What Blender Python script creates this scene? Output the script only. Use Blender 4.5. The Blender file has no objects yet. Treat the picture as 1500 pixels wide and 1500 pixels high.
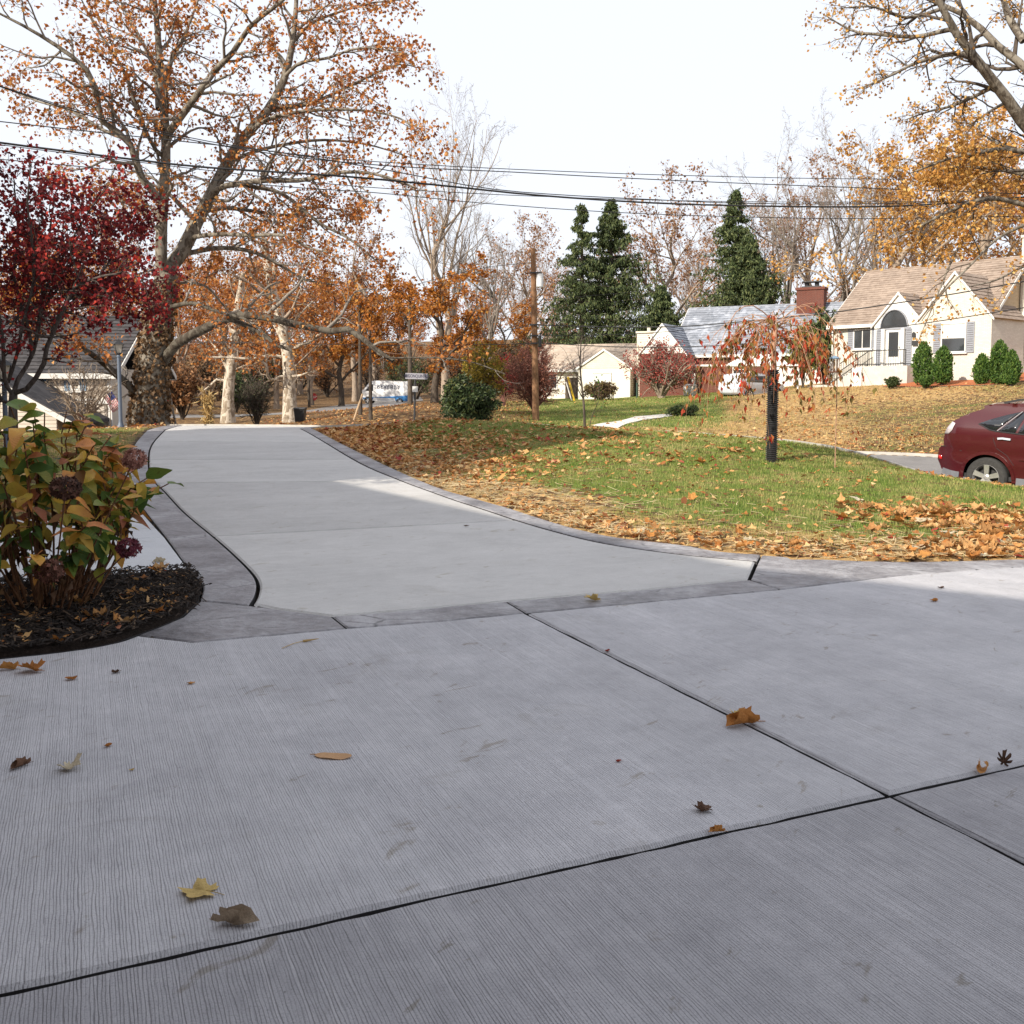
import bpy, math, random
import numpy as np
from mathutils import Vector, Matrix
from mathutils.geometry import delaunay_2d_cdt

# ------------------------------------------------------------------ camera, sky, sun, exposure
sc = bpy.context.scene
COL = sc.collection
F, HZ, EYE = 1400.0, 568.0, 1.5            # focal length and horizon in photo pixels, eye height
PITCH = math.radians(4.0)
PPY = HZ + F * math.tan(PITCH)
cam = bpy.data.cameras.new('camera')
cam.sensor_width = 36.0
cam.lens = F / 1500.0 * 36.0
cam.shift_y = -(750.0 - PPY) / 1500.0
cam.clip_start, cam.clip_end = 0.05, 3000.0
cam_ob = bpy.data.objects.new('camera', cam)
COL.objects.link(cam_ob)
cam_ob.location = (0, 0, EYE)
cam_ob.rotation_euler = (math.pi / 2 - PITCH, 0, 0)
sc.camera = cam_ob

SUN_AZ, SUN_EL = math.radians(46), math.radians(31)     # behind and to one side of the viewer
SUNV = Vector((-math.sin(SUN_AZ) * math.cos(SUN_EL), -math.cos(SUN_AZ) * math.cos(SUN_EL), math.sin(SUN_EL)))
world = bpy.data.worlds.new('World')
sc.world = world
world.use_nodes = True
wt = world.node_tree
wt.nodes.clear()
sky = wt.nodes.new('ShaderNodeTexSky')
sky.sky_type = 'NISHITA'
sky.sun_disc = False
sky.sun_elevation = SUN_EL
sky.sun_rotation = math.pi + SUN_AZ
sky.air_density, sky.dust_density, sky.ozone_density = 1.0, 4.0, 1.0
veil = wt.nodes.new('ShaderNodeMix')                     # thin high cloud over the whole sky
veil.data_type = 'RGBA'
veil.inputs[0].default_value = 0.80
veil.inputs[7].default_value = (6.9, 7.1, 7.6, 1)
wt.links.new(sky.outputs[0], veil.inputs[6])
bg = wt.nodes.new('ShaderNodeBackground')
bg.inputs[1].default_value = 0.102
wo = wt.nodes.new('ShaderNodeOutputWorld')
wt.links.new(veil.outputs[2], bg.inputs[0])
wt.links.new(bg.outputs[0], wo.inputs[0])

sl = bpy.data.lights.new('sun', 'SUN')
sl.energy, sl.angle, sl.color = 4.4, math.radians(0.7), (1.0, 0.92, 0.79)
sun_ob = bpy.data.objects.new('sun', sl)
COL.objects.link(sun_ob)
sun_ob.location = (-20, -20, 40)
sun_ob.rotation_euler = SUNV.to_track_quat('Z', 'Y').to_euler()

vs = sc.view_settings
vs.view_transform, vs.look, vs.gamma, vs.use_curve_mapping = 'Standard', 'None', 1.0, False
vs.exposure = 0.70
try:
    sc.cycles.max_bounces = 6
    sc.cycles.diffuse_bounces = 3
    sc.cycles.transparent_max_bounces = 8
except Exception:
    pass

# ------------------------------------------------------------------ mapping between photo pixels and the place
CP, SP = math.cos(PITCH), math.sin(PITCH)


def ray(px, py):
    dx, dy = (px - 750.0) / F, -(py - PPY) / F
    return np.array([dx, CP + dy * SP, -SP + dy * CP])


def at(px, py, Y):
    d = ray(px, py)
    t = Y / d[1]
    return np.array([d[0] * t, Y, EYE + d[2] * t])


def sstep(a, b, x):
    t = np.clip((np.asarray(x, float) - a) / (b - a), 0, 1)
    return t * t * (3 - 2 * t)


def Hd(x, y):                                # the driveway's own level: flat, rising to a crest, then falling to the street
    y = np.asarray(y, float)
    return 0.30 * sstep(9, 28.5, y) - 0.75 * sstep(28.5, 48, y)


def onplane(px, py, hf):
    d = ray(px, py)
    o = np.array([0, 0, EYE])
    lo, t = 0.5, 0.5
    while t < 400:
        p = o + d * t
        if p[2] < float(hf(p[0], p[1])):
            break
        lo = t
        t = t * 1.03 + 0.05
    hi = t
    for _ in range(40):
        m = (lo + hi) / 2
        p = o + d * m
        if p[2] < float(hf(p[0], p[1])):
            hi = m
        else:
            lo = m
    p = o + d * hi
    return p[:2]


def drv(px, py):
    return onplane(px, py, Hd)


def drvs(pts):
    return np.array([drv(*p) for p in pts])


def g0(px, py):                              # the flat z = 0 part of the concrete
    d = ray(px, py)
    t = EYE / -d[2]
    return np.array([d[0] * t, d[1] * t])


# ------------------------------------------------------------------ objects
def tag(o, label=None, cat=None, group=None, kind=None):
    if label: o['label'] = label
    if cat: o['category'] = cat
    if group: o['group'] = group
    if kind: o['kind'] = kind
    return o


def link(name, data, parent=None):
    o = bpy.data.objects.new(name, data)
    COL.objects.link(o)
    if parent is not None:
        o.parent = parent
    return o


def empty(name, loc=(0, 0, 0), rz=0.0, label=None, cat=None, group=None, kind=None):
    o = link(name, None)
    o.empty_display_size = 0.2
    o.location = loc
    o.rotation_euler = (0, 0, rz)
    return tag(o, label, cat, group, kind)


def copy_tree(o, parent=None):
    c = o.copy()
    COL.objects.link(c)
    c.parent = parent
    for ch in o.children:
        copy_tree(ch, c)
    return c


def mesh_np(name, V, polys, mats=(), smooth=False, col=None):
    """polys: list of (array m x k) or (array, material index)."""
    me = bpy.data.meshes.new(name)
    V = np.asarray(V, np.float32).reshape(-1, 3)
    me.vertices.add(len(V))
    me.vertices.foreach_set('co', V.ravel())
    li, ls, mi, off = [], [], [], 0
    for p in polys:
        m = 0
        if isinstance(p, tuple): p, m = p
        p = np.asarray(p, np.int32)
        if p.size == 0: continue
        li.append(p.ravel())
        ls.append(off + np.arange(len(p), dtype=np.int32) * p.shape[1])
        mi.append(np.full(len(p), m, np.int32))
        off += p.size
    li, ls, mi = np.concatenate(li), np.concatenate(ls), np.concatenate(mi)
    me.loops.add(len(li))
    me.loops.foreach_set('vertex_index', li)
    me.polygons.add(len(ls))
    me.polygons.foreach_set('loop_start', ls)
    me.polygons.foreach_set('material_index', mi)
    for m in mats: me.materials.append(m)
    if col is not None:
        a = me.attributes.new('zone', 'FLOAT_COLOR', 'POINT')
        a.data.foreach_set('color', np.asarray(col, np.float32).ravel())
    me.update(calc_edges=True)
    me.polygons.foreach_set('use_smooth', np.full(len(ls), bool(smooth)))
    me.update()
    return me


class MB:
    """Collects boxes, bars, prisms, quads and lathes; build() links them as one mesh object."""

    def __init__(self): self.v, self.f = [], []

    def add(self, vs, fs):
        k = len(self.v)
        self.v += [tuple(map(float, v)) for v in vs]
        self.f += [tuple(i + k for i in f) for f in fs]
        return self

    def box(self, c, s, rz=0.0, rx=0.0, ry=0.0):
        M = Matrix.Rotation(rz, 3, 'Z') @ Matrix.Rotation(ry, 3, 'Y') @ Matrix.Rotation(rx, 3, 'X')
        c = Vector(c)
        vs = [c + M @ Vector((s[0] / 2 * i, s[1] / 2 * j, s[2] / 2 * k)) for i in (-1, 1) for j in (-1, 1) for k in (-1, 1)]
        return self.add(vs, [(0, 1, 3, 2), (4, 6, 7, 5), (0, 4, 5, 1), (2, 3, 7, 6), (0, 2, 6, 4), (1, 5, 7, 3)])

    def span(self, a, b):
        return self.box([(p + q) / 2 for p, q in zip(a, b)], [abs(q - p) for p, q in zip(a, b)])

    def bar(self, p0, p1, r0, r1=None, n=8, cap=True):
        r1 = r0 if r1 is None else r1
        p0, p1 = Vector(p0), Vector(p1)
        d = (p1 - p0).normalized()
        u = d.orthogonal().normalized()
        w = d.cross(u)
        vs = []
        for p, r in ((p0, r0), (p1, r1)):
            for i in range(n):
                a = 2 * math.pi * i / n
                vs.append(p + (u * math.cos(a) + w * math.sin(a)) * r)
        fs = [(i, (i + 1) % n, n + (i + 1) % n, n + i) for i in range(n)]
        if cap: fs += [tuple(range(n))[::-1], tuple(range(n, 2 * n))]
        return self.add(vs, fs)

    def strip(self, p0, p1, w, t, up=(0, 0, 1)):          # a flat bar from p0 to p1
        p0, p1, up = Vector(p0), Vector(p1), Vector(up)
        d = (p1 - p0).normalized()
        s = d.cross(up).normalized() * (w / 2)
        n = s.cross(d).normalized() * (t / 2)
        vs = [p + a * s + b * n for p in (p0, p1) for a, b in ((-1, -1), (1, -1), (1, 1), (-1, 1))]
        return self.add(vs, [(0, 1, 2, 3), (7, 6, 5, 4), (0, 4, 5, 1), (1, 5, 6, 2), (2, 6, 7, 3), (3, 7, 4, 0)])

    def prism(self, pts, off):                            # polygon pts (3-d) extruded by vector off
        n = len(pts)
        vs = [Vector(p) for p in pts] + [Vector(p) + Vector(off) for p in pts]
        fs = [tuple(range(n))[::-1], tuple(range(n, 2 * n))]
        fs += [(i, (i + 1) % n, n + (i + 1) % n, n + i) for i in range(n)]
        return self.add(vs, fs)

    def lathe(self, prof, n=16, c=(0, 0, 0), cap=True):
        vs, fs = [], []
        for r, z in prof:
            for i in range(n):
                a = 2 * math.pi * i / n
                vs.append((c[0] + r * math.cos(a), c[1] + r * math.sin(a), c[2] + z))
        for j in range(len(prof) - 1):
            for i in range(n):
                fs.append((j * n + i, j * n + (i + 1) % n, (j + 1) * n + (i + 1) % n, (j + 1) * n + i))
        if cap:
            fs.append(tuple(range(n))[::-1])
            fs.append(tuple(range((len(prof) - 1) * n, len(prof) * n)))
        return self.add(vs, fs)

    def courses(self, a0, a1, b0, b1, n, lift, jit=0.0, seed=0):
        """Lapped courses (siding, shingles) on the face between bottom edge a0-a1 and top edge b0-b1."""
        rg = random.Random(seed)
        a0, a1, b0, b1 = map(Vector, (a0, a1, b0, b1))
        nr = (a1 - a0).cross((b0 + b1) / 2 - (a0 + a1) / 2).normalized()
        for i in range(n):
            t0, t1 = i / n, (i + 1) / n
            k = lift * (1 + jit * (rg.random() - .5))
            p, q = a0.lerp(b0, t0) + nr * k, a1.lerp(b1, t0) + nr * k
            r, s = a1.lerp(b1, t1) + nr * (k * .15), a0.lerp(b0, t1) + nr * (k * .15)
            p2, q2 = a0.lerp(b0, t0), a1.lerp(b1, t0)
            self.add([p, q, r, s], [(0, 1, 2, 3)])
            self.add([p2, q2, q, p], [(0, 1, 2, 3)])
        return self

    def build(self, name, mat, parent=None, smooth=False, bevel=0.0, loc=None):
        me = bpy.data.meshes.new(name)
        me.from_pydata(self.v, [], self.f)
        me.materials.append(mat)
        me.update()
        if smooth:
            me.polygons.foreach_set('use_smooth', [True] * len(me.polygons))
            try: me.set_sharp_from_angle(angle=math.radians(smooth if smooth is not True else 180))
            except Exception: pass
        o = link(name, me, parent)
        if loc is not None: o.location = loc
        if bevel:
            b = o.modifiers.new('bevel', 'BEVEL')
            b.width, b.segments, b.limit_method = bevel, 2, 'ANGLE'
        return o


# ------------------------------------------------------------------ materials
class NT:
    def __init__(self, name):
        self.m = bpy.data.materials.new(name)
        self.m.use_nodes = True
        self.t = self.m.node_tree
        self.t.nodes.clear()
        self.out = self.n('ShaderNodeOutputMaterial')

    def n(self, typ, **kw):
        nd = self.t.nodes.new(typ)
        for k, v in kw.items(): setattr(nd, k, v)
        return nd

    def l(self, a, b): self.t.links.new(a, b)

    def set(self, sock, v):
        if hasattr(v, 'is_output') or isinstance(v, bpy.types.NodeSocket): self.l(v, sock)
        elif isinstance(v, (tuple, list)) and len(v) == 3 and sock.type == 'RGBA': sock.default_value = (*v, 1)
        else: sock.default_value = v

    def coords(self, scale=(1, 1, 1), rot=(0, 0, 0), kind='Object'):
        return self._map(self.n('ShaderNodeTexCoord').outputs[kind], scale, rot)

    def _map(self, v, scale, rot):                 # turn first, then stretch
        for key, val, idle in (('Rotation', rot, (0, 0, 0)), ('Scale', scale, (1, 1, 1))):
            if tuple(val) != idle:
                mp = self.n('ShaderNodeMapping')
                mp.inputs[key].default_value = val
                self.l(v, mp.inputs[0])
                v = mp.outputs[0]
        return v

    def wpos(self, scale=(1, 1, 1), rot=(0, 0, 0)):
        return self._map(self.n('ShaderNodeNewGeometry').outputs['Position'], scale, rot)

    def noise(self, vec, scale, detail=4, rough=.55, dist=0.0):
        nd = self.n('ShaderNodeTexNoise')
        self.l(vec, nd.inputs['Vector'])
        nd.inputs['Scale'].default_value, nd.inputs['Detail'].default_value = scale, detail
        nd.inputs['Roughness'].default_value, nd.inputs['Distortion'].default_value = rough, dist
        return nd.outputs[0]

    def voronoi(self, vec, scale, feature='F1', out=0):
        nd = self.n('ShaderNodeTexVoronoi', feature=feature)
        self.l(vec, nd.inputs['Vector'])
        nd.inputs['Scale'].default_value = scale
        return nd.outputs[out]

    def ramp(self, fac, stops, interp='LINEAR'):
        nd = self.n('ShaderNodeValToRGB')
        cr = nd.color_ramp
        cr.interpolation = interp
        while len(cr.elements) < len(stops): cr.elements.new(.5)
        for e, (p, c) in zip(cr.elements, stops):
            e.position = p
            e.color = (*c, 1) if isinstance(c, (tuple, list)) else (c, c, c, 1)
        self.l(fac, nd.inputs[0])
        return nd.outputs[0]

    def mix(self, f, a, b, mode='MIX'):
        nd = self.n('ShaderNodeMix', data_type='RGBA', blend_type=mode)
        self.set(nd.inputs[0], f)
        self.set(nd.inputs[6], a)
        self.set(nd.inputs[7], b)
        return nd.outputs[2]

    def math(self, op, a, b=0.0):
        nd = self.n('ShaderNodeMath', operation=op)
        self.set(nd.inputs[0], a)
        self.set(nd.inputs[1], b)
        return nd.outputs[0]

    def bump(self, h, strength, dist=.01, normal=None):
        nd = self.n('ShaderNodeBump')
        nd.inputs['Strength'].default_value, nd.inputs['Distance'].default_value = strength, dist
        self.l(h, nd.inputs['Height'])
        if normal is not None: self.l(normal, nd.inputs['Normal'])
        return nd.outputs[0]

    def sep(self, c):
        nd = self.n('ShaderNodeSeparateColor')
        self.l(c, nd.inputs[0])
        return nd.outputs

    def pbr(self, col, rough=.8, normal=None, metal=0.0, coat=0.0, spec=.4, trans=0.0):
        b = self.n('ShaderNodeBsdfPrincipled')
        self.set(b.inputs['Base Color'], col)
        self.set(b.inputs['Roughness'], rough)
        b.inputs['Metallic'].default_value = metal
        b.inputs['Specular IOR Level'].default_value = spec
        b.inputs['Coat Weight'].default_value = coat
        b.inputs['Coat Roughness'].default_value = .04
        if normal is not None: self.l(normal, b.inputs['Normal'])
        sh = b.outputs[0]
        if trans:
            t = self.n('ShaderNodeBsdfTranslucent')
            self.set(t.inputs[0], col)
            ms = self.n('ShaderNodeMixShader')
            ms.inputs[0].default_value = trans
            self.l(sh, ms.inputs[1])
            self.l(t.outputs[0], ms.inputs[2])
            sh = ms.outputs[0]
        self.l(sh, self.out.inputs[0])
        return self.m


def mplain(name, col, rough=.7, var=.12, scale=6.0, bump=.0, metal=0., coat=0., spec=.4):
    n = NT(name)
    v = n.coords()
    f = n.noise(v, scale, 5)
    d = tuple(max(0, c * (1 - var)) for c in col)
    e = tuple(min(1, c * (1 + var)) for c in col)
    c = n.ramp(f, [(.3, d), (.7, e)])
    nb = n.bump(n.noise(v, scale * 6, 3), bump, .01) if bump else None
    return n.pbr(c, rough, nb, metal, coat, spec)


def mleaf(name, stops, trans=.35, rough=.6, obj=False, spots=0.0):
    n = NT(name)
    if obj:
        oi = n.n('ShaderNodeObjectInfo')
        r = oi.outputs['Random']
    else:
        g = n.n('ShaderNodeNewGeometry')
        r = g.outputs['Random Per Island']
    c = n.ramp(r, stops)
    if spots:
        v = n.coords()
        s = n.noise(v, 45, 4)
        c = n.mix(n.ramp(s, [(.48, 0.0), (.72, spots)]), c, tuple(x * .45 for x in stops[0][1]))
    return n.pbr(c, rough, None, spec=.25, trans=trans)


def mbark(name, c0, c1, scale=1.0, patch=None):
    n = NT(name)
    v = n.coords((1, 1, .22))
    f = n.noise(v, 14 * scale, 6, .65)
    c = n.ramp(f, [(.3, c0), (.68, c1)])
    if patch is not None:
        v2 = n.coords((1, 1, .6))
        p = n.noise(v2, 4.5 * scale, 3, .6, 1.0)
        c = n.mix(n.ramp(p, [(.46, 0.0), (.54, 1.0)]), c, patch)
    return n.pbr(c, .9, n.bump(f, .5, .02), spec=.2)


def text_mesh(name, body, size, mat, parent, extrude=.002, align='CENTER', spacing=1.0):
    c = bpy.data.curves.new(name, 'FONT')
    c.body, c.size, c.extrude, c.align_x, c.space_character = body, size, extrude, align, spacing
    t = link(name, c)
    bpy.context.view_layer.update()
    me = bpy.data.meshes.new_from_object(t.evaluated_get(bpy.context.evaluated_depsgraph_get()))
    bpy.data.objects.remove(t)
    bpy.data.curves.remove(c)
    me.name = name
    me.materials.clear()
    me.materials.append(mat)
    return link(name, me, parent)


def mconcrete(name, c0, c1, c2, broom_rot=None, stain=.35, broom=.5, coarse=1.0):
    """Broom-finished concrete; broom_rot is the direction of the broom strokes on the ground."""
    n = NT(name)
    v = n.wpos()
    big = n.noise(v, .45, 5, .6)
    mid = n.noise(v, 2.6, 7, .72)
    blot = n.noise(v, 11, 5, .7)
    fine = n.noise(v, 150, 3, .65)
    k = n.math('ADD', n.math('ADD', n.math('MULTIPLY', big, .40), n.math('MULTIPLY', mid, .38)), n.math('MULTIPLY', blot, .22))
    c = n.ramp(k, [(.36, c0), (.5, c1), (.62, c2)])
    c = n.mix(n.ramp(fine, [(.30, .55), (.50, 0.0)]), c, tuple(x * .55 for x in c0))
    h = fine
    if broom_rot is not None:
        rot = (0, 0, -broom_rot)
        w = n.n('ShaderNodeTexWave')
        n.l(n.wpos((1, .12, 1), rot), w.inputs['Vector'])
        w.inputs['Scale'].default_value, w.inputs['Distortion'].default_value = 33 * coarse, 5.0
        w.inputs['Detail'].default_value, w.inputs['Detail Scale'].default_value = 3.0, 1.6
        s1 = n.noise(n.wpos((1, .004, 1), rot), 70 * coarse, 3, .6)
        s2 = n.noise(n.wpos((1, .10, 1), rot), 1.6, 5, .7)
        wob = n.noise(v, 1.1, 5, .75)
        amt = n.math('MULTIPLY', n.ramp(wob, [(.34, .25), (.62, 1.0)]), broom)
        line = n.math('MULTIPLY', n.ramp(w.outputs[1], [(.05, 1.0), (.5, 0.0)]), n.ramp(s1, [(.36, .12), (.62, 1.0)]))
        c = n.mix(n.math('MULTIPLY', line, amt), c, tuple(x * .36 for x in c0))
        c = n.mix(n.math('MULTIPLY', n.ramp(s1, [(.54, 0.0), (.68, .7)]), amt), c, tuple(min(1, x * 1.18) for x in c2))
        c = n.mix(n.math('MULTIPLY', n.ramp(s2, [(.38, 1.0), (.58, 0.0)]), .16), c, tuple(x * .72 for x in c0))
        h = n.math('SUBTRACT', n.math('MULTIPLY', fine, .4), line)
    st = n.noise(v, 1.9, 6, .75, .8)
    c = n.mix(n.ramp(st, [(.58, 0.0), (.72, stain)]), c, (c0[0] * .60, c0[1] * .55, c0[2] * .44))
    sp = n.noise(n.wpos((1, .45, 1), (0, 0, .7)), 7.5, 5, .62, 1.2)
    c = n.mix(n.ramp(sp, [(.635, 0.0), (.70, stain * 1.5)]), c, (c0[0] * .55, c0[1] * .46, c0[2] * .30))
    pit = n.voronoi(v, 9.0)
    c = n.mix(n.ramp(pit, [(.012, .8), (.035, 0.0)]), c, (.05, .045, .04))
    return n.pbr(c, .8, n.bump(h, .6, .005), spec=.3)
# ------------------------------------------------------------------ plane geometry
def inpoly(P, poly):
    x, y = P[:, 0], P[:, 1]
    r = np.zeros(len(P), bool)
    n = len(poly)
    for i in range(n):
        x0, y0 = poly[i]
        x1, y1 = poly[(i + 1) % n]
        if y0 == y1: continue
        c = ((y0 > y) != (y1 > y)) & (x < (x1 - x0) * (y - y0) / (y1 - y0) + x0)
        r ^= c
    return r


def dline(P, line, closed=False):
    d = np.full(len(P), 1e9)
    n = len(line)
    for i in range(n if closed else n - 1):
        a, b = np.asarray(line[i]), np.asarray(line[(i + 1) % n])
        ab = b - a
        t = np.clip(((P - a) @ ab) / max(ab @ ab, 1e-9), 0, 1)
        d = np.minimum(d, np.hypot(*(P - a - t[:, None] * ab).T))
    return d


def area2(p):
    x, y = p[:, 0], p[:, 1]
    return float(np.sum(x * np.roll(y, -1) - np.roll(x, -1) * y))


def densify(p, step, closed=True):
    out = []
    n = len(p)
    for i in range(n if closed else n - 1):
        a, b = p[i], p[(i + 1) % n]
        k = max(1, int(math.ceil(np.hypot(*(b - a)) / step)))
        for j in range(k): out.append(a + (b - a) * j / k)
    if not closed: out.append(p[-1])
    return np.array(out)


def smooth_line(p, k=6):                          # Catmull-Rom through the points
    p = np.asarray(p, float)
    q = np.vstack([2 * p[0] - p[1], p, 2 * p[-1] - p[-2]])
    out = []
    for i in range(1, len(q) - 2):
        for j in range(k):
            t = j / k
            a, b, c, d = q[i - 1], q[i], q[i + 1], q[i + 2]
            out.append(.5 * (2 * b + (c - a) * t + (2 * a - 5 * b + 4 * c - d) * t * t + (3 * b - a - 3 * c + d) * t ** 3))
    out.append(q[-2])
    return np.array(out)


def resample(p, n):
    p = np.asarray(p, float)
    s = np.concatenate([[0], np.cumsum(np.linalg.norm(np.diff(p, axis=0), axis=1))])
    u = np.linspace(0, s[-1], n)
    return np.stack([np.interp(u, s, p[:, k]) for k in range(p.shape[1])], 1)


def inset(p, g):                                  # p counter-clockwise
    e = np.roll(p, -1, 0) - p
    e /= np.maximum(np.linalg.norm(e, axis=1, keepdims=True), 1e-9)
    nrm = np.stack([-e[:, 1], e[:, 0]], 1)
    m = nrm + np.roll(nrm, 1, 0)
    m /= np.maximum((m * m).sum(1, keepdims=True), .5) / 2
    return p + m * g


M_JOINT = mplain('joint_filler', (.035, .033, .034), .9)


def slab(name, outline, mat, parent, zf=Hd, gap=.008, chamf=.010, grid=.55, thick=.07, lift=0.0, step=.35, rough=0.0):
    p = np.asarray(outline, float)
    if area2(p) < 0: p = p[::-1]
    p = densify(p, step)
    if rough: p = p + np.random.default_rng(len(p)).normal(size=p.shape) * rough
    o, i = inset(p, gap), inset(p, gap + chamf)
    x0, y0 = i.min(0)
    x1, y1 = i.max(0)
    gx, gy = np.meshgrid(np.arange(x0 + .2, x1, grid), np.arange(y0 + .2, y1, grid))
    G = np.stack([gx.ravel(), gy.ravel()], 1)
    if len(G): G = G[inpoly(G, i)]
    if len(G): G = G[dline(G, i, True) > .12]
    n = len(i)
    co = [Vector(q) for q in i] + [Vector(q) for q in G]
    v, e, f, *_ = delaunay_2d_cdt(co, [(k, (k + 1) % n) for k in range(n)], [], 1, 1e-5)
    top = np.array([(q.x, q.y) for q in v])
    V = [np.c_[top, zf(top[:, 0], top[:, 1]) + lift]]
    k0 = len(top)
    for q, dz in ((i, 0.0), (o, -chamf * .8), (o, -thick)):
        V.append(np.c_[q, zf(q[:, 0], q[:, 1]) + lift + dz])
    r = np.arange(n)
    s = (r + 1) % n
    Q = [np.stack([k0 + a * n + r, k0 + (a + 1) * n + r, k0 + (a + 1) * n + s, k0 + a * n + s], 1) for a in (0, 1)]
    T = np.array([list(t) for t in f if len(t) == 3], int)
    a, b, c = top[T[:, 0]], top[T[:, 1]], top[T[:, 2]]
    flip = ((b[:, 0] - a[:, 0]) * (c[:, 1] - a[:, 1]) - (b[:, 1] - a[:, 1]) * (c[:, 0] - a[:, 0])) < 0
    T[flip] = T[flip][:, ::-1]
    me = mesh_np(name, np.vstack(V), [T, (Q[0], 0), (Q[1], 1)], [mat, M_JOINT])
    return link(name, me, parent)


# ------------------------------------------------------------------ the driveway's lines, read off the photograph
L_IN = drvs([(241, 630), (222, 651), (217, 673), (220.6, 698.6), (241, 720.7), (268, 749.6), (310.7, 785.3), (339.6, 810.8), (366.8, 838), (376, 855), (373.6, 872), (365, 887)])
L_OUT = drvs([(215.5, 630.6), (197, 652), (184, 688), (189, 716), (213, 749), (244, 788.7), (277, 834.7), (296, 856), (293, 880)])
R_IN = drvs([(440, 627.5), (477, 648), (530, 679), (589, 704), (634, 720.5), (671, 733.6), (716, 748), (757, 761.6), (813, 778), (888, 796), (1000, 812), (1110, 822)])
R_OUT = drvs([(455, 627), (488.5, 644), (541, 670), (597, 696), (649, 717), (701, 732), (750, 746), (798, 761.6), (850.6, 776.5), (906.6, 788), (1000, 799), (1052, 808), (1115, 813)])
L_IN, L_OUT, R_IN, R_OUT = (smooth_line(q, 5) for q in (L_IN, L_OUT, R_IN, R_OUT))
# the far side of the crest, out of sight
TAIL = np.array([[.9, 4.0], [2.6, 9.0]])


def tailed(q, k): return np.vstack([(q[0] + TAIL * np.array([k, 1]))[::-1], q])


def nearest(line, p): return int(np.argmin(np.hypot(*(line - np.asarray(p)).T)))


BROOM = math.atan2(*(g0(745, 882) - g0(1303, 1163))[::-1]) - math.pi / 2
M_SLAB = mconcrete('broomed_concrete', (.345, .34, .358), (.45, .443, .463), (.54, .53, .548), BROOM, broom=.62)
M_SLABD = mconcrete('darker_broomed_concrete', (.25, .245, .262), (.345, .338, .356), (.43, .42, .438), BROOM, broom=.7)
M_SLABX = mconcrete('cross_broomed_concrete', (.46, .45, .44), (.54, .528, .514), (.60, .586, .572), BROOM + math.pi / 2, broom=.22, stain=.3)
M_SLABY = mconcrete('darker_cross_broomed_concrete', (.42, .41, .40), (.49, .479, .468), (.55, .537, .524), BROOM + math.pi / 2, broom=.22, stain=.3)
M_PATH = mconcrete('smooth_concrete', (.46, .47, .49), (.52, .53, .55), (.56, .57, .58), None)


def mstamped():
    n = NT('stamped_concrete')
    v = n.wpos()
    a = n.noise(v, 1.6, 6, .65, .5)
    b = n.noise(v, 14, 5, .7)
    cr = n.voronoi(n.wpos((1.3, 2.6, 1), (0, 0, .5)), 1.1, 'DISTANCE_TO_EDGE')
    cr = n.ramp(n.math('ADD', cr, n.math('MULTIPLY', b, .05)), [(.028, 1.0), (.05, 0.0)])
    c = n.ramp(n.math('ADD', n.math('MULTIPLY', a, .6), n.math('MULTIPLY', b, .4)), [(.36, (.085, .08, .088)), (.48, (.205, .197, .208)), (.62, (.36, .355, .37))])
    c = n.mix(n.math('MULTIPLY', cr, n.ramp(a, [(.45, 0.0), (.6, .8)])), c, (.05, .05, .055))
    return n.pbr(c, n.ramp(b, [(.3, .38), (.7, .62)]), n.bump(n.math('ADD', b, n.math('MULTIPLY', a, 1.5)), .8, .02), spec=.5)


M_STAMP = mstamped()
driveway = empty('driveway', kind='structure')
tag(driveway, 'broom finished concrete driveway with dark stamped border', None)

lo, li, ri, ro = tailed(L_OUT, -1), tailed(L_IN, -1), tailed(R_IN, .3), tailed(R_OUT, .3)
PJ = [((310.7, 785.3), (757, 762)), ((229, 706), (585, 703)), ((217, 672), (515, 670.5)), ((225, 648), (474, 646))]
ends = [(nearest(li, drv(*a)), nearest(ri, drv(*b)), nearest(lo, drv(*c)), nearest(ro, drv(*d))) for (a, b), c, d in
        zip(PJ, ((244, 789), (186, 706), (188, 672), (200, 648)), ((800, 762), (612, 702), (541, 670), (492, 646)))]
apron_top = drvs([(365, 887), (486, 902.7), (560, 897), (740, 881), (920, 866), (1099, 848.5)])
body = [np.vstack([li[ends[0][0]:], apron_top, ri[ends[0][1]:][::-1]])]
for k in range(3):
    body.append(np.vstack([li[ends[k + 1][0]:ends[k][0] + 1], ri[ends[k + 1][1]:ends[k][1] + 1][::-1]]))
body.append(np.vstack([li[:ends[3][0] + 1], ri[:ends[3][1] + 1][::-1]]))
for k, b in enumerate(body): slab('driveway_slab', b, (M_SLABX, M_SLABY)[k % 2], driveway, gap=.024, chamf=.016)
cuts_l = [len(li) - 1, ends[0][0], ends[1][0], ends[3][0], 0]
cuts_lo = [len(lo) - 1, ends[0][2], ends[1][2], ends[3][2], 0]
cuts_r = [len(ri) - 1, ends[0][1], ends[1][1], ends[3][1], 0]
cuts_ro = [len(ro) - 1, ends[0][3], ends[1][3], ends[3][3], 0]
for k in range(4):
    slab('border_slab', np.vstack([li[cuts_l[k + 1]:cuts_l[k] + 1], lo[cuts_lo[k + 1]:cuts_lo[k] + 1][::-1]]), M_STAMP, driveway, lift=.004, gap=.006)
    slab('border_slab', np.vstack([ri[cuts_r[k + 1]:cuts_r[k] + 1], ro[cuts_ro[k + 1]:cuts_ro[k] + 1][::-1]]), M_STAMP, driveway, lift=.004, gap=.006)
A0, AX, AR = g0(-60, 1466.3), g0(1303, 1163), g0(1500, 1118)
BT, BL = g0(771, 898), g0(1500, 1258)
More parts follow.
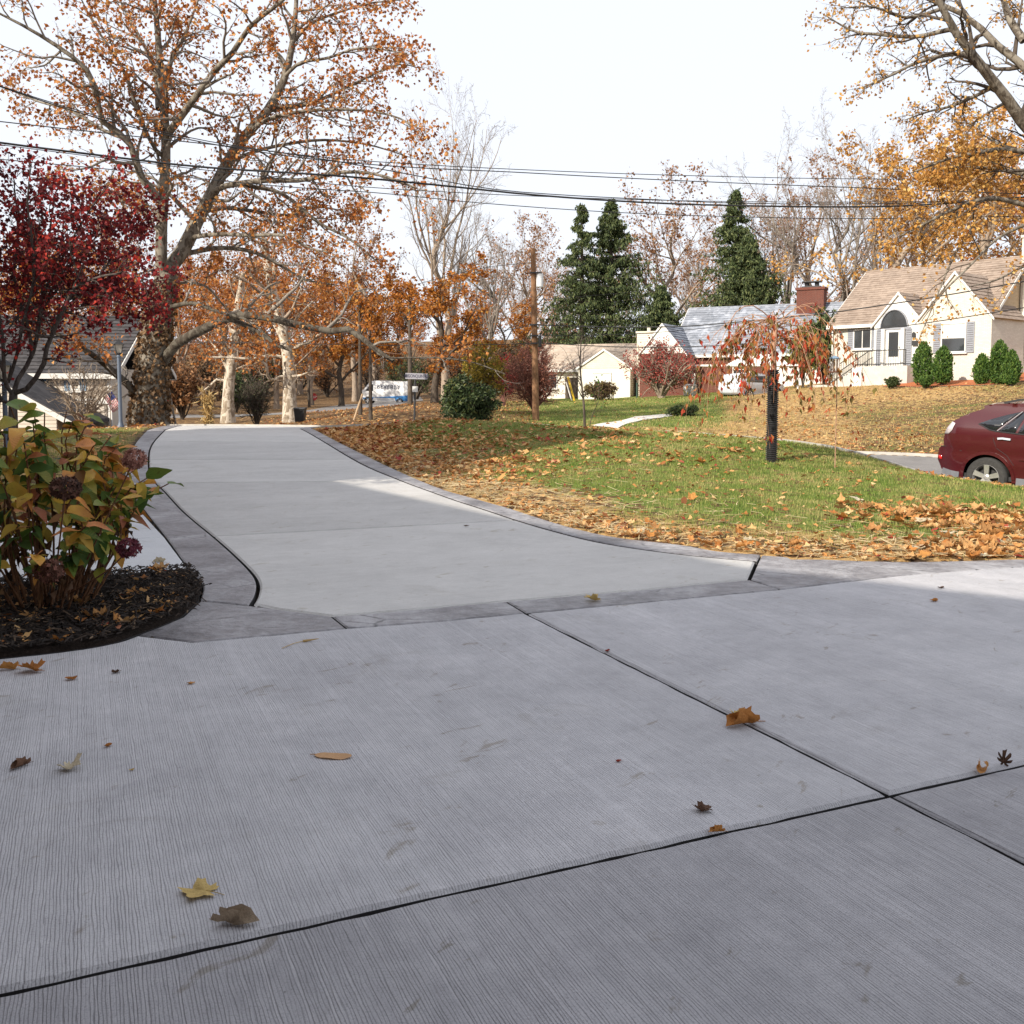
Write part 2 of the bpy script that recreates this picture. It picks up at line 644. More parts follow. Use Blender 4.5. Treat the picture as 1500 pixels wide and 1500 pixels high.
dA, dA2 = (AX - A0) / np.linalg.norm(AX - A0), (AR - AX) / np.linalg.norm(AR - AX)
dB = (g0(1320, 1168) - BL) / np.linalg.norm(g0(1320, 1168) - BL)
corner = drvs([(293, 880), (365, 887), (486, 902.7), (508, 920), (420, 928), (285, 940), (202, 930), (234, 918), (267, 904)])
slab('border_slab', corner, M_STAMP, driveway, gap=.004)
slab('border_slab', np.vstack([drvs([(486, 902.7), (560, 897), (742, 880.8)]), drvs([(770, 897.5), (640, 910), (508, 920)])]), M_STAMP, driveway, gap=.007)
slab('border_slab', np.vstack([drvs([(742, 880.8), (920, 866), (1098, 849)]), drvs([(1143, 863), (960, 881), (770, 897.5)])]), M_STAMP, driveway, gap=.007)
redge = smooth_line(drvs([(1115, 813), (1200, 819), (1300, 822.5), (1388, 822), (1500, 818), (1700, 806), (2000, 785)]), 4)
rlow = np.vstack([smooth_line(drvs([(2000, 800), (1700, 817), (1500, 830), (1332, 841.6), (1143, 863)]), 4), drvs([(1099, 848.5)])])
slab('border_slab', np.vstack([redge, rlow]), M_STAMP, driveway, gap=.006)
# the wide foreground slabs
bed_edge = smooth_line(drvs([(202, 930), (170, 941), (120, 950.5), (60, 958), (0, 964), (-120, 974), (-400, 990)]), 4)
far_l, near_l = bed_edge[-1], A0 - dA * 5.0
slab('concrete_slab', np.vstack([drvs([(770, 897.5), (640, 910), (508, 920), (420, 928), (285, 940)]), bed_edge, [near_l], [AX]]), M_SLAB, driveway, gap=.010, chamf=.015, step=.09, rough=.0022)
rl = rlow[:nearest(rlow, g0(1143, 863)) + 1]
slab('concrete_slab', np.vstack([[BT], [AX], [AX + dA2 * 9.0], rl, drvs([(960, 881)])[:0]]), M_SLAB, driveway, gap=.010, chamf=.015, step=.09, rough=.0022)
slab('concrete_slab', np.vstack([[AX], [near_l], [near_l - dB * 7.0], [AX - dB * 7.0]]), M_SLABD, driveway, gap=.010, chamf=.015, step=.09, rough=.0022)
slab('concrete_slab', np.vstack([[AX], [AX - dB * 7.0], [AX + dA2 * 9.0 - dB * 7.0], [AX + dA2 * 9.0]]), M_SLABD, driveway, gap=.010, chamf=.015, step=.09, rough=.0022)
DRIVE_POLY = np.vstack([lo, corner[-1:], corner[-2:-1], corner[-3:-2], bed_edge, [near_l], [near_l - dB * 7.0], [AX + dA2 * 9.0 - dB * 7.0],
                        [AX + dA2 * 9.0], redge[::-1], ro[::-1]])

# the path to the house, cut off by the driveway border
path_near = [(277.5, 834), (150, 845), (0, 857), (-200, 872)]
path_far = [(-200, 775), (0, 762), (100, 756), (206, 748)]
path = empty('path', kind='structure')
tag(path, 'pale smooth concrete path meeting the driveway border')
pm = (242, 787)
slab('path_slab', np.vstack([drvs([pm]), drvs([(277.5, 834), (150, 845), (0, 857), (-300, 880)]), drvs([(-300, 826), (0, 803)])]), M_PATH, path, lift=.006, gap=.012)
slab('path_slab', np.vstack([drvs([(206, 748), pm]), drvs([(0, 803), (-300, 826)]), drvs([(-300, 779), (0, 762)])]), M_PATH, path, lift=.006, gap=.012)
M_SOIL = NT('dark_mulch')
_v = M_SOIL.wpos()
M_SOIL = M_SOIL.pbr(M_SOIL.ramp(M_SOIL.noise(_v, 40, 6, .75), [(.3, (.008, .006, .005)), (.6, (.028, .02, .016)), (.78, (.07, .05, .036))]), .95, M_SOIL.bump(M_SOIL.noise(_v, 55, 5, .7), .9, .03), spec=.1)
PATH_POLY = np.vstack([drvs([(206, 748), pm, (277.5, 834), (150, 845), (0, 857), (-300, 880), (-300, 779), (0, 762)])])
BED_POLY = np.vstack([drvs([(277.5, 835), (150, 846), (0, 858), (-300, 881)]), bed_edge[::-1][:-1], drvs([(202, 930), (234, 918), (267, 904), (293, 880), (296, 856)])])
tag(slab('mulch_bed', BED_POLY, M_SOIL, None, gap=.012, chamf=.03, lift=.022, grid=.15), kind='structure')

# ------------------------------------------------------------------ the lie of the land
CTRL = []
for px, py, Y in [(1130, 676, 15.7), (760, 621, 23.6), (660, 616, 25.5), (560, 619, 28), (860, 630, 23.2), (1000, 640, 22), (1130, 649, 20.5), (1250, 663, 18.9), (1400, 703, 16.0),
                  (1500, 716, 15.0), (900, 700, 13.8), (700, 680, 15.8), (1300, 722, 13.4), (1300, 780, 9.8), (1500, 770, 10.6), (600, 650, 21.5), (870, 624, 36), (980, 607, 45),
                  (1000, 620, 38), (800, 600, 50), (700, 606, 42), (787, 616, 41), (880, 585, 72), (960, 581, 68), (1050, 578, 66), (1150, 570, 60), (1220, 566, 60), (1300, 565, 55),
                  (1430, 562, 51), (1500, 574, 46), (1200, 610, 42), (1300, 600, 45), (1300, 640, 33), (1400, 642, 33), (1400, 610, 40), (1500, 640, 30), (1500, 600, 40), (1100, 590, 50),
                  (1100, 620, 38), (608, 613, 34), (540, 609, 45), (637, 590, 55), (560, 596, 70), (573, 592.5, 110), (457, 593, 100), (430, 621, 48), (335, 621, 52), (375, 624, 45),
                  (300, 624, 43), (360, 605, 75), (300, 597, 92), (400, 566, 150), (250, 572, 140), (177, 628, 30), (222, 628, 33), (165, 628, 38), (60, 632, 38), (1380, 669, 25.4)]:
    CTRL.append(at(px, py, Y))
CTRL += [(8.7, 17.2, -.41), (9.6, 20.2, -.40), (13.2, 14.2, -.66), (20, 11, -1.0), (30, 4, -1.5), (16, 24.5, -.5), (5.6, 23.6, -.28), (3.4, 26, -.2), (1, 28.5, -.12), (-2, 33, -.15), (-5, 42, -.3),
         (-12, 20, .2), (-10, 12, .05), (-7, 8, 0), (-20, 10, .2), (-30, 30, 0), (0, -10, 0), (10, 0, -.05), (-10, -10, 0), (20, -5, -.6), (10, 8, -.1), (0, -60, 0), (60, -40, -2), (-60, -40, 0),
         (-60, 60, 0), (-60, 20, 0), (60, 30, 2.5), (60, 60, 6), (40, 85, 5), (15, 110, 3.5), (-8, 130, 0.6), (0, 180, 5), (-100, 180, 6), (100, 180, 12), (-200, 300, 16), (0, 330, 18),
         (220, 300, 24), (0, 700, 26), (-500, 600, 26), (500, 600, 30), (-400, 0, 6), (400, 0, 6), (-300, -300, 0), (300, -300, 0), (0, -400, 0)]
CTRL = np.array(CTRL, float)


def _rbf(A, B): return np.sqrt(((A[:, None, :] - B[None, :, :]) ** 2).sum(2) + 1.5 ** 2)


_K = _rbf(CTRL[:, :2], CTRL[:, :2]) + np.eye(len(CTRL)) * .02
_W = np.linalg.solve(np.block([[_K, np.ones((len(CTRL), 1))], [np.ones((1, len(CTRL))), np.zeros((1, 1))]]), np.append(CTRL[:, 2], 0))


def Hg(P):                                        # the finished ground level
    P = np.asarray(P, float).reshape(-1, 2)
    z = np.empty(len(P))
    for k in range(0, len(P), 20000):
        z[k:k + 20000] = _rbf(P[k:k + 20000], CTRL[:, :2]) @ _W[:-1] + _W[-1]
    near = np.where((np.abs(P[:, 0]) < 25) & (P[:, 1] > -15) & (P[:, 1] < 50))[0]
    if len(near):
        Q = P[near]
        d = np.where(inpoly(Q, DRIVE_POLY), 0, dline(Q, DRIVE_POLY, True))
        w = sstep(0.0, 3.2, d)
        z[near] = Hd(Q[:, 0], Q[:, 1]) * (1 - w) + z[near] * w
    return z


def H1(x, y): return float(Hg([[x, y]])[0])


def gnd(px, py): return onplane(px, py, H1)


STREET_C = smooth_line(np.array([(34, 2.5), (21, 12.4), (10.3, 20.8), (3.7, 27.2), (-2.5, 32.4), (-9, 36.4), (-16.5, 40.5), (-30, 47), (-60, 60)]), 10)
CROSS_C = smooth_line(np.array([(-70, 92), (-34, 75), (-21, 66), (-15.5, 65), (-13.2, 72), (-13.4, 90), (-14, 113), (-20, 160)]), 8)
STREET_W, CROSS_W = 8.4, 7.0
WALK = np.vstack([gnd(905, 628), gnd(868, 624), gnd(930, 611), gnd(985, 606), gnd(996, 608), gnd(940, 616)])


def ribbon(name, line, w, mat, lift, kind='structure', nx=7):
    t = np.gradient(line, axis=0)
    t /= np.linalg.norm(t, axis=1, keepdims=True)
    nr = np.stack([-t[:, 1], t[:, 0]], 1)
    u = np.linspace(-.5, .5, nx)
    P = (line[:, None, :] + nr[:, None, :] * (u * w)[None, :, None]).reshape(-1, 2)
    n = len(line)
    i, j = np.meshgrid(np.arange(n - 1), np.arange(nx - 1), indexing='ij')
    q = np.stack([i * nx + j, (i + 1) * nx + j, (i + 1) * nx + j + 1, i * nx + j + 1], -1).reshape(-1, 4)[:, ::-1]
    o = link(name, mesh_np(name, np.c_[P, Hg(P) + lift], [q], [mat], True))
    return tag(o, kind=kind)


def masphalt(name, c0, c1):
    n = NT(name)
    v = n.wpos()
    c = n.ramp(n.noise(v, 1.2, 6, .65), [(.3, c0), (.7, c1)])
    c = n.mix(n.ramp(n.noise(v, 90, 2), [(.35, .35), (.6, 0.0)]), c, (.03, .03, .03))
    return n.pbr(c, .85, n.bump(n.noise(v, 90, 3), .4, .005), spec=.3)


M_ASPH = masphalt('worn_asphalt', (.17, .16, .155), (.25, .235, .225))
ribbon('street', densify(STREET_C, .6, False), STREET_W, M_ASPH, -.03)
ribbon('cross_street', densify(CROSS_C, 1.0, False), CROSS_W, M_ASPH, -.025)
M_CURB = mplain('curb_concrete', (.36, .34, .31), .85, .2, 3, .3)
for side in (-1, 1):                              # curbs as real steps on both sides of the street
    t = np.gradient(STREET_C, axis=0)
    t /= np.linalg.norm(t, axis=1, keepdims=True)
    ln = STREET_C + np.stack([-t[:, 1], t[:, 0]], 1) * side * (STREET_W / 2 + .06)
    if side < 0:
        keep = ln[(ln[:, 1] < 150)]
    else:
        keep = ln
    ln = densify(keep, .6, False)
    t = np.gradient(ln, axis=0)
    t /= np.linalg.norm(t, axis=1, keepdims=True)
    nr = np.stack([-t[:, 1], t[:, 0]], 1)
    n = len(ln)
    V = []
    for a, dz in ((-.075, -.2), (-.065, .045), (.065, .05), (.075, -.2)):
        p = ln + nr * a
        V.append(np.c_[p, Hg(ln) + dz])
    r = np.arange(n - 1)
    Q = [np.stack([a * n + r, a * n + r + 1, (a + 1) * n + r + 1, (a + 1) * n + r], 1) for a in range(3)]
    tag(link('curb', mesh_np('curb', np.vstack(V), Q, [M_CURB])), kind='structure')

# ground sheet
def spaced(lo_, hi_, a, b, fine, grow=1.16):
    xs = list(np.arange(a, b + 1e-6, fine))
    s = fine
    while xs[-1] < hi_:
        s *= grow
        xs.append(xs[-1] + s)
    s = fine
    while xs[0] > lo_:
        s *= grow
        xs.insert(0, xs[0] - s)
    return np.array(xs)


gx, gy = spaced(-900, 900, -9, 13, .22, 1.07), spaced(-500, 1500, 3, 34, .22, 1.06)
GX, GY = np.meshgrid(gx, gy)
GP = np.stack([GX.ravel(), GY.ravel()], 1)
GZ = Hg(GP)
nearm = np.where((np.abs(GP[:, 0]) < 40) & (GP[:, 1] > -30) & (GP[:, 1] < 60))[0]
ind = np.zeros(len(GP), bool)
ind[nearm] = inpoly(GP[nearm], DRIVE_POLY) & (dline(GP[nearm], DRIVE_POLY, True) > .12)
inp = np.zeros(len(GP), bool)
inp[nearm] = inpoly(GP[nearm], PATH_POLY)
inb = np.zeros(len(GP), bool)
inb[nearm] = inpoly(GP[nearm], BED_POLY)
dS = dline(GP, STREET_C)
dC = dline(GP, CROSS_C)
GZ = GZ - .10 * (ind | inp) - .14 * sstep(STREET_W / 2 + .1, STREET_W / 2 - .4, dS) - .10 * sstep(CROSS_W / 2 + .1, CROSS_W / 2 - .5, dC) - .10 * inb
far_r = (GP[:, 1] > 26) & (GP[:, 0] > -2)
# what grows or lies where: red = green grass, green = dry tan grass, blue = fallen leaves, alpha = bare soil or mulch
dR = dline(GP, np.vstack([ro, redge]))
right = (GP[:, 0] > np.interp(GP[:, 1], ro[:, 1][::-1], ro[:, 0][::-1]))
Z = np.zeros((len(GP), 4))
lawn = right & (GP[:, 1] > 7) & (dS > STREET_W / 2) & (GP[:, 1] < 36) & (GP[:, 0] < 14) & ~far_r
Z[:, 2] = .75
Z[:, 1] = .25
Z[lawn] = (.75, .35, .25, 0)
strip = lawn & (dR < 1.3)
Z[strip] = (.1, .9, .5, 0)
yard = (GP[:, 0] > 4) & (GP[:, 1] > 24) & (dS > STREET_W / 2)
Z[yard] = (.18, .95, .35, 0)
ranch = (GP[:, 0] > -1) & (GP[:, 0] < .22 * GP[:, 1]) & (GP[:, 1] > 36) & (GP[:, 1] < 80)
Z[ranch] = (.85, .45, .15, 0)
oakyard = yard & (GP[:, 0] > .36 * GP[:, 1]) & (GP[:, 1] < 47)
Z[oakyard] = (.42, .55, .62, 0)
leftl = (GP[:, 0] < -5.2) & (GP[:, 1] > 10.5) & (GP[:, 1] < 30) & ~right
Z[leftl] = (.45, .15, .4, .35)
Z[inb] = (0, 0, 0, 1)
Z[ind | inp] = (0, 0, 0, 1)
woods = (GP[:, 1] > 95)
Z[woods] = (.08, .45, .85, 0)
isle = (GP[:, 1] > 29) & (GP[:, 1] < 95) & (GP[:, 0] < .02 * GP[:, 1])
Z[isle] = (.15, .5, .8, 0)
mound = np.hypot(GP[:, 0] + 1.5, (GP[:, 1] - 30.2)) < 2.3
Z[mound] = (0, 0, .1, 1.3)

ZS = Z.reshape(len(gy), len(gx), 4)
for _ in range(5):                                # boundaries between kinds of growth are never sharp
    q = np.pad(ZS, ((1, 1), (1, 1), (0, 0)), 'edge')
    ZS = (q[:-2, 1:-1] + q[2:, 1:-1] + q[1:-1, :-2] + q[1:-1, 2:] + 2 * q[1:-1, 1:-1]) / 6
Z = np.where((ind | inp | inb)[:, None], Z, ZS.reshape(-1, 4))


def mground():
    n = NT('ground_cover')
    a = n.n('ShaderNodeAttribute', attribute_name='zone')
    s = n.sep(a.outputs['Color'])
    v = n.wpos()
    big, mid, fine = n.noise(v, .5, 5, .6), n.noise(v, 3.5, 6, .7), n.noise(v, 60, 4, .7)
    soil = n.ramp(n.noise(v, 22, 6, .75), [(.3, (.018, .014, .011)), (.6, (.05, .038, .028)), (.75, (.09, .07, .05))])
    green = n.ramp(n.math('ADD', n.math('MULTIPLY', fine, .6), n.math('MULTIPLY', mid, .4)), [(.32, (.045, .07, .016)), (.5, (.12, .165, .03)), (.68, (.22, .26, .065))])
    dry = n.ramp(n.math('ADD', n.math('MULTIPLY', fine, .55), n.math('MULTIPLY', mid, .45)), [(.3, (.20, .12, .05)), (.5, (.43, .275, .115)), (.7, (.58, .41, .20))])
    vo = n.n('ShaderNodeTexVoronoi')
    n.l(v, vo.inputs['Vector'])
    vo.inputs['Scale'].default_value = 8.5
    vo.inputs['Randomness'].default_value = 1
    leaf = n.ramp(n.sep(vo.outputs['Color'])[0], [(0, (.11, .05, .02)), (.35, (.24, .105, .035)), (.65, (.38, .19, .07)), (1, (.5, .31, .15))])
    leaf = n.mix(n.ramp(vo.outputs['Distance'], [(.03, 0.0), (.075, .8)]), leaf, (.07, .045, .025))
    c = n.mix(n.ramp(n.math('ADD', s[0], n.math('MULTIPLY', n.math('SUBTRACT', big, .5), 1.3)), [(.25, 0.0), (.55, 1.0)]), dry, green)
    lf = n.math('ADD', s[2], n.math('MULTIPLY', n.math('SUBTRACT', n.math('ADD', n.math('MULTIPLY', mid, .6), n.math('MULTIPLY', n.sep(vo.outputs['Color'])[1], .5)), .55), 1.6))
    c = n.mix(n.ramp(lf, [(.45, 0.0), (.56, 1.0)]), c, leaf)
    c = n.mix(n.ramp(n.math('ADD', a.outputs['Alpha'], n.math('MULTIPLY', n.math('SUBTRACT', mid, .5), .9)), [(.35, 0.0), (.6, 1.0)]), c, soil)
    return n.pbr(c, .95, n.bump(n.math('ADD', fine, mid), .6, .03), spec=.15)


M_GROUND = mground()
ni, nj = len(gy), len(gx)
i, j = np.meshgrid(np.arange(ni - 1), np.arange(nj - 1), indexing='ij')
gq = np.stack([i * nj + j, i * nj + j + 1, (i + 1) * nj + j + 1, (i + 1) * nj + j], -1).reshape(-1, 4)
tag(link('ground', mesh_np('ground', np.c_[GP, GZ], [gq], [M_GROUND], True, col=Z)), kind='structure')

wl = densify(np.vstack([[WALK[1]], [WALK[2]], [WALK[3]], [WALK[4]], [WALK[5]], [WALK[0]]]), .8)
front_walk = slab('front_walk', wl, mplain('pale_walk', (.62, .58, .52), .85, .1, 2, .2), None, zf=lambda x, y: Hg(np.c_[x, y]), gap=0, lift=.03, grid=.8)  # pale, even concrete colour for the walk
tag(front_walk, kind='structure')
# ------------------------------------------------------------------ the house beside the driveway, outside the frame, whose shade lies on the concrete
M_HB = mplain('brick_wall', (.24, .15, .12), .9, .2, 3)
M_HR = mplain('grey_shingles', (.11, .105, .10), .9, .2, 4)
d1, d2 = np.array([-.56, .83]), np.array([-.41, .91])
d1, d2 = d1 / np.linalg.norm(d1), d2 / np.linalg.norm(d2)


def houseblock(p, d, L, W, h, rise, parent):
    n = np.array([-d[1], d[0]])                    # away from the driveway
    q = [p, p + d * L, p + d * L + n * W, p + n * W]
    m = MB()
    m.prism([(*a, -.5) for a in q], (0, 0, h + .5))
    m.build('wall', M_HB, parent)
    m = MB()
    a, b = (q[0] + q[3]) / 2, (q[1] + q[2]) / 2
    e = .35
    q2 = [q[0] - d * e - n * e, q[1] + d * e - n * e, q[2] + d * e + n * e, q[3] - d * e + n * e]
    a, b = a - d * e + d * W * .3, b + d * e - d * W * .3
    m.add([(*x, h) for x in q2] + [(*a, h + rise), (*b, h + rise)] + [(*x, h - .2) for x in q2],
          [(0, 1, 5, 4), (2, 3, 4, 5), (1, 2, 5), (3, 0, 4), (6, 7, 1, 0), (7, 8, 2, 1), (8, 9, 3, 2), (9, 6, 0, 3), (9, 8, 7, 6)])
    m.build('roof', M_HR, parent)


hb = empty('brick_house', kind='structure')
d0 = np.array([-.81, .58]) / np.hypot(.81, .58)
houseblock(np.array([-5.75, 1.15]) - d0 * 16, d0, 20.0, 8.0, 5.9, .5, hb)
w0 = np.array([-5.75, 1.15]) - d0 * 15
n0 = np.array([.58, .81]) / np.hypot(.58, .81)
pq = [w0, w0 + d0 * 13.2, w0 + d0 * 13.2 + n0 * 2.75, w0 + n0 * 2.75]
MB().prism([(*q, 2.75) for q in pq], (0, 0, .22)).build('porch_roof', M_HR, hb)  # no known porch: unseen slab added overhead to dim the near concrete
houseblock(np.array([-5.78, 1.2]) - d1 * 1.5, d1, 12.0, 6.0, 6.0, .5, hb)
houseblock(np.array([-9.7, 8.0]), d2, 12.0, 7.0, 10.6, .4, hb)
# ------------------------------------------------------------------ growing trees
def tubes(P, R, s):
    B, n, _ = P.shape
    T = np.gradient(P, axis=1)
    T /= np.maximum(np.linalg.norm(T, axis=2, keepdims=True), 1e-9)
    D = P[:, -1] - P[:, 0]
    ref = np.where((np.abs(D[:, 2]) > .8 * np.linalg.norm(D, axis=1))[:, None], [[1., 0, 0]], [[0, 0, 1.]])[:, None, :]
    U = np.cross(T, ref)
    U /= np.maximum(np.linalg.norm(U, axis=2, keepdims=True), 1e-9)
    W = np.cross(T, U)
    a = np.arange(s) * 2 * np.pi / s
    V = P[:, :, None, :] + R[:, :, None, None] * (U[:, :, None, :] * np.cos(a)[None, None, :, None] + W[:, :, None, :] * np.sin(a)[None, None, :, None])
    b, i, k = np.meshgrid(np.arange(B), np.arange(n - 1), np.arange(s), indexing='ij')
    k2 = (k + 1) % s
    base = b * n * s
    Q = np.stack([base + i * s + k, base + i * s + k2, base + (i + 1) * s + k2, base + (i + 1) * s + k], -1).reshape(-1, 4)
    return V.reshape(-1, 3), Q


def spawn(rg, P, R, k, tr, ang, lenf, n, up, wob, rf=.6, lmin=0., lmax=99., taper=.25, side=None, base_len=None):
    B, m, _ = P.shape
    seg = np.linalg.norm(np.diff(P, axis=1), axis=2)
    Lp = seg.sum(1) if base_len is None else np.full(B, base_len)
    kk = np.full(B, k) if np.isscalar(k) else np.asarray(k)
    pi = np.repeat(np.arange(B), kk)
    if len(pi) == 0: return np.zeros((0, n, 3)), np.zeros((0, n))
    order = np.concatenate([np.arange(c) for c in kk])
    t = tr[0] + (tr[1] - tr[0]) * (order + rg.random(len(pi))) / np.maximum(kk[pi], 1)
    x = t * (m - 1)
    i0 = np.minimum(x.astype(int), m - 2)
    f = (x - i0)[:, None]
    pos = P[pi, i0] * (1 - f) + P[pi, i0 + 1] * f
    tan = P[pi, i0 + 1] - P[pi, i0]
    tan /= np.maximum(np.linalg.norm(tan, axis=1, keepdims=True), 1e-9)
    rad = R[pi, i0] * (1 - f[:, 0]) + R[pi, i0 + 1] * f[:, 0]
    v = rg.normal(size=(len(pi), 3))
    if side is not None: v = v * np.array(side)
    v -= tan * (v * tan).sum(1, keepdims=True)
    v /= np.maximum(np.linalg.norm(v, axis=1, keepdims=True), 1e-9)
    a = np.radians(rg.uniform(ang[0], ang[1], len(pi)))[:, None]
    d = tan * np.cos(a) + v * np.sin(a)
    L = np.clip(Lp[pi] * lenf * (1 - .45 * t) * rg.uniform(.65, 1.25, len(pi)), lmin, lmax)
    Q = np.empty((len(pi), n, 3))
    Q[:, 0] = pos
    st = (L / (n - 1))[:, None]
    for j in range(1, n):
        d = d + rg.normal(size=d.shape) * wob
        d[:, 2] += up
        d /= np.linalg.norm(d, axis=1, keepdims=True)
        Q[:, j] = Q[:, j - 1] + d * st
    r0 = np.minimum(rad * rf, L * .035 + .004)
    return Q, r0[:, None] * np.linspace(1, taper, n)[None, :]


def leaf_cloud(rg, P, per, tr, size, aspect=.8, droop=.3, fold=.15, spread=.05, five=False):
    """Kite-shaped folded leaves set along the twigs P."""
    B, m, _ = P.shape
    pi = np.repeat(np.arange(B), per)
    t = rg.uniform(tr[0], tr[1], len(pi))
    x = t * (m - 1)
    i0 = np.minimum(x.astype(int), m - 2)
    f = (x - i0)[:, None]
    c = P[pi, i0] * (1 - f) + P[pi, i0 + 1] * f + rg.normal(size=(len(pi), 3)) * spread
    a = rg.normal(size=(len(pi), 3))
    a[:, 2] -= droop * 2
    a /= np.linalg.norm(a, axis=1, keepdims=True)
    s = np.cross(a, rg.normal(size=(len(pi), 3)))
    s /= np.maximum(np.linalg.norm(s, axis=1, keepdims=True), 1e-9)
    nrm = np.cross(a, s)
    L = rg.uniform(size[0], size[1], len(pi))[:, None]
    h = L * aspect / 2
    if five:
        V = np.stack([c, c + a * L * .35 + s * h + nrm * fold * L, c + a * L * .62 + s * h * .35, c + a * L * .95, c + a * L * .62 - s * h * .35, c + a * L * .35 - s * h + nrm * fold * L,], 1)
        b = np.arange(len(pi))[:, None] * 6
        T = np.concatenate([b + [[0, 1, 2]], b + [[0, 2, 3]], b + [[0, 3, 4]], b + [[0, 4, 5]]])
    else:
        V = np.stack([c, c + a * L * .45 + s * h + nrm * fold * L, c + a * L, c + a * L * .45 - s * h + nrm * fold * L], 1)
        b = np.arange(len(pi))[:, None] * 4
        T = np.concatenate([b + [[0, 1, 2]], b + [[0, 2, 3]]])
    return V.reshape(-1, 3), T


def wood(name, levels, mat, parent, sides):
    Vs, Qs, k = [], [], 0
    for (P, R), s in zip(levels, sides):
        if len(P) == 0: continue
        V, Q = tubes(P, R, s)
        Vs.append(V)
        Qs.append(Q + k)
        k += len(V)
    return link(name, mesh_np(name, np.vstack(Vs), [np.vstack(Qs)], [mat], True), parent)


def limbs_arr(limbs, n, off):                       # [(pts, r0, r1)] -> arrays, pts relative to off
    P = np.stack([resample(smooth_line(np.asarray(p, float), 4), n) for p, _, _ in limbs]) - np.asarray(off)
    R = np.stack([np.linspace(1, 0, n) ** .8 * (a - b) + b for _, a, b in limbs])
    return P, R


def traced(pts, Y0, dy=0.0, bow=0.0):
    """A limb followed in the photograph: pixel points at depth Y0, running dy further away (+) towards its end."""
    k = len(pts) - 1
    return [at(x, y, Y0 + dy * (i / k) + bow * math.sin(math.pi * i / k)) for i, (x, y) in enumerate(pts)]


M_SYC = mbark('sycamore_bark', (.05, .04, .03), (.145, .12, .093), 1.0, (.21, .185, .15))
M_LIMB = mbark('dark_sycamore_limb', (.022, .018, .014), (.075, .06, .046), 1.0, (.10, .088, .07))  # low limbs' own darker bark, deepened further to carry their shaded side
M_SYC2 = mbark('pale_sycamore_bark', (.16, .12, .085), (.34, .28, .21), 1.0, (.50, .44, .36))
M_DARK = mbark('dark_bark', (.035, .028, .022), (.12, .095, .075), 1.0)
M_GREY = mbark('grey_bark', (.11, .095, .08), (.27, .235, .20), 1.0)
M_TAN = mbark('tan_bark', (.16, .12, .09), (.36, .29, .225), 1.0)
M_MAPLE = mbark('maple_bark', (.03, .024, .022), (.12, .10, .088), 2.0)
L_SYC = mleaf('sycamore_leaves', [(0, (.18, .055, .014)), (.3, (.33, .105, .024)), (.7, (.48, .18, .045)), (1, (.58, .31, .10))], .4)
L_OAK = mleaf('orange_leaves', [(0, (.16, .055, .012)), (.35, (.34, .115, .02)), (.75, (.50, .19, .03)), (1, (.56, .30, .07))], .4)
L_GOLD = mleaf('golden_leaves', [(0, (.24, .11, .03)), (.4, (.46, .22, .05)), (.8, (.62, .35, .09)), (1, (.66, .46, .18))], .4)
L_RED = mleaf('crimson_leaves', [(0, (.05, .009, .012)), (.4, (.15, .018, .022)), (.8, (.32, .034, .034)), (1, (.60, .06, .035))], .5)
L_VINE = mleaf('dry_vine_leaves', [(0, (.045, .028, .016)), (.5, (.13, .075, .035)), (1, (.27, .16, .08))], .2)
L_BROWN = mleaf('woodland_leaves', [(0, (.13, .06, .03)), (.5, (.27, .13, .055)), (1, (.42, .23, .11))], .35)
L_PINK = mleaf('reddish_twig_leaves', [(0, (.28, .09, .06)), (.5, (.46, .18, .12)), (1, (.58, .30, .21))], .3)
L_GREEN = mleaf('evergreen_leaves', [(0, (.018, .03, .012)), (.5, (.045, .07, .025)), (.9, (.09, .115, .04)), (1, (.18, .17, .05))], .2, .45)
L_NEEDLE = mleaf('spruce_needles', [(0, (.018, .030, .012)), (.5, (.055, .08, .028)), (1, (.14, .16, .06))], .12)
L_ARB = mleaf('arborvitae_sprays', [(0, (.02, .05, .012)), (.5, (.06, .12, .022)), (1, (.13, .20, .04))], .25)


def ground_root(name, x, y, label, cat, group=None, sink=.05):
    return empty(name, (x, y, H1(x, y) - sink), 0, label, cat, group)


# ---- the big sycamore by the lamp post
SY = 33.5
PAR = []                                           # dense 3-d points of what has grown so far, with their pixels


def tr(pts, dy=0.0, bow=0.0):
    y0 = SY
    if PAR:
        pp = np.vstack(PAR)
        q = np.array([pix(p) for p in pp])
        y0 = pp[int(np.argmin(np.hypot(q[:, 0] - pts[0][0], q[:, 1] - pts[0][1]))), 1]
    out = traced(pts, y0, dy, bow)
    PAR.append(resample(smooth_line(np.array(out), 4), 40))
    return out


def pix(p):
    d = p - np.array([0, 0, EYE])
    w = d[1] * CP - d[2] * SP
    return 750 + F * d[0] / w, PPY - F * (d[1] * SP + d[2] * CP) / w





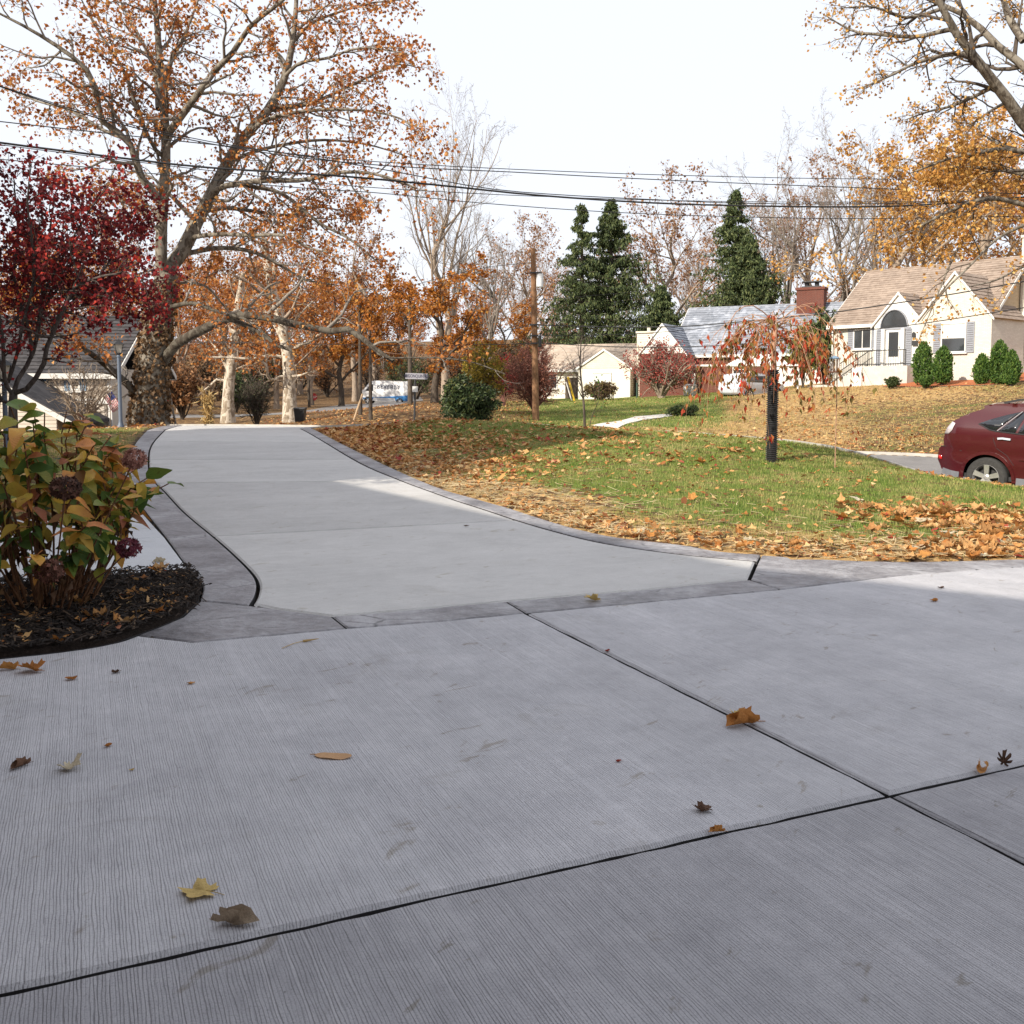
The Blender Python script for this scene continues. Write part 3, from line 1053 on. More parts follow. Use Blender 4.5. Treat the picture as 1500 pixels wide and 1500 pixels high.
base = at(221, 633, SY)
base[2] = H1(base[0], base[1]) - .15
syc = empty('sycamore_tree', base, 0, 'huge spreading sycamore with vine-clad trunk beside the driveway and lamp post', 'tree')
trunk = [(tr([(221, 634), (219, 600), (222, 555), (228, 500), (236, 440), (246, 400)]), .60, .36)]
stems = [
    (tr([(232, 470), (246, 400), (256, 384), (273, 358), (286, 328), (307, 290), (333, 239), (358, 200), (392, 162), (418, 111), (431, 43), (436, -40)], 2.0), .29, .045),
    (tr([(230, 480), (236, 420), (236, 384), (237, 324), (241, 273), (243, 213), (241, 171), (236, 120), (232, 60), (222, -50)], -1.0), .23, .05),
]
limbs = [
    (tr([(243, 200), (256, 183), (290, 137), (316, 102), (341, 77), (367, 38), (410, 4), (450, -35)], -3.0), .19, .04),
    (tr([(243, 150), (243, 128), (252, 85), (269, 55), (294, -10)], 2.0), .15, .03),
    (tr([(239, 300), (222, 278), (205, 256), (188, 205), (154, 183), (145, 158), (137, 119), (115, 90), (51, 47), (-20, 10)], -3.0), .20, .03),
    (tr([(232, 160), (226, 98), (200, 47), (165, -20)], 3.0), .14, .03),
    (tr([(188, 205), (150, 190), (100, 160), (60, 150), (10, 130)], 2.0), .10, .02),
    (tr([(303, 296), (316, 277), (350, 269), (392, 264), (444, 264), (503, 252), (555, 256), (610, 275)], -2.0), .17, .03),
    (tr([(292, 318), (307, 307), (337, 305), (384, 311), (431, 316), (461, 303), (510, 310)], 3.0), .13, .025),
    (tr([(350, 270), (367, 273), (410, 282), (444, 307), (469, 328), (512, 350), (560, 390)], 1.0), .12, .025),
    (tr([(278, 350), (290, 346), (324, 343), (367, 345), (418, 345), (452, 363), (485, 370)], -3.0), .13, .025),
    (tr([(262, 376), (280, 370), (324, 363), (371, 369), (410, 388), (448, 410), (495, 418)], 2.0), .14, .03),
    (tr([(238, 418), (250, 414), (299, 418), (325, 445), (345, 470)], 3.0), .10, .02),
    (tr([(234, 458), (243, 452), (282, 444), (320, 457), (365, 470), (400, 500)], -2.5), .13, .025),
    (tr([(232, 545), (250, 512), (273, 495), (307, 478), (341, 463), (384, 463), (427, 474), (491, 486), (516, 482), (538, 503), (576, 529)], -3.0), .27, .08),
    (tr([(536, 500), (560, 522), (600, 524), (640, 524), (690, 530), (740, 548)], -2.0), .05, .02),
    (tr([(335, 466), (371, 482), (401, 503), (432, 515)], -1.0), .14, .06),
    (tr([(216, 600), (192, 568), (171, 549), (154, 534), (137, 521), (105, 500), (60, 478)], -2.0), .22, .05),
    (tr([(392, 162), (420, 158), (460, 150), (520, 122), (580, 95), (615, 100)], 2.0), .12, .02),
    (tr([(416, 113), (440, 92), (480, 85), (530, 70), (595, 78)], -2.0), .10, .02),
    (tr([(358, 200), (385, 178), (430, 165), (500, 160), (570, 168), (618, 190)], -2.5), .12, .02),
    (tr([(333, 239), (365, 225), (400, 215), (470, 205), (540, 212), (605, 232)], 3.0), .11, .02),
    (tr([(431, 60), (455, 35), (490, 20), (540, 5), (590, 0)], 1.0), .09, .02),
    (tr([(236, 320), (215, 300), (190, 300), (150, 280), (100, 270)], 3.0), .09, .02),
    (tr([(240, 230), (225, 215), (200, 160), (180, 100), (140, 40), (110, -20)], -2.0), .11, .02),
]
rg = np.random.default_rng(11)
limbs = [(p, r0 * .68, r1 * .8) for p, r0, r1 in limbs]
t0, t1, t2 = limbs_arr(trunk, 12, base), limbs_arr(stems, 22, base), limbs_arr(limbs, 16, base)
t0[1][0, :3] *= np.array([1.28, 1.1, 1.02])
cnt_ = np.array([15] * len(limbs))
cnt_[[8, 9]] = 9
cnt_[[10, 11]] = 5
cnt_[12] = 5
cnt_[13] = 5
cnt_[14] = 3
b3 = spawn(rg, *t2, cnt_, (.12, 1.0), (25, 70), .36, 8, .03, .24, lmin=1.0, lmax=4.2)
b3b = spawn(rg, *t1, 26, (.25, 1.0), (35, 70), .2, 8, .05, .22, lmin=1.2, lmax=4.2)
b3 = (np.concatenate([b3[0], b3b[0]]), np.concatenate([b3[1], b3b[1]]))
b4 = spawn(rg, *b3, 7, (.15, 1.0), (25, 75), .42, 5, .0, .25, lmin=.4, lmax=1.6)
b5 = spawn(rg, *b4, 3, (.3, 1.0), (25, 75), .5, 4, -.03, .28, lmin=.2, lmax=.8)
lowl = [11, 12, 13, 14, 15]
upl = [k for k in range(len(limbs)) if k not in lowl]
wood('trunk', [t0, t1, (t2[0][upl], t2[1][upl])], M_SYC, syc, (16, 10, 8))
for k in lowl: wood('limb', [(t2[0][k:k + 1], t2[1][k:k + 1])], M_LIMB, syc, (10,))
wood('branches', [b3, b4, b5], M_GREY, syc, (5, 3, 3))['kind'] = 'stuff'
b5, b4 = ((q[0][q[0][:, :, 2].min(1) + base[2] > 2.45], q[1][:0]) for q in (b5, b4))
V1, T1 = leaf_cloud(rg, b5[0], 2, (.3, 1), (.09, .18), 1.05, .35, .18, .14, five=True)
V2, T2 = leaf_cloud(rg, b4[0], 1, (.3, 1), (.09, .18), 1.05, .35, .18, .14, five=True)
keep = np.ones(len(V1) // 6, bool)
tag(link('crown', mesh_np('crown', np.vstack([V1, V2]), [T1, T2 + len(V1)], [L_SYC]), syc), kind='stuff')
# dead vine leaves on the trunk
k = 3000
z = rg.random(k) ** 1.2 * 5.2
ix = np.clip(np.searchsorted(t0[0][0][:, 2], z), 1, 11)
a = rg.random(k) * 2 * np.pi
r = t0[1][0][ix] * 1.03 + rg.random(k) ** 2 * .13
c = t0[0][0][ix] * 1.0
c = np.stack([np.interp(z, t0[0][0][:, 2], t0[0][0][:, 0]) + np.cos(a) * r, np.interp(z, t0[0][0][:, 2], t0[0][0][:, 1]) + np.sin(a) * r, z], 1)
V, T = leaf_cloud(rg, np.repeat(c[:, None, :], 2, 1), 1, (0, 1), (.08, .19), .9, .8, .15, .03)
tag(link('vine_leaves', mesh_np('vine_leaves', V, [T], [L_VINE]), syc), kind='stuff')


# ---- pale sycamores beyond the crest
def pale_syc(px, Y, h, r, label, seed, limbs_px, pyb):
    x, y = at(px, pyb, Y)[:2]
    root = ground_root('sycamore_tree', x, y, label, 'tree', 'pale sycamores beyond the driveway')
    rg = np.random.default_rng(seed)
    o = np.array(root.location)
    tk = limbs_arr([(traced(limbs_px[0], Y), r, r * .45)], 12, o)
    tk[0][0, 0] = (0, 0, -.1)
    tk[1][0, :2] *= np.array([1.35, 1.1])
    lb = limbs_arr([(traced(l, Y, rg.uniform(-2, 2)), r * .28, r * .08) for l in limbs_px[1:]], 10, o)
    b2 = spawn(rg, *lb, 8, (.2, 1), (25, 65), .4, 7, .05, .25, lmin=.8, lmax=3)
    b2b = spawn(rg, *tk, 14, (.35, 1), (35, 70), .35, 7, .05, .2, lmin=1.5, lmax=4)
    b2 = (np.concatenate([b2[0], b2b[0]]), np.concatenate([b2[1], b2b[1]]))
    b3 = spawn(rg, *b2, 6, (.2, 1), (25, 70), .45, 5, 0, .25, lmin=.4, lmax=1.6)
    b4 = spawn(rg, *b3, 3, (.2, 1), (25, 70), .5, 4, 0, .25, lmin=.2, lmax=.8)
    wood('trunk', [tk, lb], M_SYC2, root, (10, 7))
    wood('branches', [b2, b3, b4], M_TAN, root, (4, 3, 3))['kind'] = 'stuff'
    V, T = leaf_cloud(rg, b4[0][b4[0][:, 0, 2] > 2.8], 1, (.2, 1), (.10, .2), 1.0, .3, .15, .12)
    tag(link('crown', mesh_np('crown', V, [T], [L_SYC]), root), kind='stuff')


pale_syc(426, 50, 13, .36, 'pale mottled sycamore with twisting low limb beside the round shrub', 3,
         [[(426, 622), (424, 580), (423, 545), (420, 510), (412, 470), (400, 430), (392, 390), (388, 350)],
          [(418, 552), (408, 553), (400, 558), (392, 552), (390, 535), (378, 525), (370, 515)],
          [(416, 524), (395, 521), (370, 526), (340, 524), (305, 523)],
          [(414, 500), (404, 480), (394, 462), (370, 440)], [(422, 500), (428, 480), (438, 462), (460, 440)],
          [(398, 440), (385, 420), (370, 405), (358, 385)], [(396, 420), (402, 390), (400, 360), (410, 320)],
          [(424, 515), (440, 505), (455, 500), (480, 480), (500, 470)], [(422, 552), (440, 550), (452, 545)]], 622)
pale_syc(334, 53, 11, .34, 'half shaded sycamore with forked pale limbs near the corn stalk bundle', 5,
         [[(334, 621), (334, 590), (336, 555), (341, 520), (345, 480), (350, 440), (356, 400)],
          [(336, 548), (328, 530), (318, 512), (308, 500), (296, 490)], [(338, 548), (330, 525), (322, 512)],
          [(331, 558), (318, 556), (308, 565), (298, 572)], [(344, 510), (352, 490), (352, 470), (362, 450)],
          [(340, 525), (326, 500), (320, 470), (300, 440)], [(345, 490), (370, 470), (390, 450), (415, 430)]], 621)

# ---- the crimson maple by the hydrangea
MY = 12.5
base = at(20, 640, MY)
base[2] = H1(base[0], base[1]) - .05
mp = empty('red_maple_tree', base, 0, 'dark crimson Japanese maple with many thin stems behind the hydrangea', 'tree')
def tm(p, dy=0.0): return traced(p, MY, dy)


tk = [(tm([(20, 645), (19, 610), (19, 590), (20, 572)]), .062, .05)]
lb = [(tm([(19, 580), (10, 566), (6, 550), (5, 520), (2, 480), (-10, 420), (-20, 350)], -.6), 0.028, .008),
      (tm([(19, 578), (26, 556), (36, 540), (46, 525), (52, 500), (57, 483), (62, 430), (70, 360), (80, 290)], .5), 0.032, .007),
      (tm([(20, 576), (36, 572), (49, 559), (64, 534), (68, 510), (77, 489), (85, 472), (94, 451), (110, 420), (132, 410), (180, 400), (230, 415)], -.7), 0.036, .006),
      (tm([(64, 530), (72, 500), (90, 452), (115, 425), (135, 417), (170, 370), (200, 330)], .8), 0.024, .006),
      (tm([(46, 525), (44, 490), (30, 440), (20, 400), (26, 340), (20, 260)], .2), 0.024, .006),
      (tm([(6, 545), (-10, 510), (-35, 470), (-60, 430), (-90, 400)], .5), 0.024, .006),
      (tm([(12, 560), (22, 530), (28, 505), (34, 470), (48, 420), (50, 370), (40, 300), (46, 240)], -.9), 0.024, .006),
      (tm([(60, 435), (80, 400), (100, 360), (130, 310), (160, 270)], -.9), 0.018, .005),
      (tm([(85, 472), (105, 455), (150, 440), (190, 440), (225, 455)], .4), 0.016, .005),
      (tm([(52, 500), (58, 460), (80, 430), (110, 380), (150, 340), (210, 300)], .9), 0.018, .005),
      (tm([(19, 590), (5, 588), (-15, 580), (-40, 570)], .3), 0.024, .008)]
rg = np.random.default_rng(21)
t0, t1 = limbs_arr(tk, 6, base), limbs_arr(lb, 14, base)
t0[1][0, 0] *= 1.3
b2 = spawn(rg, *t1, 20, (.25, 1), (25, 75), .32, 6, .03, .22, lmin=.35, lmax=1.25)
b3 = spawn(rg, *b2, 8, (.2, 1), (25, 75), .5, 5, .0, .25, lmin=.18, lmax=.55)
b4 = spawn(rg, *b3, 2, (.3, 1), (25, 75), .5, 4, -.02, .25, lmin=.08, lmax=.25)
wood('trunk', [t0, t1], M_MAPLE, mp, (10, 7))
wood('branches', [b2, b3, b4], M_MAPLE, mp, (4, 3, 3))['kind'] = 'stuff'
tips = b3[0][b3[0][:, -1, 2] + base[2] > 1.95 - .65 * rg.random(len(b3[0])) ** 2]
tips4 = b4[0][b4[0][:, -1, 2] + base[2] > 1.85]
V1, T1 = leaf_cloud(rg, tips4, 2, (.2, 1.05), (.045, .08), .9, .35, .12, .04, five=True)
V2, T2 = leaf_cloud(rg, tips, 2, (.3, 1.05), (.045, .08), .9, .35, .12, .04, five=True)
tag(link('crown', mesh_np('crown', np.vstack([V1, V2]), [T1, T2 + len(V1)], [L_RED]), mp), kind='stuff')

# ---- the great limbs reaching in from the tree across the street
OY = 29.0
def to(p, dy=0.0): return traced(p, OY, dy)


xb, yb = 18.6, 29.5
oak = ground_root('oak_tree', xb, yb, 'big oak with golden leaves whose limbs hang over the street from beyond the parked car', 'tree')
base = np.array(oak.location)
tk = [([base, base + [.05, 0, 2], base + [-.1, 0, 4.5], base + [0, .2, 7], base + [.3, .3, 11], base + [.2, 0, 15]], .55, .2)]
lb = [([base + [-.05, 0, 5.0]] + to([(1590, 290), (1540, 225), (1500, 181), (1475, 145), (1457, 122), (1429, 86), (1398, 45), (1380, 11), (1365, -30)], -2), .26, .06),
      ([base + [0, 0, 6.5]] + to([(1570, 190), (1530, 130), (1500, 97), (1470, 75), (1443, 48), (1418, 25), (1384, 9), (1340, -10)], 1), .20, .05),
      (to([(1460, 127), (1452, 129), (1430, 140), (1407, 150), (1385, 158), (1361, 163), (1325, 176)], 2), .07, .015),
      (to([(1420, 80), (1398, 79), (1370, 84), (1339, 93), (1318, 104), (1293, 116), (1255, 131)], -1), .07, .012),
      (to([(1400, 47), (1393, 43), (1370, 48), (1339, 54), (1282, 50), (1248, 45), (1205, 20)], 1.5), .08, .012),
      (to([(1382, 12), (1350, 22), (1320, 25), (1280, 10), (1230, 12)], -1), .06, .012),
      ([base + [-.1, 0, 4.6]] + to([(1560, 250), (1500, 224), (1480, 217), (1463, 211), (1443, 200)], 2), .12, .03),
      (to([(1500, 222), (1460, 219), (1430, 225), (1400, 229), (1370, 240), (1330, 255)], -1), .08, .015),
      (to([(1500, 255), (1455, 247), (1410, 245), (1370, 243)], 1), .07, .015),
      (to([(1477, 148), (1455, 160), (1440, 170), (1420, 183), (1395, 192)], -2), .05, .012),
      (to([(1500, 300), (1450, 290), (1400, 305), (1350, 330), (1310, 350)], -1), .08, .012),
      (to([(1500, 60), (1480, 30), (1470, 0), (1460, -40)], 1), .12, .05),
      (to([(1500, 330), (1460, 350), (1420, 390), (1380, 430), (1350, 470)], -2), .05, .010),
      (to([(1540, 380), (1500, 390), (1460, 410), (1420, 420)], -2), .05, .01),
      (to([(1430, 330), (1400, 370), (1370, 440), (1345, 500)], -1), .04, .01),
      (to([(1370, 0), (1330, -15), (1290, -10)], 0), .05, .012)]
rg = np.random.default_rng(31)
t0, t1 = limbs_arr(tk, 10, base), limbs_arr(lb, 14, base)
b2 = spawn(rg, *t1, np.array([14] * 12 + [6, 5, 5, 12]), (.2, 1), (25, 65), .32, 7, -.03, .2, lmin=.7, lmax=2.4)
b3 = spawn(rg, *b2, 6, (.15, 1), (25, 70), .5, 5, -.02, .24, lmin=.3, lmax=1.2)
b4 = spawn(rg, *b3, 3, (.3, 1), (25, 70), .5, 4, -.03, .25, lmin=.15, lmax=.5)
wood('trunk', [t0, t1], M_SYC, oak, (12, 8))
wood('branches', [b2, b3, b4], M_DARK, oak, (5, 3, 3))['kind'] = 'stuff'
low = (b4[0][:, 0, 2] + base[2] < 8.5) & (b4[0][:, 0, 2] + base[2] > 5.2)
V1, T1 = leaf_cloud(rg, b4[0][low], 3, (.2, 1.05), (.09, .16), .75, .4, .15, .07)
V2, T2 = leaf_cloud(rg, b4[0][~low], 1, (.2, 1.05), (.07, .13), .75, .4, .15, .07)
tag(link('crown', mesh_np('crown', np.vstack([V1, V2]), [T1, T2 + len(V1)], [L_GOLD]), oak), kind='stuff')


# ---- kinds of background trees, grown once and copied
def wild(seed, h, r, spread, leaf=None, per=0, size=(.15, .28), mat=None, twig=None, nl=9, up=.06, clear=.25, ang=(25, 55), lenf=.55, fork=False, dens=(6, 5, 3)):
    """Returns an unplaced tree standing at the origin."""
    rg = np.random.default_rng(seed)
    root = empty('bare_tree' if per == 0 else 'autumn_tree')
    p = [np.array([0, 0, -.3]), np.array([0, 0, h * .15])]
    for q in range(2, 7): p.append(np.array([rg.normal() * h * .012 * q, rg.normal() * h * .012 * q, h * .15 + h * .8 * (q - 1) / 5]))
    tk = limbs_arr([(p, r, r * .12)], 14, (0, 0, 0))
    tk[1][0, 0] *= 1.3
    b1 = spawn(rg, *tk, nl, (clear, .97), ang, lenf * spread, 10, up, .10, rf=.55, lmin=h * .14, lmax=h * .75)
    b2 = spawn(rg, *b1, dens[0], (.2, 1), (20, 55), .45, 7, up, .15, lmin=h * .06, lmax=h * .25)
    b3 = spawn(rg, *b2, dens[1], (.15, 1), (20, 60), .5, 5, up * .6, .2, lmin=h * .03, lmax=h * .12)
    b4 = spawn(rg, *b3, dens[2], (.2, 1), (20, 60), .5, 4, up * .4, .2, lmin=h * .015, lmax=h * .06)
    b3[1][:] = np.maximum(b3[1], .006 * h / 12)
    b4[1][:] = np.maximum(b4[1], .006 * h / 12)
    wood('trunk', [tk, b1], mat, root, (9, 6))
    wood('branches', [b2, b3, b4], twig or mat, root, (4, 3, 3))['kind'] = 'stuff'
    if per:
        V, T = leaf_cloud(rg, b4[0][b4[0][:, :, 2].min(1) > h * .24], per, (.2, 1), size, .85, .3, .15, .012 * h)
        tag(link('crown', mesh_np('crown', V, [T], [leaf]), root), kind='stuff')
    return root


M_TWIG = mbark('grey_twigs', (.17, .14, .12), (.33, .28, .245), 1.0)
M_RTWIG = mbark('reddish_twigs', (.20, .12, .09), (.36, .24, .18), 1.0)
PROTO = {
    'bare': wild(41, 15, .30, 1.0, mat=M_GREY, twig=M_TWIG, nl=15, up=.08, clear=.16, ang=(15, 48), lenf=.62, dens=(8, 6, 4)),
    'fan': wild(42, 16, .34, 1.0, mat=M_TAN, twig=M_TWIG, nl=14, up=.10, clear=.12, ang=(12, 42), lenf=.8, dens=(8, 6, 4)),
    'sparse': wild(43, 15, .28, 1.0, L_BROWN, 1, (.16, .30), M_TAN, M_RTWIG, 14, .06, .16, (20, 55), dens=(8, 6, 3)),
    'orange': wild(44, 11, .30, 1.15, L_OAK, 6, (.14, .27), M_DARK, M_DARK, 12, .02, .16, (40, 75)),
    'brown': wild(45, 13, .28, 1.1, L_SYC, 2, (.18, .32), M_TAN, M_RTWIG, 14, .03, .12, (30, 65), dens=(7, 6, 3)),
    'gold': wild(46, 13, .30, 1.1, L_GOLD, 3, (.13, .26), M_TAN, M_TAN, 14, .04, .15, (30, 65), dens=(7, 6, 3)),
}
used = set()


def plant(kind, px, py_top, Y, label, h=None, group=None, name=None, wide=1.0, py=None, rz=None):
    """Stand a tree of a kind so that its top reaches pixel height py_top."""
    x = at(px, 590, Y)[0]
    zg = H1(x, Y)
    top = at(px, py_top, Y)[2]
    nat = {'bare': 15, 'fan': 16, 'sparse': 15, 'orange': 11, 'brown': 13, 'gold': 13}[kind] * 1.08
    s = (top - zg) / nat
    o = PROTO[kind] if kind not in used else copy_tree(PROTO[kind])
    used.add(kind)
    o.name = name or ('bare_tree' if kind in ('bare', 'fan') else 'autumn_tree')
    o.location = (x, Y, zg - .05)
    o.scale = (s * wide, s * wide, s)
    o.rotation_euler = (0, 0, (px * .37 + Y * 1.3) % 6.28 if rz is None else rz)
    for k in ('group',):
        if k in o: del o[k]
    tag(o, label, 'tree', group)
    return o


plant('orange', 637, 395, 55, 'dense orange oak behind the street sign, above the rhododendron bush', wide=1.25, name='oak_tree')
plant('fan', 652, 225, 66, 'tall bare fan shaped tree rising behind the orange oak', wide=.85)
plant('bare', 716, 330, 85, 'bare grey tree between the fan shaped tree and the utility pole')
plant('sparse', 762, 345, 120, 'thin reddish bare tree seen past the top of the utility pole')
plant('sparse', 800, 360, 130, 'pale leafless tree beyond the utility pole and the dark spruce')
plant('sparse', 975, 280, 98, 'round topped tree with few orange leaves between the two dark spruces', wide=1.05)
plant('bare', 1148, 255, 92, 'tall bare tree just behind the bushy spruce')
plant('sparse', 1190, 262, 100, 'bare tree with rusty twigs above the brick chimney')
plant('bare', 1236, 245, 78, 'grey bare tree behind the near end of the cape house roof')
plant('gold', 1315, 200, 76, 'golden leaved tree behind the cape house roof', wide=1.05)
plant('gold', 1425, 190, 80, 'golden tree behind the cape house chimney', wide=1.15)
plant('brown', 1500, 200, 90, 'rust coloured tree at the far end of the cape house', wide=1.2)
WG = 'trees in the far woods behind the driveway'
for i, (kind, px, top, Y, where) in enumerate([
        ('brown', 20, 330, 75, 'brown leaved tree whose crown shows through the near stems of the crimson maple'), ('orange', 95, 380, 68, 'orange leaved tree rising behind the roof of the sided house'),
        ('brown', 150, 360, 85, 'brown leaved tree behind the lamp post lantern'), ('sparse', 190, 300, 110, 'tall nearly bare tree showing between the crimson maple and the big sycamore trunk'),
        ('brown', 262, 400, 78, 'brown leaved tree just beyond the big sycamore trunk on the driveway side'), ('brown', 310, 370, 92, 'brown leaved tree behind the corn stalk bundle'),
        ('orange', 372, 420, 100, 'orange leaved tree behind the leafless round shrub'), ('brown', 405, 380, 84, 'brown leaved tree just behind the pale mottled sycamore'),
        ('brown', 455, 400, 96, 'brown leaved tree rising behind the stop sign'), ('orange', 500, 410, 88, 'orange leaved tree above the leaning timber prop'),
        ('sparse', 520, 330, 120, 'tall thin leaved tree standing above the tip of the great low limb'), ('brown', 548, 400, 125, 'brown leaved tree above the cab of the white van'),
        ('sparse', 440, 330, 135, 'nearly bare tall tree behind the pale mottled sycamore crown'), ('sparse', 330, 320, 140, 'nearly bare tall tree behind the half shaded forked sycamore'),
        ('brown', -40, 360, 95, 'brown leaved tree cut by the frame behind the crimson maple'), ('orange', 590, 430, 124, 'orange leaved tree directly behind the street name blade'),
        ('brown', 355, 440, 128, 'low brown tree far behind the leafless round shrub'), ('brown', 230, 430, 125, 'low brown tree half hidden by the vine covered trunk'),
        ('orange', 480, 455, 140, 'small orange tree far beyond the stop sign'), ('brown', 540, 460, 150, 'small brown tree on the slope far behind the white van'),
        ('brown', 120, 430, 130, 'brown tree top showing over the sided house ridge'), ('brown', 690, 420, 110, 'brown leaved tree behind the rhododendron and the bare fan shaped tree'),
        ('orange', 735, 440, 100, 'orange leaved tree behind the burgundy shrub'), ('brown', 600, 450, 160, 'far brown tree behind the tail of the white van'), ('brown', 420, 470, 170, 'far brown tree on the hill behind the pale mottled sycamore trunk'),
        ('brown', 290, 480, 165, 'far brown tree on the hill behind the flagpole'), ('brown', 500, 490, 185, 'farthest brown tree on the hill above the road bend'), ('brown', 660, 470, 175, 'far brown tree behind the orange oak trunk')]):
    plant(kind, px, top, Y, where, group=WG)
BG = 'trees behind the houses'
for kind, px, top, Y, where in [
        ('bare', 840, 400, 150, 'bare grey tree far behind the slender spruce'), ('sparse', 900, 380, 150, 'thin tan tree hidden behind the broad dark spruce'), ('sparse', 1015, 330, 125, 'thin tan tree in the gap before the narrow topped spruce'),
        ('bare', 1010, 370, 135, 'bare grey tree low in the gap between the spruces'), ('sparse', 1110, 320, 130, 'thin rusty tree peeping over the bushy rounded spruce'), ('bare', 1280, 270, 125, 'bare tree far behind the near end of the cape house ridge'),
        ('sparse', 1350, 250, 130, 'thin tan tree far behind the cape house ridge'), ('bare', 770, 400, 160, 'far bare tree just behind the utility pole'), ('brown', 820, 470, 140, 'low brown tree behind the ranch house eave'),
        ('brown', 930, 480, 150, 'low brown tree behind the tan chimney'), ('brown', 1120, 430, 140, 'low brown tree behind the blue grey roof ridge'), ('brown', 1220, 420, 130, 'low brown tree behind the brick chimney')]:
    plant(kind, px, top, Y, where, group=BG)


# ---- spruces
def spruce(px, py_top, Y, width, label, seed, droop=.10, dens=1.0, bare=.08, name='spruce_tree'):
    x = at(px, 590, Y)[0]
    root = ground_root(name, x, Y, label, 'tree')
    h = at(px, py_top, Y)[2] - root.location.z
    rg = np.random.default_rng(seed)
    tk = limbs_arr([([(0, 0, -.2), (.05, 0, h * .5), (0, 0, h)], h * .018 + .05, .02)], 10, (0, 0, 0))
    nb = int(230 * dens)
    z = h * (bare + (1 - bare) * np.sort(rg.random(nb)) ** .9)
    a = rg.random(nb) * 2 * np.pi
    L = width * 1.4 * (1 - (z - h * bare) / (h * (1 - bare))) ** 1.1 * rg.uniform(.5, 1.22, nb) + .2
    P = np.empty((nb, 7, 3))
    for j in range(7):
        u = j / 6
        P[:, j] = np.stack([np.cos(a) * L * u, np.sin(a) * L * u, z + L * (.18 * u - droop * 4 * u * u + .22 * u ** 4)], 1)
    R = np.repeat(np.linspace(.035, .008, 7)[None], nb, 0)
    b2 = spawn(rg, P, R, 9, (.15, 1), (35, 65), .32, 5, -.12, .14, lmin=.25, lmax=1.5, side=(1, 1, .35))
    wood('trunk', [tk, (P, R)], M_DARK, root, (8, 4))
    V1, T1 = leaf_cloud(rg, b2[0], 8, (.05, 1), (.2, .42), .38, .9, .1, .07)
    V2, T2 = leaf_cloud(rg, P, 16, (.25, 1), (.2, .42), .38, .9, .1, .09)
    tag(link('crown', mesh_np('crown', np.vstack([V1, V2]), [T1, T2 + len(V1)], [L_NEEDLE]), root), kind='stuff')


spruce(893, 294, 92, 6.0, 'broad dark spruce behind the tan ranch house', 51, .06, 1.5)
spruce(851, 300, 90, 4.6, 'slender spruce with open drooping boughs behind the ranch house roof', 52, .12, .8)
spruce(968, 420, 88, 3.6, 'short dark spruce beside the tan chimney', 53, .10, 1.0)
spruce(1073, 278, 90, 5.0, 'narrow topped spruce behind the blue grey roof', 54, .10, 1.0)
spruce(1092, 345, 84, 4.8, 'bushy rounded spruce behind the blue grey roof', 55, .03, 1.5, .02)
# ------------------------------------------------------------------ houses
M_WHITE = mplain('white_paint', (.64, .625, .595), .6, .05, 3)
M_CREAM = mplain('cream_paint', (.66, .62, .53), .7, .06, 2)
M_SIDING = mplain('tan_siding', (.52, .46, .39), .7, .07, 2)
M_TANSIDE = mplain('cream_siding', (.58, .52, .42), .7, .07, 2)
M_BLUESH = mplain('blue_shutter_paint', (.16, .24, .33), .6, .1, 4)
M_GREYSH = mplain('grey_shutter_paint', (.24, .25, .28), .6, .1, 4)
M_GLASS = NT('window_glass')
M_GLASS = M_GLASS.pbr((.035, .04, .045), .06, None, 0, .0, 1.0)
M_BLIND = mplain('pale_blind', (.55, .56, .55), .7, .08, 8)
M_IRON = mplain('dark_iron', (.03, .03, .032), .5, .2, 8)
M_BRKRED = None


def mbricks(name, c0, c1, mortar, scale=1.0):
    n = NT(name)
    v = n.coords()
    b = n.n('ShaderNodeTexBrick')
    mp = n.n('ShaderNodeMapping')
    # lay the courses on upright faces: x+y along the wall, z up
    sx = n.n('ShaderNodeSeparateXYZ')
    n.l(v, sx.inputs[0])
    cx = n.n('ShaderNodeCombineXYZ')
    n.l(n.math('ADD', sx.outputs[0], sx.outputs[1]), cx.inputs[0])
    n.l(sx.outputs[2], cx.inputs[1])
    n.l(cx.outputs[0], b.inputs['Vector'])
    b.inputs['Scale'].default_value = scale
    b.inputs['Brick Width'].default_value, b.inputs['Row Height'].default_value = .215, .072
    b.inputs['Mortar Size'].default_value = .008
    for k, c in zip(('Color1', 'Color2', 'Mortar'), (c0, c1, mortar)): b.inputs[k].default_value = (*c, 1)
    c = n.mix(n.ramp(n.noise(v, 1.5, 4), [(.35, .25), (.65, 0.0)]), b.outputs[0], tuple(x * .7 for x in c0))
    return n.pbr(c, .9, n.bump(b.outputs[1], -.5, .01), spec=.2)


M_WBRICK = mbricks('white_painted_brick', (.62, .585, .52), (.53, .495, .43), (.44, .405, .35))
M_TBRICK = mbricks('tan_brick', (.52, .40, .26), (.43, .32, .20), (.50, .44, .35))
M_RBRICK = mbricks('red_brick', (.135, .036, .022), (.095, .026, .018), (.17, .12, .10))


def mroof(name, c0, c1, blot=.3):
    n = NT(name)
    v = n.coords()
    vo = n.n('ShaderNodeTexVoronoi')
    n.l(n.coords((1, 1, 1.5)), vo.inputs['Vector'])
    vo.inputs['Scale'].default_value = 4.5
    c = n.mix(n.sep(vo.outputs['Color'])[0], c0, c1)
    c = n.mix(n.ramp(n.noise(v, .8, 5, .65), [(.4, blot), (.62, 0.0)]), c, tuple(x * .55 for x in c0))
    return n.pbr(c, .9, n.bump(n.noise(v, 40, 2), .3, .01), spec=.2)


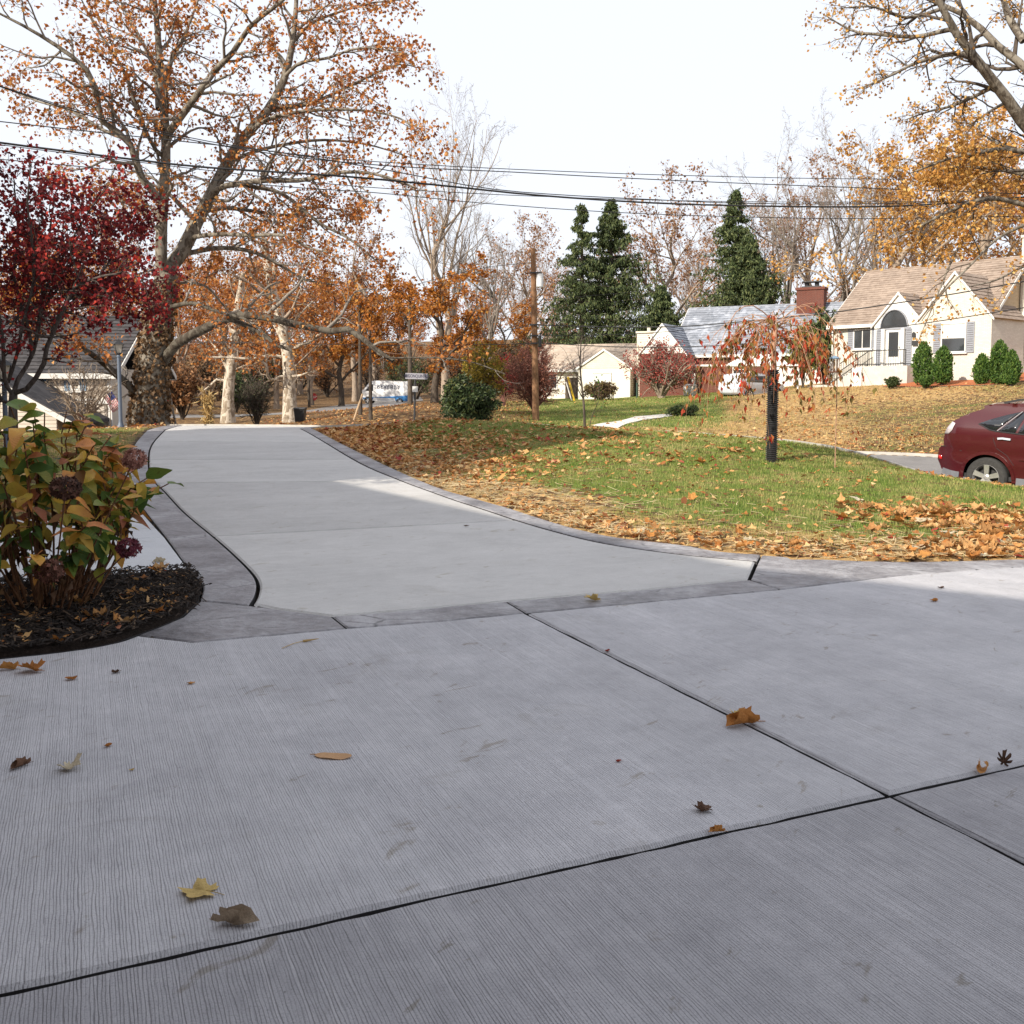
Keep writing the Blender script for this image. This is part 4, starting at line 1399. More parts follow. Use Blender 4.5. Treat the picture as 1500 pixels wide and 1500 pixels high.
M_RTAN = mroof('tan_shingles', (.24, .185, .15), (.34, .27, .22))
M_RGREY = mroof('blue_grey_shingles', (.20, .22, .26), (.38, .40, .45), .6)
M_RDARK = mroof('dark_grey_shingles', (.045, .043, .046), (.085, .08, .083))
M_RBEIGE = mroof('beige_shingles', (.38, .31, .25), (.46, .39, .32), .2)
M_CONC = mplain('stoop_concrete', (.48, .45, .41), .85, .1, 3, .2)


def window(parent, x, y, z, w, h, rz=0.0, cols=1, rows=1, sill=True, blind=False, mat=None, shut=None, shw=.35, proud=.05):
    """A window on an upright wall; parts frame, sash bars, pane and shutters hang under it."""
    o = MB()
    t = .07
    for a, b, s in ((-w / 2, 0, (t, .08, h)), (w / 2, 0, (t, .08, h)), (0, h / 2, (w + t, .08, t)), (0, -h / 2, (w + t, .08, t))):
        o.box((a, -proud + .02, b), s)
    if sill: o.box((0, -proud - .03, -h / 2 - .08), (w + .25, .16, .06))
    f = o.build('window', mat or M_WHITE, parent, loc=(x, y, z))
    f.rotation_euler = (0, 0, rz)
    m = MB().box((0, -.012, 0), (w - t, .02, h - t))
    m.build('pane', M_GLASS, f)
    if blind: MB().box((0, -.026, h * .22), (w - t - .02, .006, h * .5)).build('blind', M_BLIND, f)
    if cols > 1 or rows > 1:
        m = MB()
        for c in range(1, cols): m.box((-w / 2 + w * c / cols, -.045, 0), (.045, .03, h - t))
        for r in range(1, rows): m.box((0, -.043, -h / 2 + h * r / rows), (w - t, .024, .04))
        m.build('sash_bar', mat or M_WHITE, f)
    if shut:
        for s in (-1, 1):
            m = MB()
            xx = s * (w / 2 + t / 2 + shw / 2 + .02)
            m.box((xx, -.035, 0), (shw, .05, h + .1))
            for k in range(int(h / .12)): m.box((xx, -.07, -h / 2 + .1 + k * .12), (shw - .1, .025, .05), rx=.5)
            m.build('shutter', shut, f)
    return f


def gable_roof(parent, x0, x1, y0, y1, ze, rise, mat, trim, over=.35, name='roof', n=14):
    """Ridge along x; shingle courses on both slopes, with fascia and rake boards."""
    ym = (y0 + y1) / 2
    k = rise / (ym - y0)
    a, b, e, f = x0 - over, x1 + over, y0 - over, y1 + over
    zl = ze - over * k
    m = MB()
    m.courses((a, e, zl), (b, e, zl), (a, ym, ze + rise), (b, ym, ze + rise), n, .035, .5, int(x1 * 7))
    m.courses((b, f, zl), (a, f, zl), (b, ym, ze + rise), (a, ym, ze + rise), n, .035, .5, 3)
    m.prism([(a + .01, e + .01, zl - .03), (a + .01, ym, ze + rise - .03), (a + .01, f - .01, zl - .03), (a + .01, f - .01, zl - .16), (a + .01, ym, ze + rise - .16), (a + .01, e + .01, zl - .16)], (b - a - .02, 0, 0))
    m.bar((a, ym, ze + rise + .02), (b, ym, ze + rise + .02), .07, n=6)
    r = m.build(name, mat, parent)
    t = MB()
    t.box(((a + b) / 2, e - .02, zl - .10), (b - a + .04, .05, .2))
    t.box(((a + b) / 2, f + .02, zl - .10), (b - a + .04, .05, .2))
    for xx in (a - .03, b + .03):
        t.strip((xx, e, zl - .1), (xx, ym, ze + rise - .1), .05, .22, up=(1, 0, 0)) if False else None
        for ys in (e, f):
            t.prism([(xx - .02, ys, zl - .2), (xx - .02, ys, zl + .0), (xx - .02, ym, ze + rise + .0), (xx - .02, ym, ze + rise - .2)], (.04, 0, 0))
    t.build('fascia', trim, r)
    return r


def wall_box(parent, x0, x1, y0, y1, z0, z1, mat, name='wall'):
    return MB().span((x0, y0, z0), (x1, y1, z1)).build(name, mat, parent)


def gable_wall(parent, x, y0, y1, ze, rise, mat, th=.2, name='gable_wall'):
    return MB().prism([(x, y0, ze), (x, y1, ze), (x, (y0 + y1) / 2, ze + rise)], (th, 0, 0)).build(name, mat, parent)


# ---- the cape house on the rise
CZ = 2.82                                             # its floor level
cape = empty('cape_house', (20.3, 60.7, 0), math.atan2(-.766, .643), 'white painted brick cape house with arched entry, tan roof and two front gables', 'house')
ZE, W, D = 5.62, 9.6, 8.4
wall_box(cape, 0, W, 0, D, .4, ZE, M_WBRICK)
gable_wall(cape, W - .2, 0, D, ZE, 3.45, M_TBRICK)
gable_wall(cape, 0, 0, D, ZE, 3.45, M_WHITE)
wall_box(cape, W + .002, W + .05, .15, D, .4, ZE, M_TBRICK, 'side_wall')
gable_roof(cape, 0, W, 0, D, ZE, 3.45, M_RTAN, M_WHITE, .3, n=24)


def front_gable(parent, x0, x1, yf, yb, z0, ze, rise, wallm, roofm, flare=0.0, n=12):
    xm = (x0 + x1) / 2
    g = MB()
    g.prism([(x0, yf, z0), (x1, yf, z0), (x1, yf, ze), (xm, yf, ze + rise), (x0, yf, ze)], (0, yb - yf, 0))
    w = g.build('wall', wallm, parent)
    ov = .16
    k = rise / (xm - x0)
    m = MB()
    for s in (-1, 1):
        xe = xm + s * (xm - x0 + ov)
        ze2 = ze - ov * k
        p, q = (xe, yf - .14, ze2 + .03), (xe, yb, ze2 + .03)
        r, t = (xm, yf - .14, ze + rise + .03), (xm, yb, ze + rise + .03)
        if s < 0: m.courses(q, p, t, r, n, .035, .5, 5)
        else: m.courses(p, q, r, t, n, .035, .5, 6)
    ro = m.build('roof', roofm, parent)
    f = MB()
    for s in (-1, 1):
        xe = xm + s * (xm - x0 + ov)
        ze2 = ze - ov * k
        f.prism([(xe, yf - .15, ze2 - .10), (xm, yf - .15, ze + rise - .12), (xm, yf - .15, ze + rise + .05), (xe, yf - .15, ze2 + .05)], (0, .12, 0))
    f.build('fascia', M_WHITE, ro)
    return w


wing = front_gable(cape, 6.05, 10.15, -1.0, 3.2, .4, 5.45, 2.5, M_WBRICK, M_RTAN)
entry = front_gable(cape, 3.0, 6.04, -.45, 2.6, .4, 5.35, 1.75, M_WHITE, M_RTAN, n=9)
# arched, recessed entry: dark opening, door, sidelights and columns
m = MB()
xc, R0 = 4.28, .86
arc = [(xc + R0 * math.cos(t), -.47, 5.02 + R0 * 1.28 * math.sin(t)) for t in np.linspace(0, math.pi, 15)]
m.prism(arc, (0, .03, 0))
m.build('arch_window', M_GLASS, cape)
m = MB()
for i in range(14):
    a, b = arc[i], arc[i + 1]
    m.strip((a[0], -.50, a[2]), (b[0], -.50, b[2]), .06, .10, up=(0, 1, 0))
m.box((xc, -.50, 5.0), (2 * R0 + .3, .08, .12))
m.build('arch_trim', M_GREYSH, cape)
door = MB().box((xc, -.48, CZ + 1.05), (.95, .06, 2.1)).build('door', M_WHITE, cape)
MB().box((xc, -.52, CZ + 1.25), (.6, .03, 1.45)).build('pane', M_GLASS, door)
MB().bar((xc + .38, -.54, CZ + 1.0), (xc + .38, -.54, CZ + 1.12), .02).build('handle', M_IRON, door)
for s in (-1, 1):
    sh = MB().box((xc + s * .93, -.49, CZ + 1.08), (.36, .05, 2.15))
    for k in range(16): sh.box((xc + s * .93, -.525, CZ + .1 + k * .13), (.27, .025, .06), rx=.5)
    sh.build('shutter', M_GREYSH, cape)
    MB().box((xc + s * .62, -.56, CZ + 1.08), (.2, .2, 2.2)).build('column', M_WHITE, cape)
lan = MB().box((5.55, -.58, 4.55), (.16, .16, .26)).bar((5.55, -.58, 4.68), (5.55, -.58, 4.78), .08, .01, 6).box((5.55, -.5, 4.7), (.04, .14, .04))
lan.build('wall_lamp', M_IRON, cape)
MB().box((.55, -.06, 4.75), (.14, .12, .3)).build('wall_lamp', M_IRON, cape)
MB().box((5.62, -.52, 4.1), (.34, .12, .28)).build('mailbox', M_IRON, cape)
window(cape, 2.0, 0, 4.48, 1.15, 1.15, cols=2, shut=M_GREYSH, shw=.36, blind=False)
window(cape, 8.1, -1.0, 4.30, 1.35, 1.6, rows=2, shut=M_GREYSH, shw=.42, blind=True)
window(cape, W + .05, 2.1, 4.45, .95, 1.25, math.pi / 2, cols=2, rows=2, blind=True)
window(cape, .9, 0, 2.05, .6, .4)
# chimney against the gable end
ch = MB().span((W + .06, 3.35, .4), (W + .62, 5.3, 5.3)).span((W + .06, 3.7, 5.3), (W + .55, 4.9, 10.1)).prism([(W + .06, 3.35, 5.3), (W + .06, 3.7, 5.9), (W + .06, 4.9, 5.9), (W + .06, 5.3, 5.3)], (.52, 0, 0))
c = ch.build('chimney', M_WBRICK, cape)
MB().span((W + .0, 3.62, 10.1), (W + .62, 4.98, 10.25)).build('chimney_cap', M_CONC, c)
m = MB().bar((W + .14, .12, 1.4), (W + .14, .12, 5.3), .05).bar((W + .14, .12, 5.3), (W + .3, -.25, 5.55), .05)
m.build('downspout', M_WHITE, cape)
m = MB().bar((-.02, -.1, 1.4), (-.02, -.1, 5.3), .05)
m.build('downspout', M_WHITE, cape)
# stoop, steps and railings
st = MB().span((2.7, -1.9, .6), (5.9, -.46, CZ - .05)).build('stoop', M_CONC, cape)
for k in range(6):
    zt = CZ - .05 - .19 * (k + 1)
    MB().span((2.7 - .31 * (k + 1), -1.75, .6), (2.7 - .31 * k, -.5, zt)).build('step', M_CONC, cape)
MB().span((2.55, -2.05, .6), (3.15, -1.9, CZ - .12)).build('pier', M_WHITE, cape)


def railing(p0, p1, nb):
    m = MB()
    p0, p1 = Vector(p0), Vector(p1)
    for hgt in (.92, .12): m.bar(p0 + Vector((0, 0, hgt)), p1 + Vector((0, 0, hgt)), .028, n=6)
    for k in range(nb + 1):
        p = p0.lerp(p1, k / nb)
        m.bar(p, p + Vector((0, 0, .95)), .026 if k in (0, nb) else .014, n=5)
    return m.build('railing', M_IRON, cape)


railing((2.75, -1.82, CZ - .05), (5.75, -1.82, CZ - .05), 20)
railing((2.7, -1.72, CZ - .05), (.85, -1.72, CZ - 1.2), 12)
railing((2.7, -.56, CZ - .05), (.85, -.56, CZ - 1.2), 12)
MB().span((-.9, -1.4, .6), (.5, -.02, 1.68)).build('low_wall', M_CONC, cape)


def world_of(o, p):
    return Matrix.Translation(o.location) @ Matrix.Rotation(o.rotation_euler.z, 4, 'Z') @ Vector(p)


# mulch bed with arborvitae along the front
red = NT('red_mulch')
v_ = red.wpos()
M_REDM = red.pbr(red.ramp(red.noise(v_, 9, 6, .75), [(.3, (.20, .06, .025)), (.55, (.42, .14, .06)), (.75, (.55, .24, .12))]), .95, red.bump(red.noise(v_, 25, 4), .6, .03), spec=.1)
bed = [world_of(cape, p) for p in ((5.0, -1.95, 0), (5.4, -3.6, 0), (8.0, -4.2, 0), (11.5, -3.6, 0), (13.2, -.5, 0), (12.8, 3.0, 0), (9.7, 3.0, 0), (9.7, .3, 0), (10.25, .2, 0), (10.2, -1.05, 0), (6.0, -1.05, 0))]
o = slab('mulch_bed', np.array([[p.x, p.y] for p in bed]), M_REDM, None, zf=lambda x, y: Hg(np.c_[x, y]), gap=0, lift=.05, grid=.6)
tag(o, kind='structure')


def arborvitae(px, py0, py1, Y, wid, label, seed):
    """A clipped upright evergreen: sprays of foliage through a tapered volume on a short stem."""
    x = at(px, py1, Y)[0]
    zg = H1(x, Y)
    h = at(px, py0, Y)[2] - at(px, py1, Y)[2]
    root = empty('arborvitae', (x, Y, at(px, py1, Y)[2] - .08), 0, label, 'shrub', 'upright evergreens along the cape house front')
    rg = np.random.default_rng(seed)
    n = 3200
    z = rg.random(n)
    prof = np.interp(z, [0, .08, .3, .6, .85, 1], [.55, .85, 1.0, .92, .6, .08])
    a = rg.random(n) * 2 * np.pi
    rr = prof * wid / 2 * (1 - .45 * rg.random(n) ** 2.2) * (1 + .10 * np.sin(a * 3 + z * 9 + seed) + .06 * np.sin(a * 5 - z * 14))
    c = np.stack([np.cos(a) * rr, np.sin(a) * rr, .1 + z * (h - .1)], 1)
    V, T = leaf_cloud(rg, np.repeat(c[:, None, :], 2, 1), 1, (0, 1), (.10, .2), .5, -.9, .12, .03)
    tag(link('foliage', mesh_np('foliage', V, [T], [L_ARB]), root), kind='stuff')
    MB().bar((0, 0, -.15), (0, 0, h * .8), wid * .12, .02, 6).build('stem', M_DARK, root)


for q in [(1351, 501, 562, 52.6, .98, 'tall pointed arborvitae beside the entry stoop', 1), (1380, 508, 562, 51.5, .95, 'arborvitae in front of the picture window wall', 2),
          (1437.5, 519, 562, 50.3, .72, 'smallest arborvitae at the corner of the white front gable', 3), (1463, 499, 563, 49.8, .95, 'tallest arborvitae in front of the tan brick side wall', 4),
          (1481, 514, 563, 48.6, .74, 'slim arborvitae beside the white chimney', 5)]:
    arborvitae(*q)

# ---- the brick house with the blue grey roof
b2 = empty('brick_house', (*at(962, 580, 70)[:2], 0), math.radians(-28), 'red brick house with blue grey roof and bright white front gable', 'house')
zb = 1.0
wall_box(b2, 1.0, 15.0, .8, 9.5, zb - 1.0, 4.1, M_RBRICK)
gable_wall(b2, 14.8, .8, 9.5, 4.1, 3.45, M_RBRICK)
gable_wall(b2, 1.0, .8, 9.5, 4.1, 3.45, M_WHITE)
gable_roof(b2, 1.0, 15.0, .8, 9.5, 4.1, 3.45, M_RGREY, M_WHITE, .3, n=20)
front_gable(b2, -.9, 2.5, -1.2, 4.4, zb - 1, 4.0, 2.05, M_RBRICK, M_RGREY)
MB().prism([(-.87, -1.23, 3.95), (2.47, -1.23, 3.95), (.8, -1.23, 5.98)], (0, .03, 0)).build('gable_board', M_WHITE, b2)
window(b2, .8, -1.2, 2.75, 1.5, 1.2, cols=2, rows=2, blind=True)
window(b2, 6.0, .8, 2.8, 1.2, 1.3, cols=2, rows=2)
gd = MB().box((10.2, .76, 1.95), (4.6, .06, 2.2))
for k in range(4): gd.box((10.2, .72, 1.1 + k * .55), (4.4, .04, .46))
gd.build('garage_door', M_WHITE, b2)
chm = MB().span((9.0, 4.2, 3), (10.9, 5.4, 8.5)).span((8.92, 4.12, 8.5), (10.98, 5.48, 8.68))
c = chm.build('chimney', M_RBRICK, b2)
m = MB().span((9.3, 4.4, 8.68), (10.6, 5.2, 8.78)).bar((9.6, 4.8, 8.78), (9.6, 4.8, 9.05), .16, n=8).bar((10.3, 4.8, 8.78), (10.3, 4.8, 9.05), .16, n=8).span((9.3, 4.4, 9.07), (10.6, 5.2, 9.13))
m.build('chimney_cap', M_IRON, c)
# a plain gable house seen between the two
b4 = empty('brick_house', (*at(1196, 560, 92)[:2], 0), math.radians(-20), 'dark red brick house with white gable glimpsed past the brick chimney', 'house')
wall_box(b4, -3, 9, 0, 8, 0, 5.6, M_RBRICK)
gable_wall(b4, -3, 0, 8, 5.6, 2.6, M_WHITE)
gable_roof(b4, -3, 9, 0, 8, 5.6, 2.6, M_RGREY, M_WHITE, .4, n=14)
window(b4, 1.0, 0, 4.2, 1.2, 1.5, rows=2)

# ---- the tan ranch house
rh = empty('ranch_house', (*at(854, 586, 74)[:2], 0), math.radians(-22), 'low cream ranch house with beige roof and sided chimney', 'house')
zr = .1
wall_box(rh, -4.5, 5.0, 1.4, 9.0, zr, 3.15, M_CREAM)
gable_roof(rh, -4.5, 4.6, 1.4, 9.0, 3.15, 1.85, M_RBEIGE, M_WHITE, .45, n=16)
front_gable(rh, -.2, 3.9, -.6, 5.4, zr, 3.05, 1.35, M_CREAM, M_RBEIGE, n=10)
s = MB().courses((3.92, -.6, .3), (3.92, 1.4, .3), (3.92, -.6, 3.1), (3.92, 1.4, 3.1), 18, .025).courses((-.15, -.62, 3.0), (3.85, -.62, 3.0), (1.7, -.62, 4.2), (2.0, -.62, 4.2), 8, .02)
s.build('siding', M_TANSIDE, rh)
window(rh, 1.75, -.6, 1.95, 1.3, 1.35, cols=2, blind=True)
MB().box((-1.4, 1.35, 1.25), (1.0, .08, 2.1)).build('door', M_DARK, rh)
m = MB().box((-.5, .9, 1.6), (.16, .16, 2.9))
m.build('porch_post', mplain('cedar_post', (.36, .17, .08), .8), rh)
window(rh, -3.2, 1.4, 2.0, 1.2, 1.1, cols=2)
cc = MB().courses((4.15, .3, .2), (5.75, .3, .2), (4.15, .3, 5.6), (5.75, .3, 5.6), 34, .02).courses((4.15, 1.3, .2), (4.15, .3, .2), (4.15, 1.3, 5.6), (4.15, .3, 5.6), 34, .02)
cc.span((4.17, .32, .1), (5.73, 1.3, 5.6))
c = cc.build('chimney', M_TANSIDE, rh)
MB().span((4.08, .22, 5.6), (5.82, 1.4, 5.75)).bar((4.95, .8, 5.75), (4.95, .8, 6.05), .14, n=8).build('chimney_cap', M_TANSIDE, c)

# ---- the tan sided house beside the crimson maple
YH = 37.0
lc = at(165, 625, YH)
lh = empty('sided_house', (lc[0], lc[1], 0), math.radians(3), 'tan sided house with dark shingle roof and porch gable behind the crimson maple', 'house')
ze = at(165, 540, YH)[2]
zl = -.3
wall_box(lh, -13, 0, 0, 7, zl - .6, ze, M_SIDING)
s = MB().courses((-13, -.005, zl), (-.12, -.005, zl), (-13, -.005, ze), (-.12, -.005, ze), 24, .03)
s.build('siding', M_SIDING, lh)
MB().box((-.06, -.03, (zl + ze) / 2), (.14, .06, ze - zl)).build('corner_board', M_WHITE, lh)
gable_roof(lh, -13, 0, 0, 7, ze, 2.2, M_RDARK, M_WHITE, .3, n=16)
MB().box((-1.0, -.05, .98), (1.75, .1, .2)).build('band_board', M_WHITE, lh)
gdr = MB().box((-.75, -.05, .25), (1.1, .06, 1.1))
for k in range(4): gdr.box((-.75, -.09, -.14 + k * .27), (1.0, .04, .23))
gdr.build('garage_door', M_SIDING, lh)
window(lh, -2.9, 0, 1.76, .42, .66, rows=2, shut=M_BLUESH, shw=.24)
window(lh, -1.35, 0, 1.76, .3, .66, rows=2, shut=M_BLUESH, shw=.2)
# porch with its raking roof in front
pr = MB()
pr.prism([(-8.6, -3.2, zl - .5), (-.75, -3.2, zl - .5), (-.75, -3.2, .5), (-4.4, -3.2, 2.62), (-8.6, -3.2, .3)], (0, 3.1, 0))
pr.build('porch_wall', M_SIDING, lh)
MB().courses((-8.6, -3.22, zl), (-.78, -3.22, zl), (-8.6, -3.22, .5), (-.78, -3.22, .5), 6, .025).courses((-8.2, -3.22, .5), (-.8, -3.22, .5), (-4.6, -3.22, 2.5), (-4.3, -3.22, 2.5), 14, .025).build('siding', M_SIDING, lh)
rf = MB().prism([(-.1, -3.5, .20), (-.1, -3.5, .34), (-4.4, -3.5, 2.86), (-8.9, -3.5, .34), (-8.9, -3.5, .20), (-4.4, -3.5, 2.72)], (0, 3.45, 0)).build('porch_roof', M_RDARK, lh)
MB().prism([(-.06, -3.54, .08), (-.06, -3.54, .27), (-4.4, -3.54, 2.80), (-8.9, -3.54, .27), (-8.9, -3.54, .08), (-4.4, -3.54, 2.58)], (0, .04, 0)).build('fascia', M_WHITE, rf)
# ------------------------------------------------------------------ the parked car
def mpaint(name, col, flake=.5):
    n = NT(name)
    v = n.coords()
    c = n.mix(n.ramp(n.noise(v, 300, 2), [(.4, 0.0), (.7, flake)]), col, tuple(min(1, x * 1.8) for x in col))
    return n.pbr(c, .35, None, .0, .9, .3)


M_MAROON = mpaint('maroon_car_paint', (.048, .0045, .007))
M_RUBBER = mplain('tyre_rubber', (.035, .034, .033), .85, .2, 20, .3)
M_ALLOY = mplain('alloy', (.62, .61, .60), .3, .05, 10, 0, .8)
M_TRIM = mplain('black_plastic', (.025, .025, .027), .5, .1, 10)
M_SILL = mplain('grey_cladding', (.13, .135, .15), .5, .1, 10)
M_CARGLASS = NT('tinted_glass').pbr((.012, .014, .018), .04, None, 0, .0, 1.0)
M_CHROME = mplain('chrome', (.75, .75, .76), .12, .03, 5, 0, 1.0)
M_TAIL = mplain('clear_red_lens', (.50, .44, .46), .1, .15, 14, 0, 0, 1.0)
M_REDLENS = mplain('red_lens', (.55, .015, .012), .15, .1, 14, 0, 0, .5)
M_WPAINT = mpaint('white_car_paint', (.72, .72, .72), .1)
M_SILVER = mpaint('silver_car_paint', (.42, .45, .50), .3)


def ysurf(x, z, L, hw, zb, zr, tumble):
    """Half width of a car body at (x along, z up)."""
    y = hw * (1 - .10 * sstep(zb, .30, z)) - tumble * sstep(zb * .98, zr, z) ** 1.0
    y = y - hw * .17 * sstep(.55, 0.0, x) ** 2 - hw * .20 * sstep(L - .9, L, x) ** 2
    return y + .018 * np.exp(-((z - zb * .80) / .05) ** 2) + .03 * np.exp(-((z - .62) / .10) ** 2)


def side_panel(outline, yfun, sgn, grid=.09, holes=()):
    p = densify(np.asarray(outline, float), .06)
    x0, z0 = p.min(0)
    x1, z1 = p.max(0)
    gx_, gz_ = np.meshgrid(np.arange(x0, x1, grid), np.arange(z0, z1, grid))
    G = np.stack([gx_.ravel(), gz_.ravel()], 1)
    G = G[inpoly(G, p)]
    G = G[dline(G, p, True) > .03] if len(G) else G
    n = len(p)
    v, e, f, *_ = delaunay_2d_cdt([Vector(q) for q in p] + [Vector(q) for q in G], [(k, (k + 1) % n) for k in range(n)], [], 1, 1e-5)
    q = np.array([(a.x, a.y) for a in v])
    V = np.c_[q[:, 0], sgn * yfun(q[:, 0], q[:, 1]), q[:, 1]]
    T = np.array([list(t) for t in f if len(t) == 3], int)
    a, b, c = q[T[:, 0]], q[T[:, 1]], q[T[:, 2]]
    cr = (b[:, 0] - a[:, 0]) * (c[:, 1] - a[:, 1]) - (b[:, 1] - a[:, 1]) * (c[:, 0] - a[:, 0])
    fl = (cr > 0) if sgn > 0 else (cr < 0)
    T[fl] = T[fl][:, ::-1]
    return V, T, p


def arch(cx, cz, r, n=14, z0=.3):
    a0 = math.asin(min(1, (cz - z0) / r))
    return [(cx + r * math.cos(t), cz + r * math.sin(t)) for t in np.linspace(math.pi + a0, -a0, n)]


def make_car(root, prof_top, prof_rear, prof_nose, L, hw, zb, zr, tumble, wb, zs, paint, windows, wheel_r=.36, glass_strips=()):
    """prof_top: (x,z) over the roof line from tail to nose; the sill runs back along zs with wheel arches at wb."""
    yf = lambda x, z: ysurf(x, z, L, hw, zb, zr, tumble)
    bottom = []
    for cx in sorted(wb, reverse=True): bottom += arch(cx, wheel_r - .01, wheel_r + .065, 14, zs)[::-1]
    loop = list(prof_rear) + list(prof_top) + list(prof_nose) + bottom
    Vs, Ts, k = [], [], 0
    rims = []
    for s in (-1, 1):
        V, T, p = side_panel(loop, yf, s)
        Vs.append(V)
        Ts.append(T + k)
        k += len(V)
    spine = densify(np.array(list(prof_rear) + list(prof_top) + list(prof_nose)), .05, False)
    yy = yf(spine[:, 0], spine[:, 1])
    m = 11
    u = np.linspace(-1, 1, m)
    dome = .045 * (1 - u ** 2)
    nrm = np.gradient(spine, axis=0)
    nrm = np.stack([-nrm[:, 1], nrm[:, 0]], 1)
    nrm /= np.linalg.norm(nrm, axis=1, keepdims=True)
    X = spine[:, None, 0] + nrm[:, None, 0] * dome[None] * 1.0
    Zz = spine[:, None, 1] + nrm[:, None, 1] * dome[None]
    Y = yy[:, None] * u[None]
    n = len(spine)
    i, j = np.meshgrid(np.arange(n - 1), np.arange(m - 1), indexing='ij')
    Q = np.stack([i * m + j, i * m + j + 1, (i + 1) * m + j + 1, (i + 1) * m + j], -1).reshape(-1, 4) + k
    Vs.append(np.stack([X, Y, Zz], -1).reshape(-1, 3))
    body = link('body', mesh_np('body', np.vstack(Vs), [np.vstack(Ts), Q], [paint], True), root)
    wv = body.modifiers.new('weld', 'WELD')
    wv.merge_threshold = .004
    sm = body.modifiers.new('edges', 'EDGE_SPLIT')
    sm.split_angle = math.radians(38)
    # floor and dark wheel wells
    MB().span((.35, -hw + .12, zs + .02), (L - .4, hw - .12, zs + .1)).build('underbody', M_TRIM, root)
    for cx in wb:
        for s in (-1, 1):
            MB().bar((cx, s * (hw - .55), wheel_r), (cx, s * (hw - .28), wheel_r), wheel_r + .055, n=24).build('wheel_well', M_TRIM, root)
    for name, poly, mat, off in windows:
        for s in (-1, 1):
            V, T, p = side_panel(poly, lambda x, z: yf(x, z) + off, s, .12)
            o = link(name, mesh_np(name, V, [T], [mat], True), root)
            o.modifiers.new('solid', 'SOLIDIFY').thickness = .004
    for cx in wb:
        for s in (-1, 1):
            w = MB()
            R = wheel_r
            prof = [(R * .66, -.11), (R * .9, -.115), (R * .985, -.085), (R, -.05), (R, .05), (R * .985, .085), (R * .9, .115), (R * .66, .11)]
            w.lathe(prof, 36, cap=False)
            t = w.build('wheel', M_RUBBER, root, smooth=40)
            t.location = (cx, s * (hw - .13), R)
            t.rotation_euler = (-s * math.pi / 2, 0, 0)
            r = MB()
            r.lathe([(R * .67, -.09), (R * .68, .09), (R * .63, .105), (R * .60, .085), (R * .58, -.02)], 36, cap=False)
            r.lathe([(R * .17, 0), (R * .17, .075), (R * .10, .088)], 20)
            for a in range(5):
                for d in (-.16, .16):
                    th = 2 * math.pi * a / 5 + .3
                    p0 = (R * .14 * math.cos(th + d), R * .14 * math.sin(th + d), .065)
                    p1 = (R * .64 * math.cos(th + d * .55), R * .64 * math.sin(th + d * .55), .085)
                    r.strip(p0, p1, .055, .035)
            r.build('rim', M_ALLOY, t, smooth=40)
            MB().lathe([(R * .6, -.05), (R * .6, -.03)], 24).build('brake_disc', M_TRIM, t)
    return body, yf


def strip_on(root, name, pts, yf, w, mat, off=.004, t=.006):
    for s in (-1, 1):
        m = MB()
        q = [(x, s * (float(yf(x, z)) + off), z) for x, z in pts]
        for a, b in zip(q, q[1:]): m.strip(a, b, w, t, up=(0, s, .0001))
        m.build(name, mat, root)


suv = empty('parked_suv', (0, 0, 0), 0, 'dark maroon SUV parked at the kerb with only its rear half in view', 'car')
rear = [(.20, .335), (.06, .43), (.0, .60), (.01, .80), (.05, .845), (.13, .865), (.12, 1.0), (.14, 1.10), (.20, 1.22), (.29, 1.33), (.52, 1.475)]
top = [(.80, 1.595), (.765, 1.635), (.88, 1.665), (1.3, 1.70), (1.9, 1.712), (2.3, 1.70), (2.75, 1.63), (3.25, 1.38), (3.68, 1.14), (4.2, 1.03), (4.52, .92)]
nose = [(4.68, .76), (4.72, .55), (4.60, .34), (4.3, .28)]
wins = [('side_window', [(.78, 1.325), (.98, 1.235), (1.09, 1.215), (1.42, 1.56), (1.2, 1.495), (.98, 1.415)], M_CARGLASS, .006),
        ('side_window', [(1.14, 1.21), (1.42, 1.195), (1.55, 1.59), (1.475, 1.575)], M_CARGLASS, .006),
        ('side_window', [(1.465, 1.193), (2.12, 1.175), (2.12, 1.615), (1.60, 1.597)], M_CARGLASS, .006),
        ('side_window', [(2.2, 1.172), (3.05, 1.15), (2.95, 1.25), (2.6, 1.55), (2.2, 1.612)], M_CARGLASS, .006),
        ('tail_light', [(.135, 1.09), (.24, 1.10), (.31, 1.17), (.35, 1.30), (.28, 1.325), (.19, 1.20)], M_TAIL, .010),
        ('side_marker', [(.02, .60), (.09, .605), (.09, .68), (.02, .68)], M_REDLENS, .008)]
bd, yf = make_car(suv, top, rear, nose, 4.73, .92, 1.16, 1.71, .22, (.96, 3.68), .30, M_MAROON, wins)
strip_on(suv, 'sill', [(1.46, .33), (2.3, .325), (3.26, .33)], yf, .13, M_SILL, .006, .02)
strip_on(suv, 'rear_valance', [(.10, .40), (.30, .37), (.46, .36)], yf, .10, M_SILL, .008, .02)
strip_on(suv, 'door_moulding', [(1.50, .735), (2.3, .715), (3.2, .70)], yf, .035, M_MAROON, .014, .022)
strip_on(suv, 'door_seam', [(1.42, .62), (1.30, .78), (1.12, .90), (1.06, 1.05), (1.08, 1.2)], yf, .007, M_TRIM, .001, .004)
strip_on(suv, 'door_seam', [(2.10, 1.08), (2.12, .7), (2.10, .36)], yf, .007, M_TRIM, .001, .004)
strip_on(suv, 'door_handle', [(1.14, 1.075), (1.22, 1.085), (1.36, 1.075)], yf, .035, M_SILVER, .022, .025)
strip_on(suv, 'window_trim', [(.77, 1.315), (.98, 1.222), (1.1, 1.202), (1.45, 1.182), (2.1, 1.163), (3.05, 1.138)], yf, .018, M_TRIM, .008, .01)
